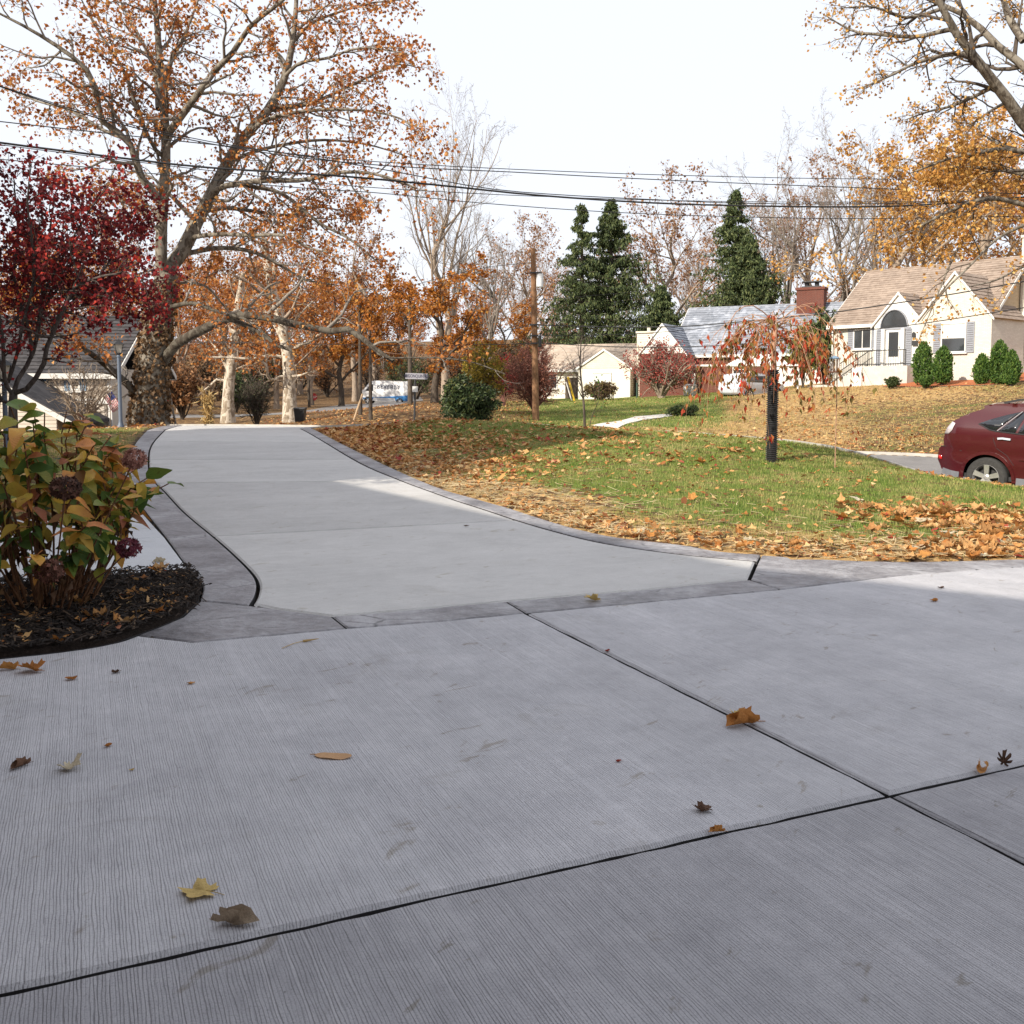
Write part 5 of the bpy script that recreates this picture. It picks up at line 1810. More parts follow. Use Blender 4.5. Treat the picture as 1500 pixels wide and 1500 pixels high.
strip_on(suv, 'pillar_trim', [(1.115, 1.212), (1.45, 1.568)], yf, .014, M_SILL, .008, .005)
strip_on(suv, 'bumper_seam', [(.05, .85), (.30, .875), (.50, .80)], yf, .010, M_TRIM, .001, .004)
for s in (-1, 1):
    m = MB()
    pts = [(1.08, s * .60, 1.70), (1.3, s * .60, 1.76), (1.5, s * .605, 1.785), (2.2, s * .605, 1.785), (2.45, s * .60, 1.75), (2.55, s * .6, 1.69)]
    for a, b in zip(pts, pts[1:]): m.strip(a, b, .04, .035)
    m.build('roof_rail', M_TRIM, suv)
for s in (-1, 1):
    for cx in (.96, 3.68):                        # arch lips
        m = MB()
        a = arch(cx, .35, .45, 18, .36)
        q = [(x, s * (float(yf(x, z)) + .008), z) for x, z in a]
        for p0, p1 in zip(q, q[1:]): m.strip(p0, p1, .055, .02, up=(0, s, .0001))
        m.build('arch_lip', M_MAROON, suv)
a = math.radians(49)
rp = at(1376, 665, 18.0)[:2]
side_n = np.array([math.sin(a), math.cos(a)])        # its far flank lies this way
c0 = rp + side_n * .62
suv.location = (c0[0], c0[1], at(1432, 724, 17.3)[2])
suv.rotation_euler = (0, math.radians(2.0), -a)

# ------------------------------------------------------------------ the delivery van far down the street
van = empty('delivery_van', (0, 0, 0), 0, 'white high roofed van lettered BEVERLY with blue lower band', 'van')
vt = [(.06, 2.3), (.14, 2.55), (.5, 2.62), (4.2, 2.58), (4.6, 2.45), (5.2, 1.6), (5.5, 1.42), (5.75, 1.25)]
vr = [(.12, .4), (.02, .5), (.0, .9), (.02, 1.6)]
vn = [(5.88, .95), (5.9, .6), (5.75, .4)]
vb, vyf = make_car(van, vt, vr, vn, 5.9, 1.0, 1.4, 2.6, .16, (1.1, 4.75), .36, M_WPAINT, [
    ('side_window', [(4.15, 1.42), (5.05, 1.42), (4.62, 2.15), (4.15, 2.2)], M_CARGLASS, .008),
    ('colour_band', [(.1, .42), (.6, .42), (1.6, .42), (1.65, .7), (4.1, .7), (4.2, .42), (5.3, .5), (5.3, .66), (3.0, .82), (.1, 1.08)], mplain('blue_band', (.06, .22, .50), .4), .010),
    ('tail_light', [(.03, .95), (.16, .95), (.16, 1.5), (.03, 1.5)], M_REDLENS, .010)], .37)
lt = text_mesh('lettering', 'BEVERLY', .66, mplain('navy_lettering', (.02, .025, .06), .5), van, .004, 'LEFT', 1.08)
# seen from its other flank the words read forward, nose to the viewer's left hand
lt.location = (3.75, .985, 1.72)
lt.rotation_euler = (math.pi / 2 + .04, 0, math.pi)
vp = at(602, 592.5, 108)
van.location = (vp[0], vp[1], at(573, 593.2, 108)[2])
van.rotation_euler = (0, math.radians(-2), math.pi - math.radians(6))

# ------------------------------------------------------------------ a wagon and a low white roof by the brick house
car2 = empty('parked_wagon', (0, 0, 0), 0, 'silver blue wagon with red tail lights parked beyond the weeping tree', 'car')
ct = [(.30, 1.36), (.5, 1.5), (1.2, 1.56), (2.4, 1.54), (3.1, 1.3), (3.6, 1.0), (4.3, .85)]
make_car(car2, ct, [(.15, .35), (.03, .45), (.0, .65), (.08, .85), (.12, 1.05)], [(4.5, .65), (4.5, .4), (4.4, .3)], 4.55, .88, .98, 1.55, .2, (.95, 3.6), .3, M_SILVER, [
    ('side_window', [(.6, 1.05), (3.1, 1.0), (2.7, 1.42), (.9, 1.44)], M_CARGLASS, .006), ('tail_light', [(.06, .78), (.22, .78), (.3, 1.2), (.2, 1.2)], M_REDLENS, .01)], .33)
MB().prism([(.17, -.62, 1.07), (.17, .62, 1.07), (.47, .55, 1.44), (.47, -.55, 1.44)], (-.045, 0, .015)).build('rear_window', M_CARGLASS, car2)
p = at(1066, 584, 56)
car2.location = (p[0], p[1], at(1066, 586, 56)[2])
car2.rotation_euler = (0, 0, math.radians(38))
ph = empty('pop_up_canopy', (0, 0, 0), 0, 'white low pitched carport canopy on posts behind the silver blue wagon', 'canopy')
m = MB().prism([(-3.2, -1.3, 2.2), (3.6, -1.3, 2.2), (3.6, -1.3, 2.32), (-3.2, -1.3, 2.32)], (0, 2.6, 0))
m.prism([(-.9, -1.2, 2.32), (2.8, -1.2, 2.32), (2.2, -.3, 2.95), (.2, -.3, 2.95)], (0, 1.4, .0))
m.build('roof', M_WHITE, ph)
for x in (-3.0, 3.4):
    for y in (-1.15, 1.15): MB().bar((x, y, -.3), (x, y, 2.2), .06, n=8).build('post', M_WHITE, ph)
p = at(1086, 575, 61)
ph.location = (p[0], p[1], H1(p[0], p[1]) - .55)
ph.rotation_euler = (0, 0, math.radians(-14))
bn = empty('white_bin', (*at(1011, 580, 63)[:2], 0), .2, 'white rounded bin on the grass by the red bush', 'bin')
bn.location.z = H1(bn.location.x, bn.location.y) - .03
MB().lathe([(.36, 0), (.42, .05), (.46, .6), (.42, .72), (.2, .76)], 20).build('body', M_WHITE, bn, smooth=50)
MB().lathe([(.44, .70), (.46, .74), (.3, .82), (.05, .84)], 20).build('lid', M_WHITE, bn, smooth=50)

# ------------------------------------------------------------------ lamp posts
M_POST = mplain('blue_grey_post', (.10, .125, .17), .5, .1, 6)
M_LAMPG = mplain('lamp_glass', (.46, .42, .36), .2, .08, 8, 0, 0, .6)


def lamp_post(px, pyb, Y, pyt, label, r=.055):
    x = at(px, pyb, Y)[0]
    z0 = H1(x, Y) - .1
    h = at(px, pyt, Y)[2] - z0
    root = empty('lamp_post', (x, Y, z0), .5, label, 'lamp post', 'lamp posts beside the driveway')
    MB().lathe([(r * 1.9, 0), (r * 1.9, .14), (r * 1.2, .2), (r, .3), (r * .9, h - .5), (r * 1.2, h - .48), (r * .6, h - .42)], 14).build('post', M_POST, root, smooth=40)
    zb_ = h - .42
    g = MB().add([(s * a, t * a, z) for a, z in ((.065, zb_ + .06), (.125, zb_ + .32)) for s, t in ((-1, -1), (1, -1), (1, 1), (-1, 1))],
                 [(0, 1, 5, 4), (1, 2, 6, 5), (2, 3, 7, 6), (3, 0, 4, 7), (3, 2, 1, 0), (4, 5, 6, 7)])
    lg = g.build('lamp_glass', M_LAMPG, root)
    f = MB().lathe([(.05, zb_), (.09, zb_ + .03), (.09, zb_ + .06)], 8)
    for s, t in ((-1, -1), (1, -1), (1, 1), (-1, 1)): f.bar((s * .068, t * .068, zb_ + .05), (s * .13, t * .13, zb_ + .33), .012, n=5)
    f.add([(s * .17, t * .17, zb_ + .32) for s, t in ((-1, -1), (1, -1), (1, 1), (-1, 1))] + [(s * .05, t * .05, zb_ + .43) for s, t in ((-1, -1), (1, -1), (1, 1), (-1, 1))],
          [(0, 1, 5, 4), (1, 2, 6, 5), (2, 3, 7, 6), (3, 0, 4, 7), (4, 5, 6, 7), (3, 2, 1, 0)])
    f.bar((0, 0, zb_ + .42), (0, 0, zb_ + .50), .025, .008, 6)
    f.build('lantern_frame', M_IRON, root)
    return root


lamp_post(177, 627, 30.2, 500, 'blue grey lamp post standing in front of the sycamore trunk', .06)
lamp_post(9, 640, 19, 528, 'dark lantern post half hidden among the crimson maple stems', .05)

# ------------------------------------------------------------------ utility pole, signs, stakes
M_POLE = mbark('weathered_pole', (.10, .055, .03), (.30, .165, .09), 1.6)
M_XFORM = mplain('transformer_grey', (.60, .62, .64), .5, .05, 3)
UY = 41.0
x = at(785, 616, UY)[0]
up = empty('utility_pole', (x, UY, H1(x, UY) - .2), 0, 'leaning brown wooden utility pole with white transformer can', 'utility pole')
ht = at(782, 364, UY)[2] - up.location.z
lean = (at(781, 364, UY)[0] - x)
pole = MB()
for k in range(8): pole.bar((lean * k / 8, 0, ht * k / 8), (lean * (k + 1) / 8, 0, ht * (k + 1) / 8), .155 - .006 * k, .155 - .006 * (k + 1), 12, cap=(k in (0, 7)))
pole.build('pole', M_POLE, up, smooth=50)
def upz(py): return at(784, py, UY)[2] - up.location.z


tf = MB().lathe([(.10, 0), (.15, .02), (.155, .55), (.15, .58), (.08, .62)], 16, (.26 + lean * .85, -.02, upz(421)))
tf.bar((.26 + lean * .85, -.02, upz(421) + .6), (.26 + lean * .85, -.02, upz(421) + .75), .03, n=6).build('transformer', M_XFORM, up, smooth=40)
m = MB().box((lean * .9, -.16, upz(384)), (1.9, .10, .12)) if False else MB().box((lean * .9 + .1, -.15, upz(400)), (.5, .06, .06))
for q, s in ((476, .4), (492, .35), (503, .3)): m.box((.0 + lean * .6, -.17, upz(q)), (s, .08, .06)).bar((s / 2, -.2, upz(q)), (s / 2, -.2, upz(q) + .12), .03, n=6)
m.build('bracket', M_IRON, up)
m = MB()
for q in (497, 500): m.lathe([(.04, -.25), (.07, -.22), (.07, .22), (.04, .25)], 10, (.16, -.2, upz(q))) if q == 500 else None
m.build('splice_case', M_TRIM, up) if m.v else None

M_SIGNW = mplain('pale_sign_metal', (.34, .33, .36), .45, .06, 6)
sgn = ground_root('street_sign', at(607, 613, 34)[0], 34, 'street name blade reading ALGONQUIN RD on a black post', 'street sign')
zt = at(607, 551, 34)[2] - sgn.location.z
MB().bar((0, 0, -.2), (0, 0, zt - .12), .038, n=10).build('post', M_IRON, sgn)
MB().box((0, -.05, zt - .46), (.19, .05, .2)).build('plate', M_WHITE, sgn)
MB().box((0, -.0, zt - .2), (.05, .05, .1)).build('bracket', M_IRON, sgn)
bl = MB().box((.04, 0, zt), (.78, .012, .21)).build('blade', M_SIGNW, sgn)
t = text_mesh('lettering', 'ALGONQUIN RD', .15, mplain('sign_lettering', (.03, .03, .07), .5), bl)
t.location, t.rotation_euler = (.04, -.009, zt - .05), (math.pi / 2, 0, 0)
t.scale = (.76, 1.1, 1)
for o in sgn.children: o.rotation_euler.z = 0
sgn.rotation_euler = (0, math.radians(1.5), .12)

ss = ground_root('stop_sign', at(459.5, 595, 98)[0], 98, 'red stop sign beside a black post at the far road corner', 'traffic sign')
zt = at(458, 581.5, 98)[2] - ss.location.z
MB().bar((0, 0, -.2), (0, 0, zt - .2), .05, n=8).build('post', M_TRIM, ss)
oc = [(.40 * math.cos(math.pi / 8 + k * math.pi / 4), -.04, zt + .40 * math.sin(math.pi / 8 + k * math.pi / 4)) for k in range(8)]
MB().prism(oc, (0, .02, 0)).build('plate', mplain('sign_red', (.42, .03, .03), .5), ss)
t = text_mesh('lettering', 'STOP', .30, M_WHITE, ss)
t.location, t.rotation_euler = (0, -.062, zt - .10), (math.pi / 2, 0, 0)
bp = ground_root('bollard_post', at(453, 597, 88)[0], 88, 'tall black post in front of the stop sign', 'post')
MB().bar((0, 0, -.2), (0, 0, at(452, 556, 88)[2] - bp.location.z), .13, n=10).build('post', M_DARK, bp)


def stake(px, pyb, pxt, pyt, Y, r, mat, label, name='garden_stake', sink=.05):
    p0, p1 = at(px, pyb, Y), at(pxt, pyt, Y)
    p0[2] = min(p0[2], H1(p0[0], p0[1])) - sink
    o = empty(name, p0, 0, label, 'stake')
    MB().bar((0, 0, 0), p1 - p0, r, r * .9, 8).build('shaft', mat, o)
    return o


M_STAKE = mplain('bare_timber', (.42, .30, .19), .8, .15, 10)
stake(518, 612, 531, 577, 44, .05, M_STAKE, 'leaning pale timber prop beside the two thin trunks')
stake(842, 578, 832, 552, 60, .07, mplain('yellow_plastic', (.62, .40, .03), .4), 'yellow slanting slide rail on the lawn before the ranch house', 'slide_rail')
stake(838, 577, 829, 559, 60.6, .04, M_WHITE, 'thin white slanting rod beside the yellow rail', 'garden_rod')
stake(933, 586, 933, 561, 66, .06, mplain('green_post_paint', (.03, .06, .045), .6), 'dark green post on the lawn before the red bush', 'fence_post')
stake(898, 590, 898, 576, 66, .045, M_IRON, 'short dark post beside the brown shrub', 'fence_post')

# mailbox-like dark barrel by the pale sycamore
br = ground_root('rubbish_bin', at(440, 621, 47)[0], 47, 'black wheeled bin beside the pale mottled sycamore trunk', 'bin')
MB().add([(-.2, -.2, 0), (.2, -.2, 0), (.2, .2, 0), (-.2, .2, 0), (-.26, -.27, .75), (.26, -.27, .75), (.26, .27, .75), (-.26, .27, .75)],
         [(3, 2, 1, 0), (4, 5, 6, 7), (0, 1, 5, 4), (1, 2, 6, 5), (2, 3, 7, 6), (3, 0, 4, 7)]).build('body', M_TRIM, br)
MB().prism([(-.28, -.3, .75), (-.28, .3, .75), (-.28, .28, .82), (-.28, -.28, .80)], (.56, 0, 0)).build('lid', M_TRIM, br)

# ------------------------------------------------------------------ flags
M_FR, M_FW, M_FB = mplain('flag_red', (.42, .03, .045), .8), mplain('flag_white', (.66, .64, .62), .8), mplain('flag_blue', (.03, .04, .14), .8)


def flag(name, loc, parent, w, h, sag, ang):
    """Striped cloth hanging from a slanted staff: 13 stripes as geometry and a blue canton."""
    R = Matrix.Rotation(ang, 4, 'Y')
    for mat, rows, nm in ((M_FR, range(0, 13, 2), 'red_stripes'), (M_FW, range(1, 13, 2), 'white_stripes')):
        m = MB()
        for r in rows:
            z0, z1 = -h * r / 13, -h * (r + 1) / 13
            n = 10
            vs = []
            for i in range(n + 1):
                u = i / n
                for z in (z0, z1): vs.append(R @ Vector((u * w, .05 * math.sin(u * 7 + z * 2) * u, z - sag * u * u)))
            m.add(vs, [(2 * i, 2 * i + 2, 2 * i + 3, 2 * i + 1) for i in range(n)])
        m.build(nm, mat, parent)
    m = MB()
    vs = [R @ Vector((u * w * .4, .05 * math.sin(u * .4 * 7) * u * .4 - .006, z - sag * (u * .4) ** 2)) for u in (0, .5, 1) for z in (0, -h * 7 / 13)]
    m.add(vs, [(0, 2, 3, 1), (2, 4, 5, 3)])
    m.build('canton', M_FB, parent)


f1 = at(180, 573, 33.0)
fo = empty('flag', (f1[0] - .05, f1[1] - .8, f1[2]), 0, 'striped American flag hanging at a slant beside the sycamore trunk', 'flag')
flag('flag', f1, fo, .62, .34, .02, math.radians(58))
MB().bar((-.04, 0, .02), (-.10, .02, -1.6), .012, n=6).build('staff', M_STAKE, fo)
f2 = at(243, 558, 40)
z0 = H1(f2[0], 40)
fp = empty('flagpole', (f2[0], 40, z0 - .1), 0, 'slim leaning flagpole with a furled red and white flag behind the sycamore trunk', 'flag')
hh = f2[2] - z0
MB().bar((.14, 0, 0), (0, 0, hh + .1), .025, .018, 8).build('pole', M_FW, fp)
m = MB()
for k in range(6):
    zz = hh - .05 - k * .13
    m.lathe([(.02, -.07), (.075 - .005 * (k % 2), 0), (.03, .07)], 8, (.015 * k - .02, 0, zz - .03))
m.build('furled_flag', M_FR, fp)
m = MB()
for k in range(5): m.lathe([(.02, -.06), (.065, 0), (.03, .06)], 8, (.015 * k - .05, -.03, hh - .12 - k * .13))
m.build('furled_stripe', M_FW, fp)
stake(258, 622, 247, 568, 41, .05, M_GREY, 'bare grey pole leaning against the back of the sycamore', 'leaning_pole')

# ------------------------------------------------------------------ corn stalk bundle
cs = ground_root('corn_stalk_bundle', at(306, 626, 37)[0], 37, 'tied bundle of dry golden corn stalks at the crest of the driveway', 'corn stalks')
rg = np.random.default_rng(7)
M_CORN = mleaf('dry_corn', [(0, (.30, .18, .06)), (.5, (.52, .35, .14)), (1, (.64, .50, .26))], .3)
m = MB()
P = []
for k in range(16):
    a = rg.random() * 6.28
    r0, r1 = .16 * rg.random() + .05, .06 + .24 * rg.random()
    b = rg.random() * 6.28
    hgt = rg.uniform(1.1, 1.6)
    pts = [(r0 * math.cos(a), r0 * math.sin(a), -.05), (.05 * math.cos(a), .05 * math.sin(a), .55), (r1 * math.cos(b), r1 * math.sin(b), hgt)]
    m.bar(pts[0], pts[1], .018, .016, 6).bar(pts[1], pts[2], .016, .008, 6)
    P.append(resample(np.array(pts), 6))
m.build('stalks', M_CORN, cs)
V, T = leaf_cloud(rg, np.stack(P), 16, (.1, 1), (.18, .42), .16, .15, .1, .03)
tag(link('leaves', mesh_np('leaves', V, [T], [M_CORN]), cs), kind='stuff')
MB().lathe([(.075, -.03), (.085, 0), (.075, .03)], 12, (0, 0, .56)).build('tie', M_STAKE, cs)

# ------------------------------------------------------------------ shrubs
def shrub(px, pyb, Y, w, h, label, leafm, barkm, seed, leaf=(.05, .10), n1=16, per=4, up=.05, asp=.6, twiggy=1.0, name='shrub', group=None, flat=.8, rw=.02):
    x = at(px, pyb, Y)[0]
    root = ground_root(name, x, Y, label, 'shrub', group, .03)
    rg = np.random.default_rng(seed)
    P = np.empty((n1, 8, 3))
    a = rg.random(n1) * 2 * np.pi
    sp = rg.random(n1) ** .6
    for j in range(8):
        u = j / 7
        P[:, j] = np.stack([np.cos(a) * w / 2 * sp * u ** 1.1 * .9, np.sin(a) * w / 2 * sp * u ** 1.1 * .9, h * u * (1 - flat * .35 * sp ** 2) * (1.0 - .12 * u * sp)], 1)
    P += rg.normal(size=P.shape) * w * .012
    R = np.repeat(np.linspace(1, .3, 8)[None] * rw * w, n1, 0) * .8
    b2 = spawn(rg, P, R, 9, (.25, 1), (25, 65), .42, 6, up, .2)
    b3 = spawn(rg, *b2, 5, (.2, 1), (25, 65), .5, 4, up, .2)
    b3[1][:] = np.maximum(b3[1], .003 * twiggy)
    wood('stems', [(P, R), b2, b3], barkm, root, (5, 4, 3))['kind'] = 'stuff'
    if per:
        V, T = leaf_cloud(rg, b3[0], per, (.2, 1.05), leaf, asp, .1, .12, w * .015)
        tag(link('foliage', mesh_np('foliage', V, [T], [leafm]), root), kind='stuff')
    return root


M_RBARK = mbark('reddish_stems', (.12, .05, .04), (.28, .14, .11))
shrub(682, 612, 30.5, 2.1, 1.75, 'dark green rhododendron in the mulch bed behind the leaf strewn lawn', L_GREEN, M_DARK, 61, (.10, .18), 22, 8, asp=.42, name='rhododendron')
shrub(784, 617, 45, 3.6, 3.15, 'large rounded reddish shrub on a short dark trunk behind the utility pole', L_PINK, M_RBARK, 62, (.05, .09), 34, 4, twiggy=2.5, name='round_shrub', flat=.9)
shrub(738, 600, 52, 1.9, 2.6, 'deep burgundy shrub between the rhododendron and the round reddish shrub', L_RED, M_RBARK, 63, (.06, .12), 20, 6)
shrub(708, 606, 44, 2.2, 2.9, 'yellow green leaved shrub behind the rhododendron', mleaf('yellowing_leaves', [(0, (.09, .10, .02)), (.5, (.30, .22, .03)), (1, (.5, .36, .06))], .35), M_DARK, 64, (.08, .14), 18, 6)
shrub(968, 588, 60, 5.2, 3.3, 'red leaved spreading bush in front of the brick house white gable', mleaf('bright_red_leaves', [(0, (.14, .02, .02)), (.5, (.34, .05, .045)), (1, (.48, .13, .10))], .35), M_TAN, 65, (.10, .18), 30, 3, twiggy=2.0, name='red_bush')
shrub(880, 588, 60, 2.6, 1.1, 'low brown shrub with dull leaves before the ranch house window', mleaf('dull_brown_leaves', [(0, (.05, .03, .02)), (.6, (.13, .075, .045)), (1, (.30, .25, .09))], .2), M_DARK, 66, (.08, .14), 18, 6)
shrub(376, 624, 45, 2.1, 2.1, 'round leafless dark shrub between the pale sycamores', L_GREEN, M_DARK, 67, (.04, .07), 30, 1, twiggy=3.0, name='round_shrub')
for k, (px, pyb, Y, w, h, lab) in enumerate([(1308, 560, 52.5, 1.0, .62, 'small dark clipped shrub at the foot of the stoop'), (1358, 566, 51, .8, .7, 'small yellow green shrub between two arborvitae'),
                                            (1000, 607, 44, 1.9, .42, 'low dark grassy shrub at the end of the front walk')]):
    shrub(px, pyb, Y, w, h, lab, L_ARB if k == 1 else L_GREEN, M_DARK, 70 + k, (.06, .11), 16, 7)
shrub(120, 630, 31.5, 2.4, 2.3, 'leafless tan multi stemmed shrub in front of the sided house', L_BROWN, M_TAN, 75, (.04, .07), 14, 0, twiggy=2.5, name='bare_shrub')
shrub(1206, 570, 62, 2.0, 4.2, 'tall dark evergreen shrub between the brick house and the cape house', L_NEEDLE, M_DARK, 76, (.15, .26), 30, 7, up=.12, name='evergreen_shrub', flat=.3)
shrub(1176, 570, 60, 1.8, 3.5, 'yellow green upright shrub beside the tall dark evergreen', mleaf('olive_leaves', [(0, (.06, .08, .02)), (.6, (.16, .17, .04)), (1, (.32, .27, .07))], .3), M_DARK, 77, (.12, .2), 24, 6, up=.12, flat=.3)
UG = 'undergrowth shrubs beyond the crest'
for k, (px, pyb, Y, w, h, where) in enumerate([
        (268, 622, 58, 3.5, 3.2, 'brown shrub right beside the furled flag pole'), (300, 612, 70, 4.5, 4.0, 'brown shrub standing behind the corn stalk bundle'), (345, 605, 76, 4, 3.0, 'dark shrub behind the half shaded forked sycamore'),
        (480, 585, 130, 7, 5, 'brown thicket beyond the stop sign'), (250, 604, 95, 6, 5.5, 'dull thicket seen past the edge of the vine covered trunk'), (385, 585, 130, 9, 6, 'dark thicket behind the leafless round shrub'),
        (540, 575, 140, 9, 6, 'brown thicket on the bank above the white van'), (440, 578, 140, 8, 5, 'dull thicket behind the pale mottled sycamore'), (215, 600, 90, 6, 6, 'dark thicket hidden behind the big sycamore trunk'),
        (585, 570, 135, 8, 5, 'green hedge like thicket above the tail of the white van'), (320, 590, 118, 8, 6, 'dull thicket far behind the forked sycamore'), (610, 578, 120, 7, 5, 'dark thicket behind the street sign plate'),
        (660, 590, 95, 6, 5, 'brown thicket behind the rhododendron'), (728, 595, 90, 6, 5, 'dull thicket behind the burgundy shrub'), (760, 590, 100, 6, 5, 'dark thicket behind the utility pole')]):
    shrub(px, pyb, Y, w, h, where, (L_BROWN, L_VINE, L_GREEN)[k % 3 if k != 9 else 2], M_DARK, 80 + k, (.16, .30), 18, 3, twiggy=3, group=UG, name='undergrowth_shrub')

# two thin trees by the prop
def thin_tree(px, pyb, Y, pyt, r, label, seed, leaf=None, per=0, nm='young_tree', size=(.1, .18), bend=.0, group=None, n1=12):
    x = at(px, pyb, Y)[0]
    root = ground_root(nm, x, Y, label, 'tree', group)
    h = at(px, pyt, Y)[2] - root.location.z
    rg = np.random.default_rng(seed)
    tk = limbs_arr([([(0, 0, -.1), (bend * .3, 0, h * .3), (bend, .05, h * .65), (bend * .8, 0, h)], r, r * .2)], 12, (0, 0, 0))
    b1 = spawn(rg, *tk, n1, (.62 if per > 3 else .35, .98), (25, 55), .38, 7, .06, .15)
    b2 = spawn(rg, *b1, 5, (.2, 1), (25, 60), .45, 5, .04, .2)
    b2[1][:] = np.maximum(b2[1], .004)
    wood('trunk', [tk, b1], M_DARK, root, (8, 5))
    wood('branches', [b2], M_DARK, root, (3,))['kind'] = 'stuff'
    if per:
        V, T = leaf_cloud(rg, np.concatenate([b2[0]]), per, (.2, 1.05), size, .8, .4, .12, .06)
        tag(link('crown', mesh_np('crown', V, [T], [leaf]), root), kind='stuff')
    return root


thin_tree(528, 612, 46, 440, .11, 'thin straight trunk beside the leaning timber prop', 91, L_OAK, 5, size=(.14, .24))
thin_tree(543, 611, 44, 450, .10, 'pale thin trunk just in front of the white van', 92, L_OAK, 5, size=(.14, .24))
thin_tree(601, 598, 75, 430, .22, 'brown trunk directly behind the street sign post', 93, L_OAK, 5, size=(.2, .32))
sp = thin_tree(857, 631, 22.6, 490, .035, 'slender bare sapling with a leafy ring of leaves at its foot', 94, L_BROWN, 0, 'sapling', bend=-.12, n1=9)
thin_tree(862, 629, 22.9, 560, .012, 'thin whippy shoot rising beside the sapling', 95, L_ARB, 1, 'sapling', (.05, .09), bend=.25, n1=6)

# ------------------------------------------------------------------ weeping tree in its black pipe sleeve
WY = 15.7
x = at(1130, 676, WY)[0]
wt_ = ground_root('weeping_cherry', x, WY, 'small weeping cherry with a black corrugated pipe round its trunk', 'tree', None, .02)
prof = []
hp = at(1130, 541, WY)[2] - wt_.location.z
N = 44
for k in range(N):
    z = hp * k / N
    dz = hp / N
    prof += [(.078, z), (.098, z + dz * .25), (.098, z + dz * .6), (.078, z + dz * .85)]
pp = MB().lathe(prof, 20)
M_PIPE = mplain('black_pipe', (.022, .022, .024), .38, .2, 10, 0, 0, .5)
pp.build('pipe_sleeve', M_PIPE, wt_, smooth=30)
zt = at(1130, 470, WY)[2] - wt_.location.z
rg = np.random.default_rng(101)
tk = limbs_arr([([(0, 0, .1), (.01, 0, hp), (-.01, 0, hp + .3), (.02, 0, zt - .14)], .052, .045)], 8, (0, 0, 0))
nb = 56
a = rg.random(nb) * 2 * np.pi
reach = .3 + 1.1 * rg.random(nb) ** .7
rise = rg.uniform(-.05, .22, nb) * reach
drop = rg.uniform(.5, 1.35, nb) * (.6 + .45 * reach)
st = zt - rg.random(nb) ** 1.4 * .42
P = np.empty((nb, 12, 3))
for j in range(12):
    u = j / 11
    rr = reach * (1 - (1 - u) ** 1.9)
    P[:, j] = np.stack([np.cos(a) * rr, np.sin(a) * rr, st + rise * np.sin(np.pi * min(1, u * 1.6)) * (1 - u) * 2 - drop * u ** 2.4], 1)
P[:, 1:] += np.cumsum(rg.normal(size=(nb, 11, 3)) * .012, axis=1)
R = np.repeat(np.linspace(1, .22, 12)[None], nb, 0) * rg.uniform(.005, .013, nb)[:, None]
b2 = spawn(rg, P, R, 2, (.3, .9), (20, 50), .45, 7, -.25, .08, rf=.6)
b2[1][:] = np.maximum(b2[1], .0022)
M_WHIP = mbark('tan_whips', (.24, .13, .08), (.46, .28, .19), 3)
wood('trunk', [tk], M_WHIP, wt_, (10,))
wood('whips', [(P, R), b2], M_WHIP, wt_, (5, 3))['kind'] = 'stuff'
L_CHERRY = mleaf('cherry_leaves', [(0, (.36, .03, .02)), (.3, (.40, .08, .03)), (.55, (.38, .15, .045)), (.75, (.20, .17, .045)), (1, (.11, .07, .03))], .4)
V1, T1 = leaf_cloud(rg, P, 12, (.25, 1), (.09, .16), .42, 1.6, .12, .03, five=True)
V2, T2 = leaf_cloud(rg, b2[0], 5, (.1, 1), (.09, .16), .42, 1.6, .12, .03, five=True)
tag(link('crown', mesh_np('crown', np.vstack([V1, V2]), [T1, T2 + len(V1)], [L_CHERRY]), wt_), kind='stuff')
# bird feeder hanging behind it
fd = empty('bird_feeder', at(1222, 536, 15.2), .3, 'white caged bird feeder with blue lid hanging beyond the weeping whips', 'bird feeder')
m = MB()
for k in range(10):
    t = 2 * math.pi * k / 10
    m.bar((.075 * math.cos(t), .075 * math.sin(t), -.09), (.075 * math.cos(t), .075 * math.sin(t), .11), .006, n=4)
m.build('cage', M_WHITE, fd)
MB().lathe([(.085, .11), (.09, .12), (.02, .16)], 14).build('lid', M_BLUESH, fd)
MB().lathe([(.12, -.105), (.125, -.09), (.05, -.085)], 14).build('tray', mplain('rust_tray', (.32, .12, .07), .7), fd)
MB().lathe([(.04, -.085), (.04, .1)], 10).build('seed_tube', M_STAKE, fd)
MB().bar((0, 0, .15), (0, 0, .42), .004, n=4).bar((0, 0, .42), (.12, .1, .5), .006, n=5).bar((.12, .1, .5), (.16, .14, .3), .008, n=5).bar((.16, .14, .3), (.16, .14, H1(fd.location.x + .16, 15.34) - fd.location.z - .1), .009, n=6).build('hanger', M_WHIP, fd)

# ------------------------------------------------------------------ wires
M_WIRE = mplain('black_cable', (.018, .018, .02), .6)


def wire(pts, Ys, r, label):
    n = len(pts)
    P = np.array([at(p[0], p[1], Ys[0] + (Ys[1] - Ys[0]) * i / (n - 1)) for i, p in enumerate(pts)])
    P = resample(smooth_line(P, 6), 40)
    V, Q = tubes(P[None], np.full((1, 40), r), 6)
    o = link('overhead_wire', mesh_np('overhead_wire', V, [Q], [M_WIRE], True))
    tag(o, label, 'wire', 'overhead wires along the street')


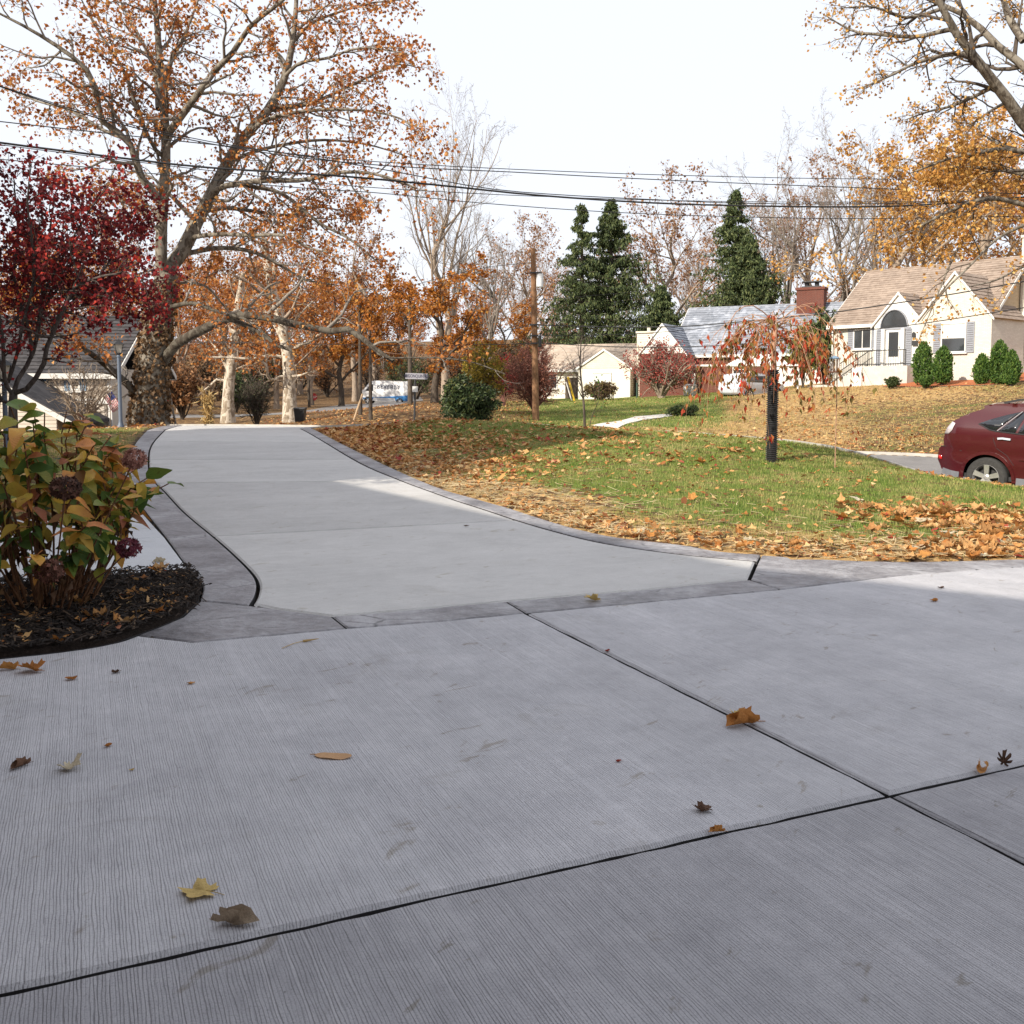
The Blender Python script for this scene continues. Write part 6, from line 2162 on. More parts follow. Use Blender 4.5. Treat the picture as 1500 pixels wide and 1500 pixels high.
for pts, Ys, r, lab in [
    ([(-60, 103), (0, 126), (150, 172), (300, 206), (450, 228), (600, 240), (800, 250), (1000, 257), (1250, 262), (1580, 262)], (24, 36), .013, 'highest overhead wire, level across the sky above the spruces'),
    ([(-60, 104), (0, 127), (150, 175), (300, 209), (450, 232), (600, 245), (750, 252), (900, 260), (1100, 269), (1580, 287)], (24.4, 35), .016, 'second highest overhead wire, drooping slightly past the golden tree'),
    ([(-60, 171), (0, 178), (200, 200), (400, 222), (560, 248), (700, 274), (800, 284), (950, 292), (1100, 298), (1300, 298), (1580, 290)], (25, 35), .015, 'thin overhead wire just above the thick twisted cable'),
    ([(-60, 200), (0, 209), (150, 228), (300, 245), (500, 258), (650, 272), (800, 287), (1000, 299), (1250, 303), (1400, 297), (1580, 281)], (25.5, 34), .030, 'thick twisted overhead cable crossing in front of the fan shaped tree'),
    ([(-60, 203), (0, 212), (150, 231), (300, 249), (500, 271), (650, 281), (800, 288), (1000, 294), (1250, 296), (1580, 292)], (25.8, 34.4), .012, 'slim overhead wire running just below the thick cable'),
    ([(-60, 228), (150, 247), (400, 272), (560, 283), (700, 297), (900, 311), (1100, 318), (1300, 320), (1580, 315)], (26, 34), .013, 'lowest of the long overhead street wires'),
    ([(785, 476), (900, 479), (1000, 478), (1100, 470), (1200, 460), (1300, 446), (1400, 430), (1580, 398)], (41, 34), .024, 'thick drop cable rising from the utility pole past the cape house roof'),
    ([(785, 492), (900, 490), (1000, 484), (1080, 474), (1200, 458)], (41, 44), .014, 'drop wire from the utility pole past the brick chimney'),
    ([(785, 502), (900, 508), (1000, 508), (1100, 503), (1225, 488), (1350, 474), (1580, 438)], (41, 34.5), .020, 'lower drop wire crossing in front of the cape house door'),
    ([(785, 384), (700, 394), (600, 420), (560, 440)], (41, 60), .014, 'wire leading from the utility pole top into the orange oak'),
    ([(785, 440), (900, 430), (1000, 420), (1140, 405)], (41, 60), .008, 'faint wire from the transformer across the dark spruces'),
    ([(785, 503), (700, 505), (560, 506), (420, 503), (280, 501), (165, 498)], (41, 46), .016, 'wire passing through the sycamore crown behind its great low limb'),
    ([(785, 476), (700, 492), (660, 510)], (41, 50), .014, 'short wire sloping from the utility pole into the oak leaves')]:
    wire(pts, Ys, r, lab)
# ------------------------------------------------------------------ the hydrangea in the mulch bed
rg = np.random.default_rng(201)


def hyd_mat():
    n = NT('hydrangea_leaf')
    oi = n.n('ShaderNodeObjectInfo')
    v = n.coords()
    sx = n.n('ShaderNodeSeparateXYZ')
    n.l(v, sx.inputs[0])
    base_ = n.ramp(oi.outputs['Random'], [(0, (.06, .12, .02)), (.26, (.13, .22, .035)), (.40, (.38, .36, .06)), (.62, (.66, .44, .06)), (.82, (.66, .27, .05)), (.93, (.55, .2, .14)), (1, (.14, .10, .03))])
    tip = n.ramp(oi.outputs['Random'], [(0, (.07, .13, .02)), (.3, (.20, .22, .04)), (.5, (.52, .30, .05)), (.75, (.52, .20, .05)), (1, (.30, .08, .05))])
    f = n.math('ADD', n.math('MULTIPLY', sx.outputs[0], 5.5), n.math('MULTIPLY', n.noise(v, 18, 3), .5))
    c = n.mix(n.ramp(f, [(.55, 0.0), (1.0, .85)]), base_, tip)
    vein = n.n('ShaderNodeTexWave')
    n.l(n.coords((1, .9, 1), (0, 0, .55)), vein.inputs['Vector'])
    vein.inputs['Scale'].default_value, vein.inputs['Distortion'].default_value = 22, 1.5
    c = n.mix(n.ramp(vein.outputs[1], [(.78, 0.0), (.98, .22)]), c, (.45, .36, .12))
    sp = n.noise(v, 60, 3)
    c = n.mix(n.ramp(sp, [(.62, 0.0), (.72, .7)]), c, (.06, .03, .015))
    return n.pbr(c, .5, n.bump(vein.outputs[1], .25, .003), spec=.35, trans=.3)


M_HYD = hyd_mat()


def leaf_mesh(name, L, W, droop, fold, curl, mat, ns=8, taper=.9):
    """An ovate leaf: base at the origin, growing along +x, folded along its midrib and drooping."""
    V, Q = [], []
    for i in range(ns + 1):
        u = i / ns
        w = W / 2 * (math.sin(math.pi * min(1, u ** .75)) ** .9) * (1 - .15 * u) * (1 + .06 * (i % 2))
        x, z = L * u, -droop * L * u * u
        for k in (-1, -.5, 0, .5, 1):
            V.append((x - .02 * L * abs(k), k * w, z + fold * abs(k) * w + curl * w * math.sin(u * 9 + k * 2) * abs(k)))
    for i in range(ns):
        for k in range(4):
            a = i * 5 + k
            Q.append((a, a + 5, a + 6, a + 1))
    return mesh_np(name, V, [np.array(Q)], [mat], True)


hyd_meshes = [leaf_mesh('leaf', L, W, d, f, c, M_HYD) for L, W, d, f, c in
              ((.21, .13, .22, .22, .10), (.18, .105, .35, .2, .15), (.16, .105, .1, .3, .08), (.21, .11, .5, .35, .2), (.13, .075, .2, .25, .1), (.16, .06, .8, .8, .3))]
hx, hy = g0(70, 893)
hyd = empty('hydrangea', (hx, hy, -.03), 0, 'hydrangea bush with green, yellow and orange autumn leaves and dried flower heads', 'bush')
M_STEM = mbark('hydrangea_stems', (.07, .035, .02), (.24, .12, .06), 6)
M_DEADL = mleaf('withered_leaves', [(0, (.035, .02, .012)), (.6, (.10, .05, .025)), (1, (.20, .11, .05))], .1)
stems, tips = [], []
for k in range(54):
    a = rg.random() * 6.28
    r0 = .26 * rg.random() ** .5
    lean_ = rg.random() ** .7
    r1 = .15 + .78 * lean_
    hgt = 1.42 - .72 * lean_ ** 1.6 + rg.normal() * .06
    if math.cos(a) > .3: hgt -= .12 * lean_
    q = [(r0 * math.cos(a), r0 * math.sin(a), 0), (r0 * 1.3 * math.cos(a) + .25 * r1 * math.cos(a), .25 * r1 * math.sin(a) + r0 * math.sin(a), hgt * .45), (r1 * .75 * math.cos(a), r1 * .75 * math.sin(a), hgt * .85), (r1 * math.cos(a), r1 * math.sin(a), hgt)]
    P = resample(smooth_line(np.array(q), 5), 10)
    stems.append(P)
    V, Q = tubes(P[None], np.linspace(.0085, .004, 10)[None], 6)
    link('stem', mesh_np('stem', V, [Q], [M_STEM], True), hyd)
cnt = 0
for P in stems:
    nl = 5 if rg.random() < .35 else 6
    for k in range(nl):
        if cnt >= 296: break
        u = 1.0 - .075 * k - rg.random() * .05 if k else 1.0
        i = min(8, int(u * 9))
        p = P[i] + (P[i + 1] - P[i]) * min(1, u * 9 - i)
        if p[2] < .5 and rg.random() < .5: continue
        me = hyd_meshes[int(rg.choice(6, p=[.28, .22, .2, .14, .1, .06]))]
        o = link('leaf', me, hyd)
        o.location = p
        out = math.atan2(p[1], p[0]) + rg.normal() * 1.1
        o.rotation_euler = (rg.normal() * .5, rg.uniform(-.55, .45) + (.25 if k > 2 else -.1), out)
        sc_ = rg.uniform(.62, 1.0) * (1.05 if k < 4 else .9)
        o.scale = (sc_, sc_, sc_)
        cnt += 1
# the leaves past that number, joined
Vs, Qs, off = [], [], 0
base_m = [(np.array([v.co[:] for v in m_.vertices]), np.array([list(p_.vertices) for p_ in m_.polygons])) for m_ in hyd_meshes]
for P in stems:
    for k in range(9):
        u = rg.uniform(.42, .98)
        i = min(8, int(u * 9))
        p = P[i] + (P[i + 1] - P[i]) * (u * 9 - i)
        vv, qq = base_m[int(rg.integers(0, 6))]
        M_ = Matrix.LocRotScale(Vector(p), Matrix.Rotation(math.atan2(p[1], p[0]) + rg.normal() * 1.2, 3, 'Z') @ Matrix.Rotation(rg.uniform(-.3, .9), 3, 'Y') @ Matrix.Rotation(rg.normal() * .5, 3, 'X'), Vector((1, 1, 1)) * rg.uniform(.5, .9))
        A_ = np.array(M_)
        Vs.append(vv @ A_[:3, :3].T + A_[:3, 3])
        Qs.append(qq + off)
        off += len(vv)
M_HYD2 = mleaf('hydrangea_leaves', [(0, (.05, .10, .02)), (.35, (.10, .17, .03)), (.55, (.34, .30, .05)), (.75, (.54, .36, .06)), (.9, (.50, .2, .05)), (1, (.16, .09, .04))], .3)
tag(link('foliage', mesh_np('foliage', np.vstack(Vs), [np.vstack(Qs)], [M_HYD2], True), hyd), kind='stuff')
# withered leaves hanging on the lower stems
S = np.stack(stems)
low = S[:, 2:7]
V, T = leaf_cloud(rg, low, 5, (0, 1), (.06, .12), .4, 1.6, .25, .02, five=True)
tag(link('withered_leaves', mesh_np('withered_leaves', V, [T], [M_DEADL]), hyd), kind='stuff')


def flower_head(px, py, Y, r, stops, label, seed):
    rg = np.random.default_rng(seed)
    c = at(px, py, Y) - np.array(hyd.location)
    m = mleaf('dried_petals', stops, .25)
    n = 260
    d = rg.normal(size=(n, 3))
    d /= np.linalg.norm(d, axis=1, keepdims=True)
    d[:, 2] *= .8
    cen = d * r * rg.uniform(.8, 1.0, n)[:, None]
    Vs, Ts = [], []
    for k in range(n):
        nn = d[k] + rg.normal(size=3) * .35
        nn /= np.linalg.norm(nn)
        s = np.cross(nn, rg.normal(size=3))
        s /= np.linalg.norm(s)
        t = np.cross(nn, s)
        q = r * .23
        b = len(Vs)
        Vs += [cen[k]] + [cen[k] + (s * math.cos(x) + t * math.sin(x)) * q * (1 if j % 2 else .45) + nn * q * .25 * (j % 2) for j, x in enumerate(np.linspace(0, 2 * math.pi, 8, endpoint=False))]
        Ts += [(b, b + 1 + j, b + 1 + (j + 1) % 8) for j in range(8)]
    o = link('flower_head', mesh_np('flower_head', np.array(Vs), [np.array(Ts)], [m]), hyd)
    o.location = c
    o['label'] = label
    base_ = np.array([c[0] * .3, c[1] * .3, .2])
    P = resample(smooth_line(np.array([base_, c * [.75, .75, .7], c + [0, 0, -.01]]), 5), 9)
    V, Q = tubes(P[None], np.linspace(.006, .004, 9)[None], 6)
    link('stem', mesh_np('stem', V, [Q], [M_STEM], True), hyd)


flower_head(196, 672, 5.75, .075, [(0, (.17, .07, .05)), (.5, (.34, .15, .11)), (1, (.46, .25, .19))], "dried pinkish tan flower head", 1)
flower_head(96, 715, 5.35, .085, [(0, (.03, .014, .010)), (.6, (.085, .036, .024)), (1, (.16, .075, .05))], 'dark brown flower head', 2)
flower_head(188, 803, 5.45, .07, [(0, (.05, .012, .018)), (.6, (.16, .03, .05)), (1, (.30, .10, .10))], 'burgundy flower head', 3)
flower_head(72, 836, 5.6, .085, [(0, (.05, .02, .012)), (.6, (.13, .055, .035)), (1, (.26, .11, .08))], 'drooping dried flower head near the ground', 4)

# ------------------------------------------------------------------ fallen leaves
def lobed(npts=34, lobes=5, depth=.34, seed=0):
    """Outline of a lobed leaf around (0,0); stalk end at -x."""
    r = random.Random(seed)
    out = []
    for i in range(npts):
        t = math.pi - 2 * math.pi * i / npts
        s = .5 + .5 * math.cos(lobes * (t) * 1.0)
        rad = .5 * (1 - depth + depth * s ** .6) * (1.0 + .12 * math.cos(t)) * (1 + .16 * ((i % 2) - .5) + r.uniform(-.09, .09))
        if abs(abs(t) - math.pi) < .35: rad *= .55
        out.append((rad * math.cos(t) + .12, rad * math.sin(t)))
    return out


def oval(npts=20, w=.42):
    return [(.5 * math.cos(math.pi - 2 * math.pi * i / npts), .5 * w * math.sin(math.pi - 2 * math.pi * i / npts) * (1 + .04 * (i % 2))) for i in range(npts)]


def fallen(name, outline, mat, curl, roll, twist=0.0, stalk=.35, wrinkle=.03, seed=0, rise=.0):
    """A dry leaf, unit length: two rings and a centre, curled across and along, with a thin stalk."""
    r = random.Random(seed)
    n = len(outline)
    pts = [(0.0, 0.0)] + [(x * .5, y * .5) for x, y in outline] + list(outline)
    V = []
    for x, y in pts:
        if abs(curl) > 2.2:                          # rolled into a tube about the midrib
            a = y * curl * 2
            R = 1 / (curl * 2)
            yy, z = R * math.sin(a), R * (1 - math.cos(a))
        else:
            yy, z = y * (1 - .12 * abs(curl)), curl * y * y
        z += roll * x * x + twist * x * y + wrinkle * math.sin(9 * x + 5 * y + seed) + r.uniform(-1, 1) * wrinkle * .5
        V.append((x, yy, z))
    zmin = min(v[2] for v in V)
    V = [(x, y, z - zmin + rise) for x, y, z in V]
    T = [(0, 1 + i, 1 + (i + 1) % n) for i in range(n)]
    Q = [(1 + i, 1 + n + i, 1 + n + (i + 1) % n, 1 + (i + 1) % n) for i in range(n)]
    polys = [np.array(T), np.array(Q)]
    if stalk:
        k = len(V)
        b = V[1 + n]
        q = np.array([(b[0] + .02, b[1], b[2] + .004), (b[0] - stalk * .5, b[1] + stalk * .12, max(.01, b[2] * .5) + .01), (b[0] - stalk, b[1] + stalk * .3, .012 + rise)])
        SV, SQ = tubes(resample(smooth_line(q, 3), 6)[None], np.linspace(.016, .009, 6)[None], 4)
        V = V + [tuple(v) for v in SV]
        polys.append(SQ + k)
    me = mesh_np(name, np.array(V), polys, [mat], True)
    return me


def mdry(name, stops, spots=.6):
    n = NT(name)
    v = n.coords()
    oi = n.n('ShaderNodeObjectInfo')
    c = n.ramp(oi.outputs['Random'], stops)
    c = n.mix(n.ramp(n.noise(v, 5, 5, .7), [(.45, 0.0), (.75, spots)]), c, tuple(x * .4 for x in stops[0][1]))
    c = n.mix(n.ramp(n.noise(n.coords((1, 4, 1)), 9, 3), [(.55, 0.0), (.7, .3)]), c, tuple(min(1, x * 1.35) for x in stops[-1][1]))
    return n.pbr(c, .7, n.bump(n.noise(v, 20, 3), .3, .02), spec=.25, trans=.22)


D_TAN = mdry('dry_tan_leaf', [(0, (.36, .17, .06)), (.5, (.48, .25, .09)), (1, (.56, .35, .16))])
D_ORANGE = mdry('dry_orange_leaf', [(0, (.34, .13, .03)), (.5, (.44, .18, .045)), (1, (.52, .25, .07))])
D_YELLOW = mdry('dry_yellow_leaf', [(0, (.50, .33, .09)), (1, (.58, .42, .16))], .35)
D_BROWN = mdry('dry_brown_leaf', [(0, (.08, .045, .03)), (1, (.17, .09, .055))])
D_PEACH = mdry('dry_peach_leaf', [(0, (.56, .33, .17)), (1, (.62, .40, .22))], .25)
D_PALE = mdry('dry_pale_leaf', [(0, (.52, .44, .30)), (1, (.60, .52, .38))], .35)
D_RED = mdry('dry_red_leaf', [(0, (.24, .03, .02)), (1, (.36, .07, .03))], .4)
D_GREY = mdry('dry_grey_brown_leaf', [(0, (.30, .23, .16)), (1, (.40, .31, .22))], .7)
SH = {'flat': lambda m, s: fallen('fallen_leaf', lobed(seed=s), m, .35, .12, .2, .5, .035, s), 'curl': lambda m, s: fallen('fallen_leaf', lobed(seed=s), m, 1.1, .5, .6, .3, .06, s),
      'roll': lambda m, s: fallen('fallen_leaf', lobed(22, 5, .25, s), m, 2.9, .1, .25, .35, .03, s), 'oval': lambda m, s: fallen('fallen_leaf', oval(), m, .35, .12, .1, .14, .012, s),
      'chip': lambda m, s: fallen('fallen_leaf', oval(12, .7), m, 1.2, .8, .4, 0, .05, s), 'oak': lambda m, s: fallen('fallen_leaf', lobed(28, 7, .62, s), m, 1.3, .9, .5, .2, .04, s)}
LV = 'fallen leaves on the concrete'
leaves_on_drive = [
    (52, 984, 'curl', D_ORANGE, 36, 0.3, 0, 'orange and yellow curled leaf on the concrete close to the mulch bed'),
    (18, 981, 'roll', D_ORANGE, 24, 0.2, 0, 'small rolled brown orange leaf on the concrete at the very edge of the mulch bed'),
    (104, 996, 'chip', D_ORANGE, 16, 0.1, 0, 'small flat orange leaf scrap on the slab below the mulch bed tip'),
    (172, 985, 'curl', D_BROWN, 13, 1.1, 0, 'tiny dark curled leaf on the slab below the stamped corner border'),
    (280, 1002, 'chip', D_ORANGE, 11, 0.4, 0, 'tiny orange leaf scrap alone on the slab below the stamped corner'),
    (97, 1126, 'curl', D_PALE, 33, 2.8, 0, 'pale cream curled leaf with a raised point on the broomed slab'),
    (158, 1094, 'chip', D_ORANGE, 12, 0.9, 0, 'small reddish orange leaf scrap above the pale cream leaf'),
    (193, 1129, 'chip', D_YELLOW, 7, 0.2, 0, 'tiny yellow speck of leaf on the slab beside the pale cream leaf'),
    (35, 1121, 'roll', D_BROWN, 27, 1.2, 0, 'dark brown shrivelled leaf standing upright on the slab edge'),
    (302, 1308, 'flat', D_YELLOW, 50, 0.0, 0, 'yellow maple leaf lying flat with its long stalk above the joint'),
    (330, 1353, 'roll', D_GREY, 52, 3.05, 0, 'grey brown rolled leaf beside the long joint'),
    (488, 1109, 'oval', D_PEACH, 46, 3.0, 0, 'peach coloured oval leaf lying flat in the middle of the slab'),
    (1097, 1060, 'roll', D_ORANGE, 52, 0.5, 0, 'large orange curled leaf caught on the slanting joint'),
    (1076, 1046, 'curl', D_YELLOW, 20, 2.0, 0, 'small yellow leaf tip behind the large orange curled leaf'),
    (1440, 1127, 'roll', D_ORANGE, 30, 1.0, 0, 'orange folded leaf stuck in the joint near the upright oak leaf'),
    (1470, 1122, 'oak', D_BROWN, 24, 0.8, 1, 'dark pointed oak leaf standing upright in the joint'),
    (1035, 1188, 'curl', D_BROWN, 28, 0.0, 0, 'brown shrivelled leaf above the joint crossing'),
    (906, 1116, 'chip', D_RED, 9, 0.3, 0, 'tiny red leaf scrap on the middle slab'),
    (1055, 1219, 'roll', D_ORANGE, 22, 0.25, 0, 'orange brown leaf wedged down in the long joint'),
    (872, 880, 'curl', D_YELLOW, 26, 0.4, 0, 'yellow green curled leaf on the stamped border strip'),
    (1368, 881, 'chip', D_ORANGE, 12, 0.4, 0, 'small orange leaf on the slab at the edge of the sunlight'),
    (1378, 862, 'chip', D_BROWN, 9, 0.1, 0, 'tiny dark leaf scrap in the sunlight on the slab'),
    (890, 954, 'chip', D_RED, 9, 0.8, 0, 'tiny red leaf caught in the slanting joint'),
    (683, 772, 'chip', D_BROWN, 9, 0.0, 0, 'small brown leaf on the upper driveway just below its cross joint'),
    (237, 825, 'roll', D_PALE, 17, 0.1, 0, 'pale curled leaf lying on the smooth path'),
]
for k, (px, py, sh, mat, size, rz, up_, lab) in enumerate(leaves_on_drive):
    x, y = drv(px, py)
    L = size / F * math.hypot(x, y, EYE) * (1.15 if sh in ('roll', 'oval') else 1.0)
    o = link('fallen_leaf', SH[sh](mat, 300 + k))
    o.scale = (L, L, L)
    z = float(Hd(x, y)) + (.008 if py < 860 else .002)
    o.location = (x, y, z + (.12 * L if up_ else 0))
    o.rotation_euler = (0, -1.2 if up_ else 0, rz + math.pi)
    tag(o, lab, 'leaf', LV)
# a thin dry grass stalk on the slab
x, y = drv(425, 946)
m = MB()
p = [np.append(drv(*q), .006) for q in ((413, 951), (430, 944), (444, 940.5))]
for a_, b_ in zip(p, p[1:]): m.bar(a_, b_, .0022, n=5)
m.bar(p[-1], p[-1] + np.array([.09, .01, .012]), .009, .002, 5)
tag(m.build('grass_stalk', M_CORN), 'thin dry grass stalk lying on the slab below the border strip', 'stalk')

# ---- where leaves, straw and grass lie on the lawn
def lawn_xy(rg, n, x0, x1, y0, y1):
    P = np.stack([rg.uniform(x0, x1, n), rg.uniform(y0, y1, n)], 1)
    ok = ~inpoly(P, DRIVE_POLY)
    roX = np.interp(P[:, 1], ro[:, 1][::-1], ro[:, 0][::-1])
    ok &= np.where(P[:, 1] < 10.5, P[:, 0] > .3, P[:, 0] > roX)
    ok &= dline(P, STREET_C) > STREET_W / 2 + .15
    P = P[ok]
    P = P[dline(P, DRIVE_POLY, True) > .02]
    front = np.interp(P[:, 0], redge[:, 0], redge[:, 1])
    return P[(P[:, 1] > front) | (P[:, 0] < redge[0, 0])]


def sums(P, seed, f):
    r = np.random.default_rng(seed)
    s = np.zeros(len(P))
    for _ in range(10):
        k = r.normal(size=2) * f
        s += np.sin(P @ k + r.random() * 6.28)
    return s / 3.2


EDGE = np.vstack([ro, redge])


def drift(P):
    """Leaves per square metre."""
    d = dline(P, EDGE)
    x, y = P[:, 0], P[:, 1]
    n = sums(P, 5, 1.5)
    up_ = sstep(13.5, 16.5, y)
    den = up_ * (95 * np.exp(-(d / 2.0) ** 2) * (1 + .5 * n) + 14 * np.exp(-(d / 4.5) ** 2))
    den += (1 - up_) * (60 * np.exp(-(d / .85) ** 2) * (1 + .6 * n) + 7 * np.exp(-(d / 2.2) ** 2))
    den += 95 * sstep(3.4, 5.2, x) * np.exp(-((y - 10.3) / 1.7) ** 2) * (1 + .5 * n) * sstep(13.5, 11.5, y)
    den += 5.0 * (1 + n)
    den += 22 * np.exp(-(np.hypot(x - 1.7, y - 22.4) / 1.1) ** 2)
    return np.maximum(den, .6)


rg = np.random.default_rng(301)
P = lawn_xy(rg, 150000, -7, 13, 7.8, 27)
area = 20 * 19.2
lam = 2.2 * drift(P) * area / 150000
P = P[rg.random(len(P)) < lam]
lz = Hg(P)
size = rg.uniform(.05, .125, len(P)) * (1 + .35 * (rg.random(len(P)) < .12)) * (.9 + .42 * sstep(12, 18, P[:, 1])) * (1 + .4 * sstep(3, 4.5, P[:, 0]) * (P[:, 1] < 13))
show = size / np.hypot(P[:, 0], P[:, 1])
vis = np.abs(P[:, 0] / P[:, 1]) < .53
order = np.argsort(-np.where(vis, show, 0))
NIND = 215
LAWN_TYPES = [SH['curl'](D_TAN, 1), SH['curl'](D_TAN, 2), SH['flat'](D_TAN, 3), SH['curl'](D_ORANGE, 4), SH['flat'](D_PALE, 5), SH['roll'](D_TAN, 6), SH['curl'](D_RED, 7), SH['flat'](D_ORANGE, 8)]
for me in LAWN_TYPES: me.name = 'fallen_leaf'
LABS = ['dry curled tan leaf lying in the grass along the driveway'] * 3 + ['curled orange leaf lying in the grass along the driveway', 'pale flat leaf lying in the grass along the driveway', 'rolled tan leaf lying in the grass along the driveway',
        'small dark red leaf lying in the grass along the driveway', 'flat orange leaf lying in the grass along the driveway']
for k in order[:NIND]:
    j = int(rg.choice(8, p=[.22, .2, .12, .14, .1, .08, .06, .08]))
    o = link('fallen_leaf', LAWN_TYPES[j])
    s = size[k] * (.6 if j == 6 else 1)
    o.scale = (s, s, s)
    o.location = (P[k, 0], P[k, 1], lz[k] + .012 + rg.random() * .03)
    o.rotation_euler = (rg.normal() * .22, rg.normal() * .22, rg.random() * 6.28)
    tag(o, LABS[j], 'leaf', 'fallen leaves in the grass')


def litter(name, P, z, size, stops, seed, lift=.0, tilt=.26):
    """Many small curled leaves as one mesh: eight-sided stars of six points with a raised rim."""
    rg = np.random.default_rng(seed)
    n = len(P)
    k = 10
    t = np.linspace(0, 2 * np.pi, k, endpoint=False)
    rad = np.array([1, .74, .96, .68, .85, .40, .85, .68, .96, .74]) * .5
    c = rad[None, :, None] * np.stack([np.cos(t), np.sin(t)], 1)[None] * rg.uniform(.68, 1.2, (n, k, 1))
    L = size[:, None]
    a = rg.random(n) * 6.28
    ca, sa = np.cos(a)[:, None], np.sin(a)[:, None]
    cu, ro_ = rg.uniform(-.6, 1.7, n)[:, None], rg.uniform(-.5, .9, n)[:, None]
    x, y = c[..., 0], c[..., 1] * rg.uniform(.55, 1.0, (n, 1))
    z0 = cu * y * y + ro_ * x * x + rg.uniform(-.05, .05, (n, k))
    tx, ty = rg.normal(size=(n, 1)) * tilt, rg.normal(size=(n, 1)) * tilt
    z0 = z0 + tx * x + ty * y
    y = y * (1 - .25 * np.clip(cu, 0, 2))
    zc = np.zeros((n, 1))
    X = np.concatenate([np.zeros((n, 1)), x * ca - y * sa], 1) * L + P[:, :1]
    Y = np.concatenate([np.zeros((n, 1)), x * sa + y * ca], 1) * L + P[:, 1:2]
    Zz = np.concatenate([zc, z0], 1)
    Zz = (Zz - Zz.min(1, keepdims=True)) * L + z[:, None] + lift + rg.random((n, 1)) * .03
    V = np.stack([X, Y, Zz], -1).reshape(-1, 3)
    b = (np.arange(n) * (k + 1))[:, None]
    T = np.concatenate([b + np.array([[0, 1 + i, 1 + (i + 1) % k]]) for i in range(k)])
    m = mleaf(name + '_colour', stops, .22, .7)
    o = link(name, mesh_np(name, V, [T], [m]))
    return tag(o, kind='stuff')


LIT = [(0, (.16, .06, .022)), (.2, (.34, .13, .036)), (.45, (.48, .225, .07)), (.7, (.57, .33, .13)), (.9, (.64, .45, .23)), (.96, (.32, .05, .03)), (1, (.24, .03, .025))]
rest = order[NIND:]
litter('leaf_litter', P[rest], lz[rest], size[rest], LIT, 5)
# far yards, the corner by the crest and under the trees
rg = np.random.default_rng(302)
Pf = np.stack([rg.uniform(-24, 34, 42000), rg.uniform(10, 62, 42000)], 1)
dsf = dline(Pf, STREET_C)
yard_r = (Pf[:, 0] > 6) & (Pf[:, 1] > 20) & (dsf > STREET_W / 2) & (Pf[:, 0] > .27 * Pf[:, 1]) & (Pf[:, 1] < 52)
thick = .35 + .65 * sstep(.2, -.6, sums(Pf, 9, .5)) + .8 * (Pf[:, 1] < 38)
left_l = (Pf[:, 0] < -4.8) & (Pf[:, 1] < 32) & ~inpoly(Pf, DRIVE_POLY) & ~inpoly(Pf, PATH_POLY) & (Pf[:, 1] > 10.5) & (Pf[:, 0] < np.interp(Pf[:, 1], lo[:, 1][::-1], lo[:, 0][::-1]) - .1)
isle_ = (Pf[:, 0] < 1) & (Pf[:, 0] > -14) & (Pf[:, 1] > 30) & (dsf > STREET_W / 2 + .2) & ~inpoly(Pf, DRIVE_POLY)
ranch_ = (Pf[:, 0] > -2) & (Pf[:, 1] > 30) & (dsf > STREET_W / 2 + .2) & (Pf[:, 0] < .27 * Pf[:, 1])
prob = .55 * yard_r * thick + .35 * left_l + .8 * isle_ + .10 * ranch_
Pf = Pf[rg.random(len(Pf)) < prob]
litter('leaf_litter', Pf, Hg(Pf), rg.uniform(.09, .2, len(Pf)), LIT, 6)
# in the mulch bed
rg = np.random.default_rng(303)
Pb = np.stack([rg.uniform(-6.5, -1.5, 9000), rg.uniform(4.4, 8.2, 9000)], 1)
Pb = Pb[inpoly(Pb, BED_POLY)]
Pb = Pb[dline(Pb, BED_POLY, True) > .05]
zb_ = Hg(Pb) + .035
nb_ = 55
for k in range(nb_):
    j = int(rg.choice(8, p=[.18, .1, .12, .22, .08, .1, .1, .1]))
    o = link('fallen_leaf', LAWN_TYPES[j])
    s = rg.uniform(.06, .135)
    o.scale = (s, s, s)
    q = Pb[k]
    o.location = (q[0], q[1], zb_[k] + .01)
    o.rotation_euler = (rg.normal() * .25, rg.normal() * .25, rg.random() * 6.28)
    tag(o, ['dry tan leaf resting on the dark mulch under the hydrangea'] * 3 and (LABS[j].split(' lying')[0] + ' resting on the dark mulch under the hydrangea'), 'leaf', 'fallen leaves on the mulch bed')
litter('leaf_litter', Pb[nb_:nb_ + 330], zb_[nb_:nb_ + 330], rg.uniform(.03, .09, 330), LIT, 8)
# mulch chips
q = np.stack([rg.uniform(-6.5, -1.4, 34000), rg.uniform(4.2, 8.4, 34000)], 1)
q = q[inpoly(q, BED_POLY) | ((dline(q, BED_POLY, True) < .07) & (rg.random(len(q)) < .10) & (q[:, 1] < 7))]
n = len(q)
L, Wd, th = rg.uniform(.02, .07, n)[:, None], rg.uniform(.006, .016, n)[:, None], .006
a = rg.random(n)[:, None] * 6.28
zc = (Hg(q) + .04 + rg.random(n) * .03)[:, None]
tl = rg.normal(size=(n, 1)) * .35
cs_ = np.array([[-1, -1, 0], [1, -.6, 0], [1, .7, 0], [-1, 1, 0], [-.8, 0, 1], [.8, 0, 1]], float)
dx, dy = cs_[None, :, 0] * L / 2, cs_[None, :, 1] * Wd / 2
V = np.stack([q[:, :1] + dx * np.cos(a) - dy * np.sin(a), q[:, 1:] + dx * np.sin(a) + dy * np.cos(a), zc + dx * tl + cs_[None, :, 2] * th], -1)
b = (np.arange(n) * 6)[:, None]
T = np.concatenate([b + [[0, 1, 5]], b + [[0, 5, 4]], b + [[2, 3, 4]], b + [[2, 4, 5]], b + [[1, 2, 5]], b + [[3, 0, 4]]])
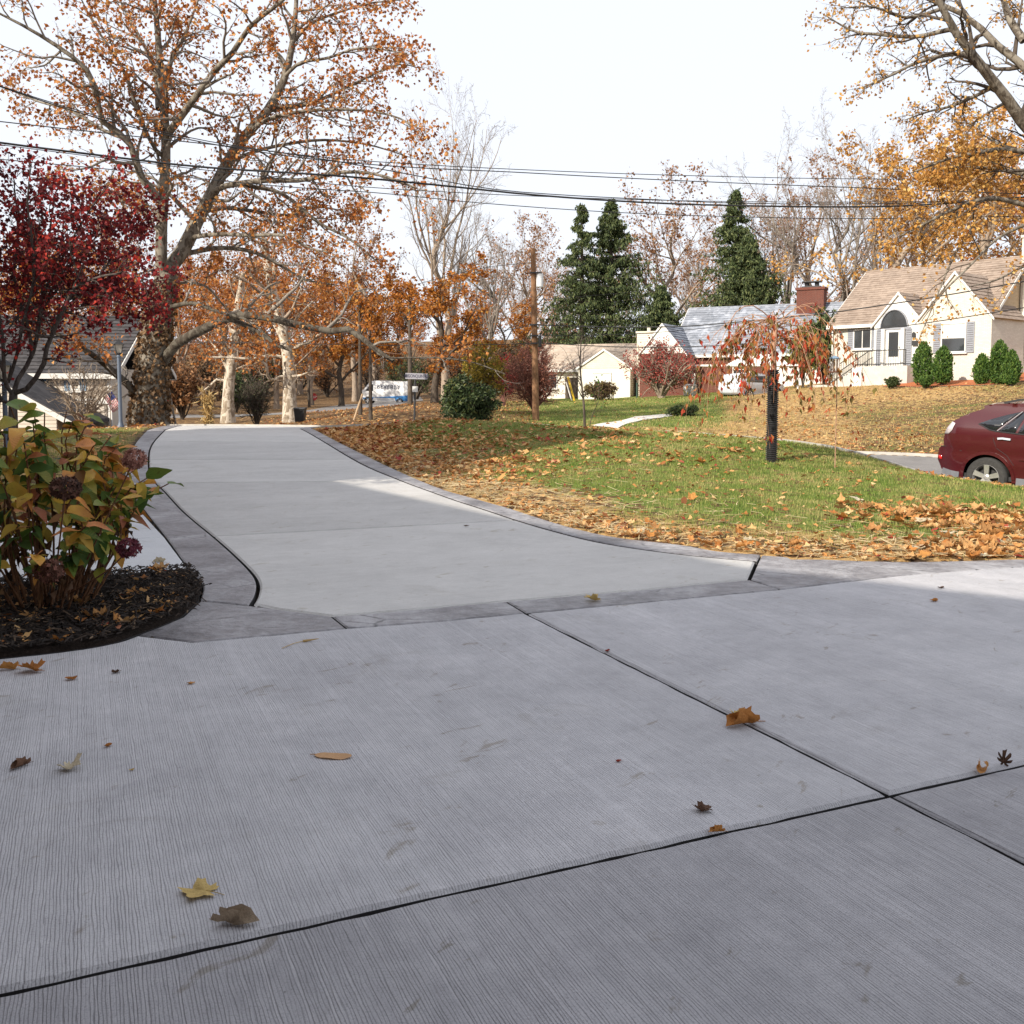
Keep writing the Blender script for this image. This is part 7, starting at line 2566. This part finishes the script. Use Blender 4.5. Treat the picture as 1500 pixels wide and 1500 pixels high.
M_CHIP = mleaf('mulch_chips', [(0, (.010, .008, .007)), (.7, (.030, .022, .018)), (.94, (.065, .045, .032)), (1, (.16, .11, .07))], .0, .8)
tag(link('mulch_chips', mesh_np('mulch_chips', V.reshape(-1, 3), [T], [M_CHIP])), kind='stuff')


# ---- grass blades
def blades(name, P, z, h, w, mat, seed, lean=.5):
    rg = np.random.default_rng(seed)
    n = len(P)
    a = rg.random(n) * 6.28
    d = np.stack([np.cos(a), np.sin(a)], 1)
    s = np.stack([-d[:, 1], d[:, 0]], 1) * (w / 2)[:, None]
    tip = P + d * (h * rg.uniform(.1, 1, n) * lean)[:, None] * 1.2
    mid = P + d * (h * .3 * lean)[:, None]
    V = np.stack([np.c_[P - s, z - .01], np.c_[P + s, z - .01], np.c_[mid + s * .8, z + h * .55], np.c_[mid - s * .8, z + h * .55], np.c_[tip, z + h]], 1)
    b = (np.arange(n) * 5)[:, None]
    me = mesh_np(name, V.reshape(-1, 3), [b + [[0, 1, 2, 3]], b + [[3, 2, 4]]], [mat])
    return tag(link(name, me), kind='stuff')


def mgrass(name, stops):
    n = NT(name)
    g = n.n('ShaderNodeNewGeometry')
    c = n.ramp(g.outputs['Random Per Island'], stops)
    v = n.wpos()
    c = n.mix(n.ramp(n.noise(v, 1.3, 4, .6), [(.40, 0.0), (.62, .8)]), c, (.45, .37, .16))
    return n.pbr(c, .6, None, spec=.2, trans=.35)


M_BLADE = mgrass('grass_blades', [(0, (.045, .08, .014)), (.4, (.115, .185, .028)), (.78, (.23, .31, .055)), (1, (.42, .38, .15))])
rg = np.random.default_rng(304)
P = lawn_xy(rg, 420000, -5, 13, 7.8, 26)
d = dline(P, EDGE)
keep = rg.random(len(P)) < np.clip(sstep(.35, 1.9, d + .45 * sums(P, 6, 1.2)), .05, 1) * np.clip(14 / np.hypot(P[:, 0], P[:, 1]), .35, 1) * .85
P = P[keep]
blades('grass', P, Hg(P), rg.uniform(.022, .052, len(P)), rg.uniform(.004, .009, len(P)) * np.clip(np.hypot(P[:, 0], P[:, 1]) / 13, .8, 1.8), M_BLADE, 7)
Pl = np.stack([rg.uniform(-14, -5, 70000), rg.uniform(10.6, 28, 70000)], 1)
ok = ~inpoly(Pl, DRIVE_POLY) & ~inpoly(Pl, PATH_POLY) & (Pl[:, 0] < np.interp(Pl[:, 1], lo[:, 1][::-1], lo[:, 0][::-1]) - .08)
Pl = Pl[ok & (rg.random(len(Pl)) < .15 + .6 * sstep(-.2, .5, sums(Pl, 12, .9)))]
blades('grass', Pl, Hg(Pl), rg.uniform(.03, .07, len(Pl)), rg.uniform(.006, .011, len(Pl)), M_BLADE, 8)
rg = np.random.default_rng(306)
Pr = np.stack([rg.uniform(-2, 30, 110000), rg.uniform(27, 66, 110000)], 1)
ok = (dline(Pr, STREET_C) > STREET_W / 2 + .2) & ~inpoly(Pr, np.vstack([WALK[1], WALK[2], WALK[3], WALK[4], WALK[5], WALK[0]]))
ok &= (rg.random(len(Pr)) < np.where(Pr[:, 0] < .24 * Pr[:, 1], .8, .35))
Pr = Pr[ok]
greenp = Pr[:, 0] < .2 * Pr[:, 1] + 1.5 * sums(Pr, 15, .4)
M_TANBLADE = mgrass('tan_grass_blades', [(0, (.26, .155, .055)), (.5, (.50, .32, .13)), (.85, (.62, .45, .21)), (1, (.18, .2, .06))])
for nm, sel, mt, sd in (('grass', greenp, M_BLADE, 9), ('dry_grass', ~greenp, M_TANBLADE, 10)):
    q = Pr[sel]
    blades(nm, q, Hg(q), rg.uniform(.04, .09, len(q)), rg.uniform(.018, .035, len(q)), mt, sd)

# ---- straw along the new edge of the lawn
rg = np.random.default_rng(305)
P = lawn_xy(rg, 160000, -5, 9, 7.8, 20)
d = dline(P, EDGE)
pr_ = np.exp(-(d / 1.15) ** 2) * (.25 + .75 * sstep(17, 13, P[:, 1])) * np.clip(.6 + .5 * sums(P, 8, 1.4), .1, 1.2) + .05 * sstep(3.5, 1, d)
P = P[rg.random(len(P)) < pr_ * .55]
n = len(P)
L = rg.uniform(.08, .30, n)[:, None]
a = rg.random(n)[:, None] * 6.28
w = .0035
z0, tl, bend = (Hg(P) + .012 + rg.random(n) * .035)[:, None], rg.normal(size=(n, 1)) * .10, rg.normal(size=(n, 1)) * .25
u = np.array([-1, 0, 1.0])[None]
cx = P[:, :1] + u * L / 2 * np.cos(a) - (u * u) * bend * L / 2 * np.sin(a)
cy = P[:, 1:] + u * L / 2 * np.sin(a) + (u * u) * bend * L / 2 * np.cos(a)
cz = z0 + u * L / 2 * tl
sx, sy = -np.sin(a) * w, np.cos(a) * w
V = np.stack([np.stack([cx - sx, cy - sy, cz], -1), np.stack([cx + sx, cy + sy, cz + .002], -1)], 2).reshape(n, 6, 3)
b = (np.arange(n) * 6)[:, None]
M_STRAW = mleaf('straw', [(0, (.36, .25, .11)), (.5, (.56, .43, .23)), (1, (.68, .57, .36))], .2)
tag(link('straw', mesh_np('straw', V.reshape(-1, 3), [b + [[0, 2, 3, 1]], b + [[2, 4, 5, 3]]], [M_STRAW])), kind='stuff')
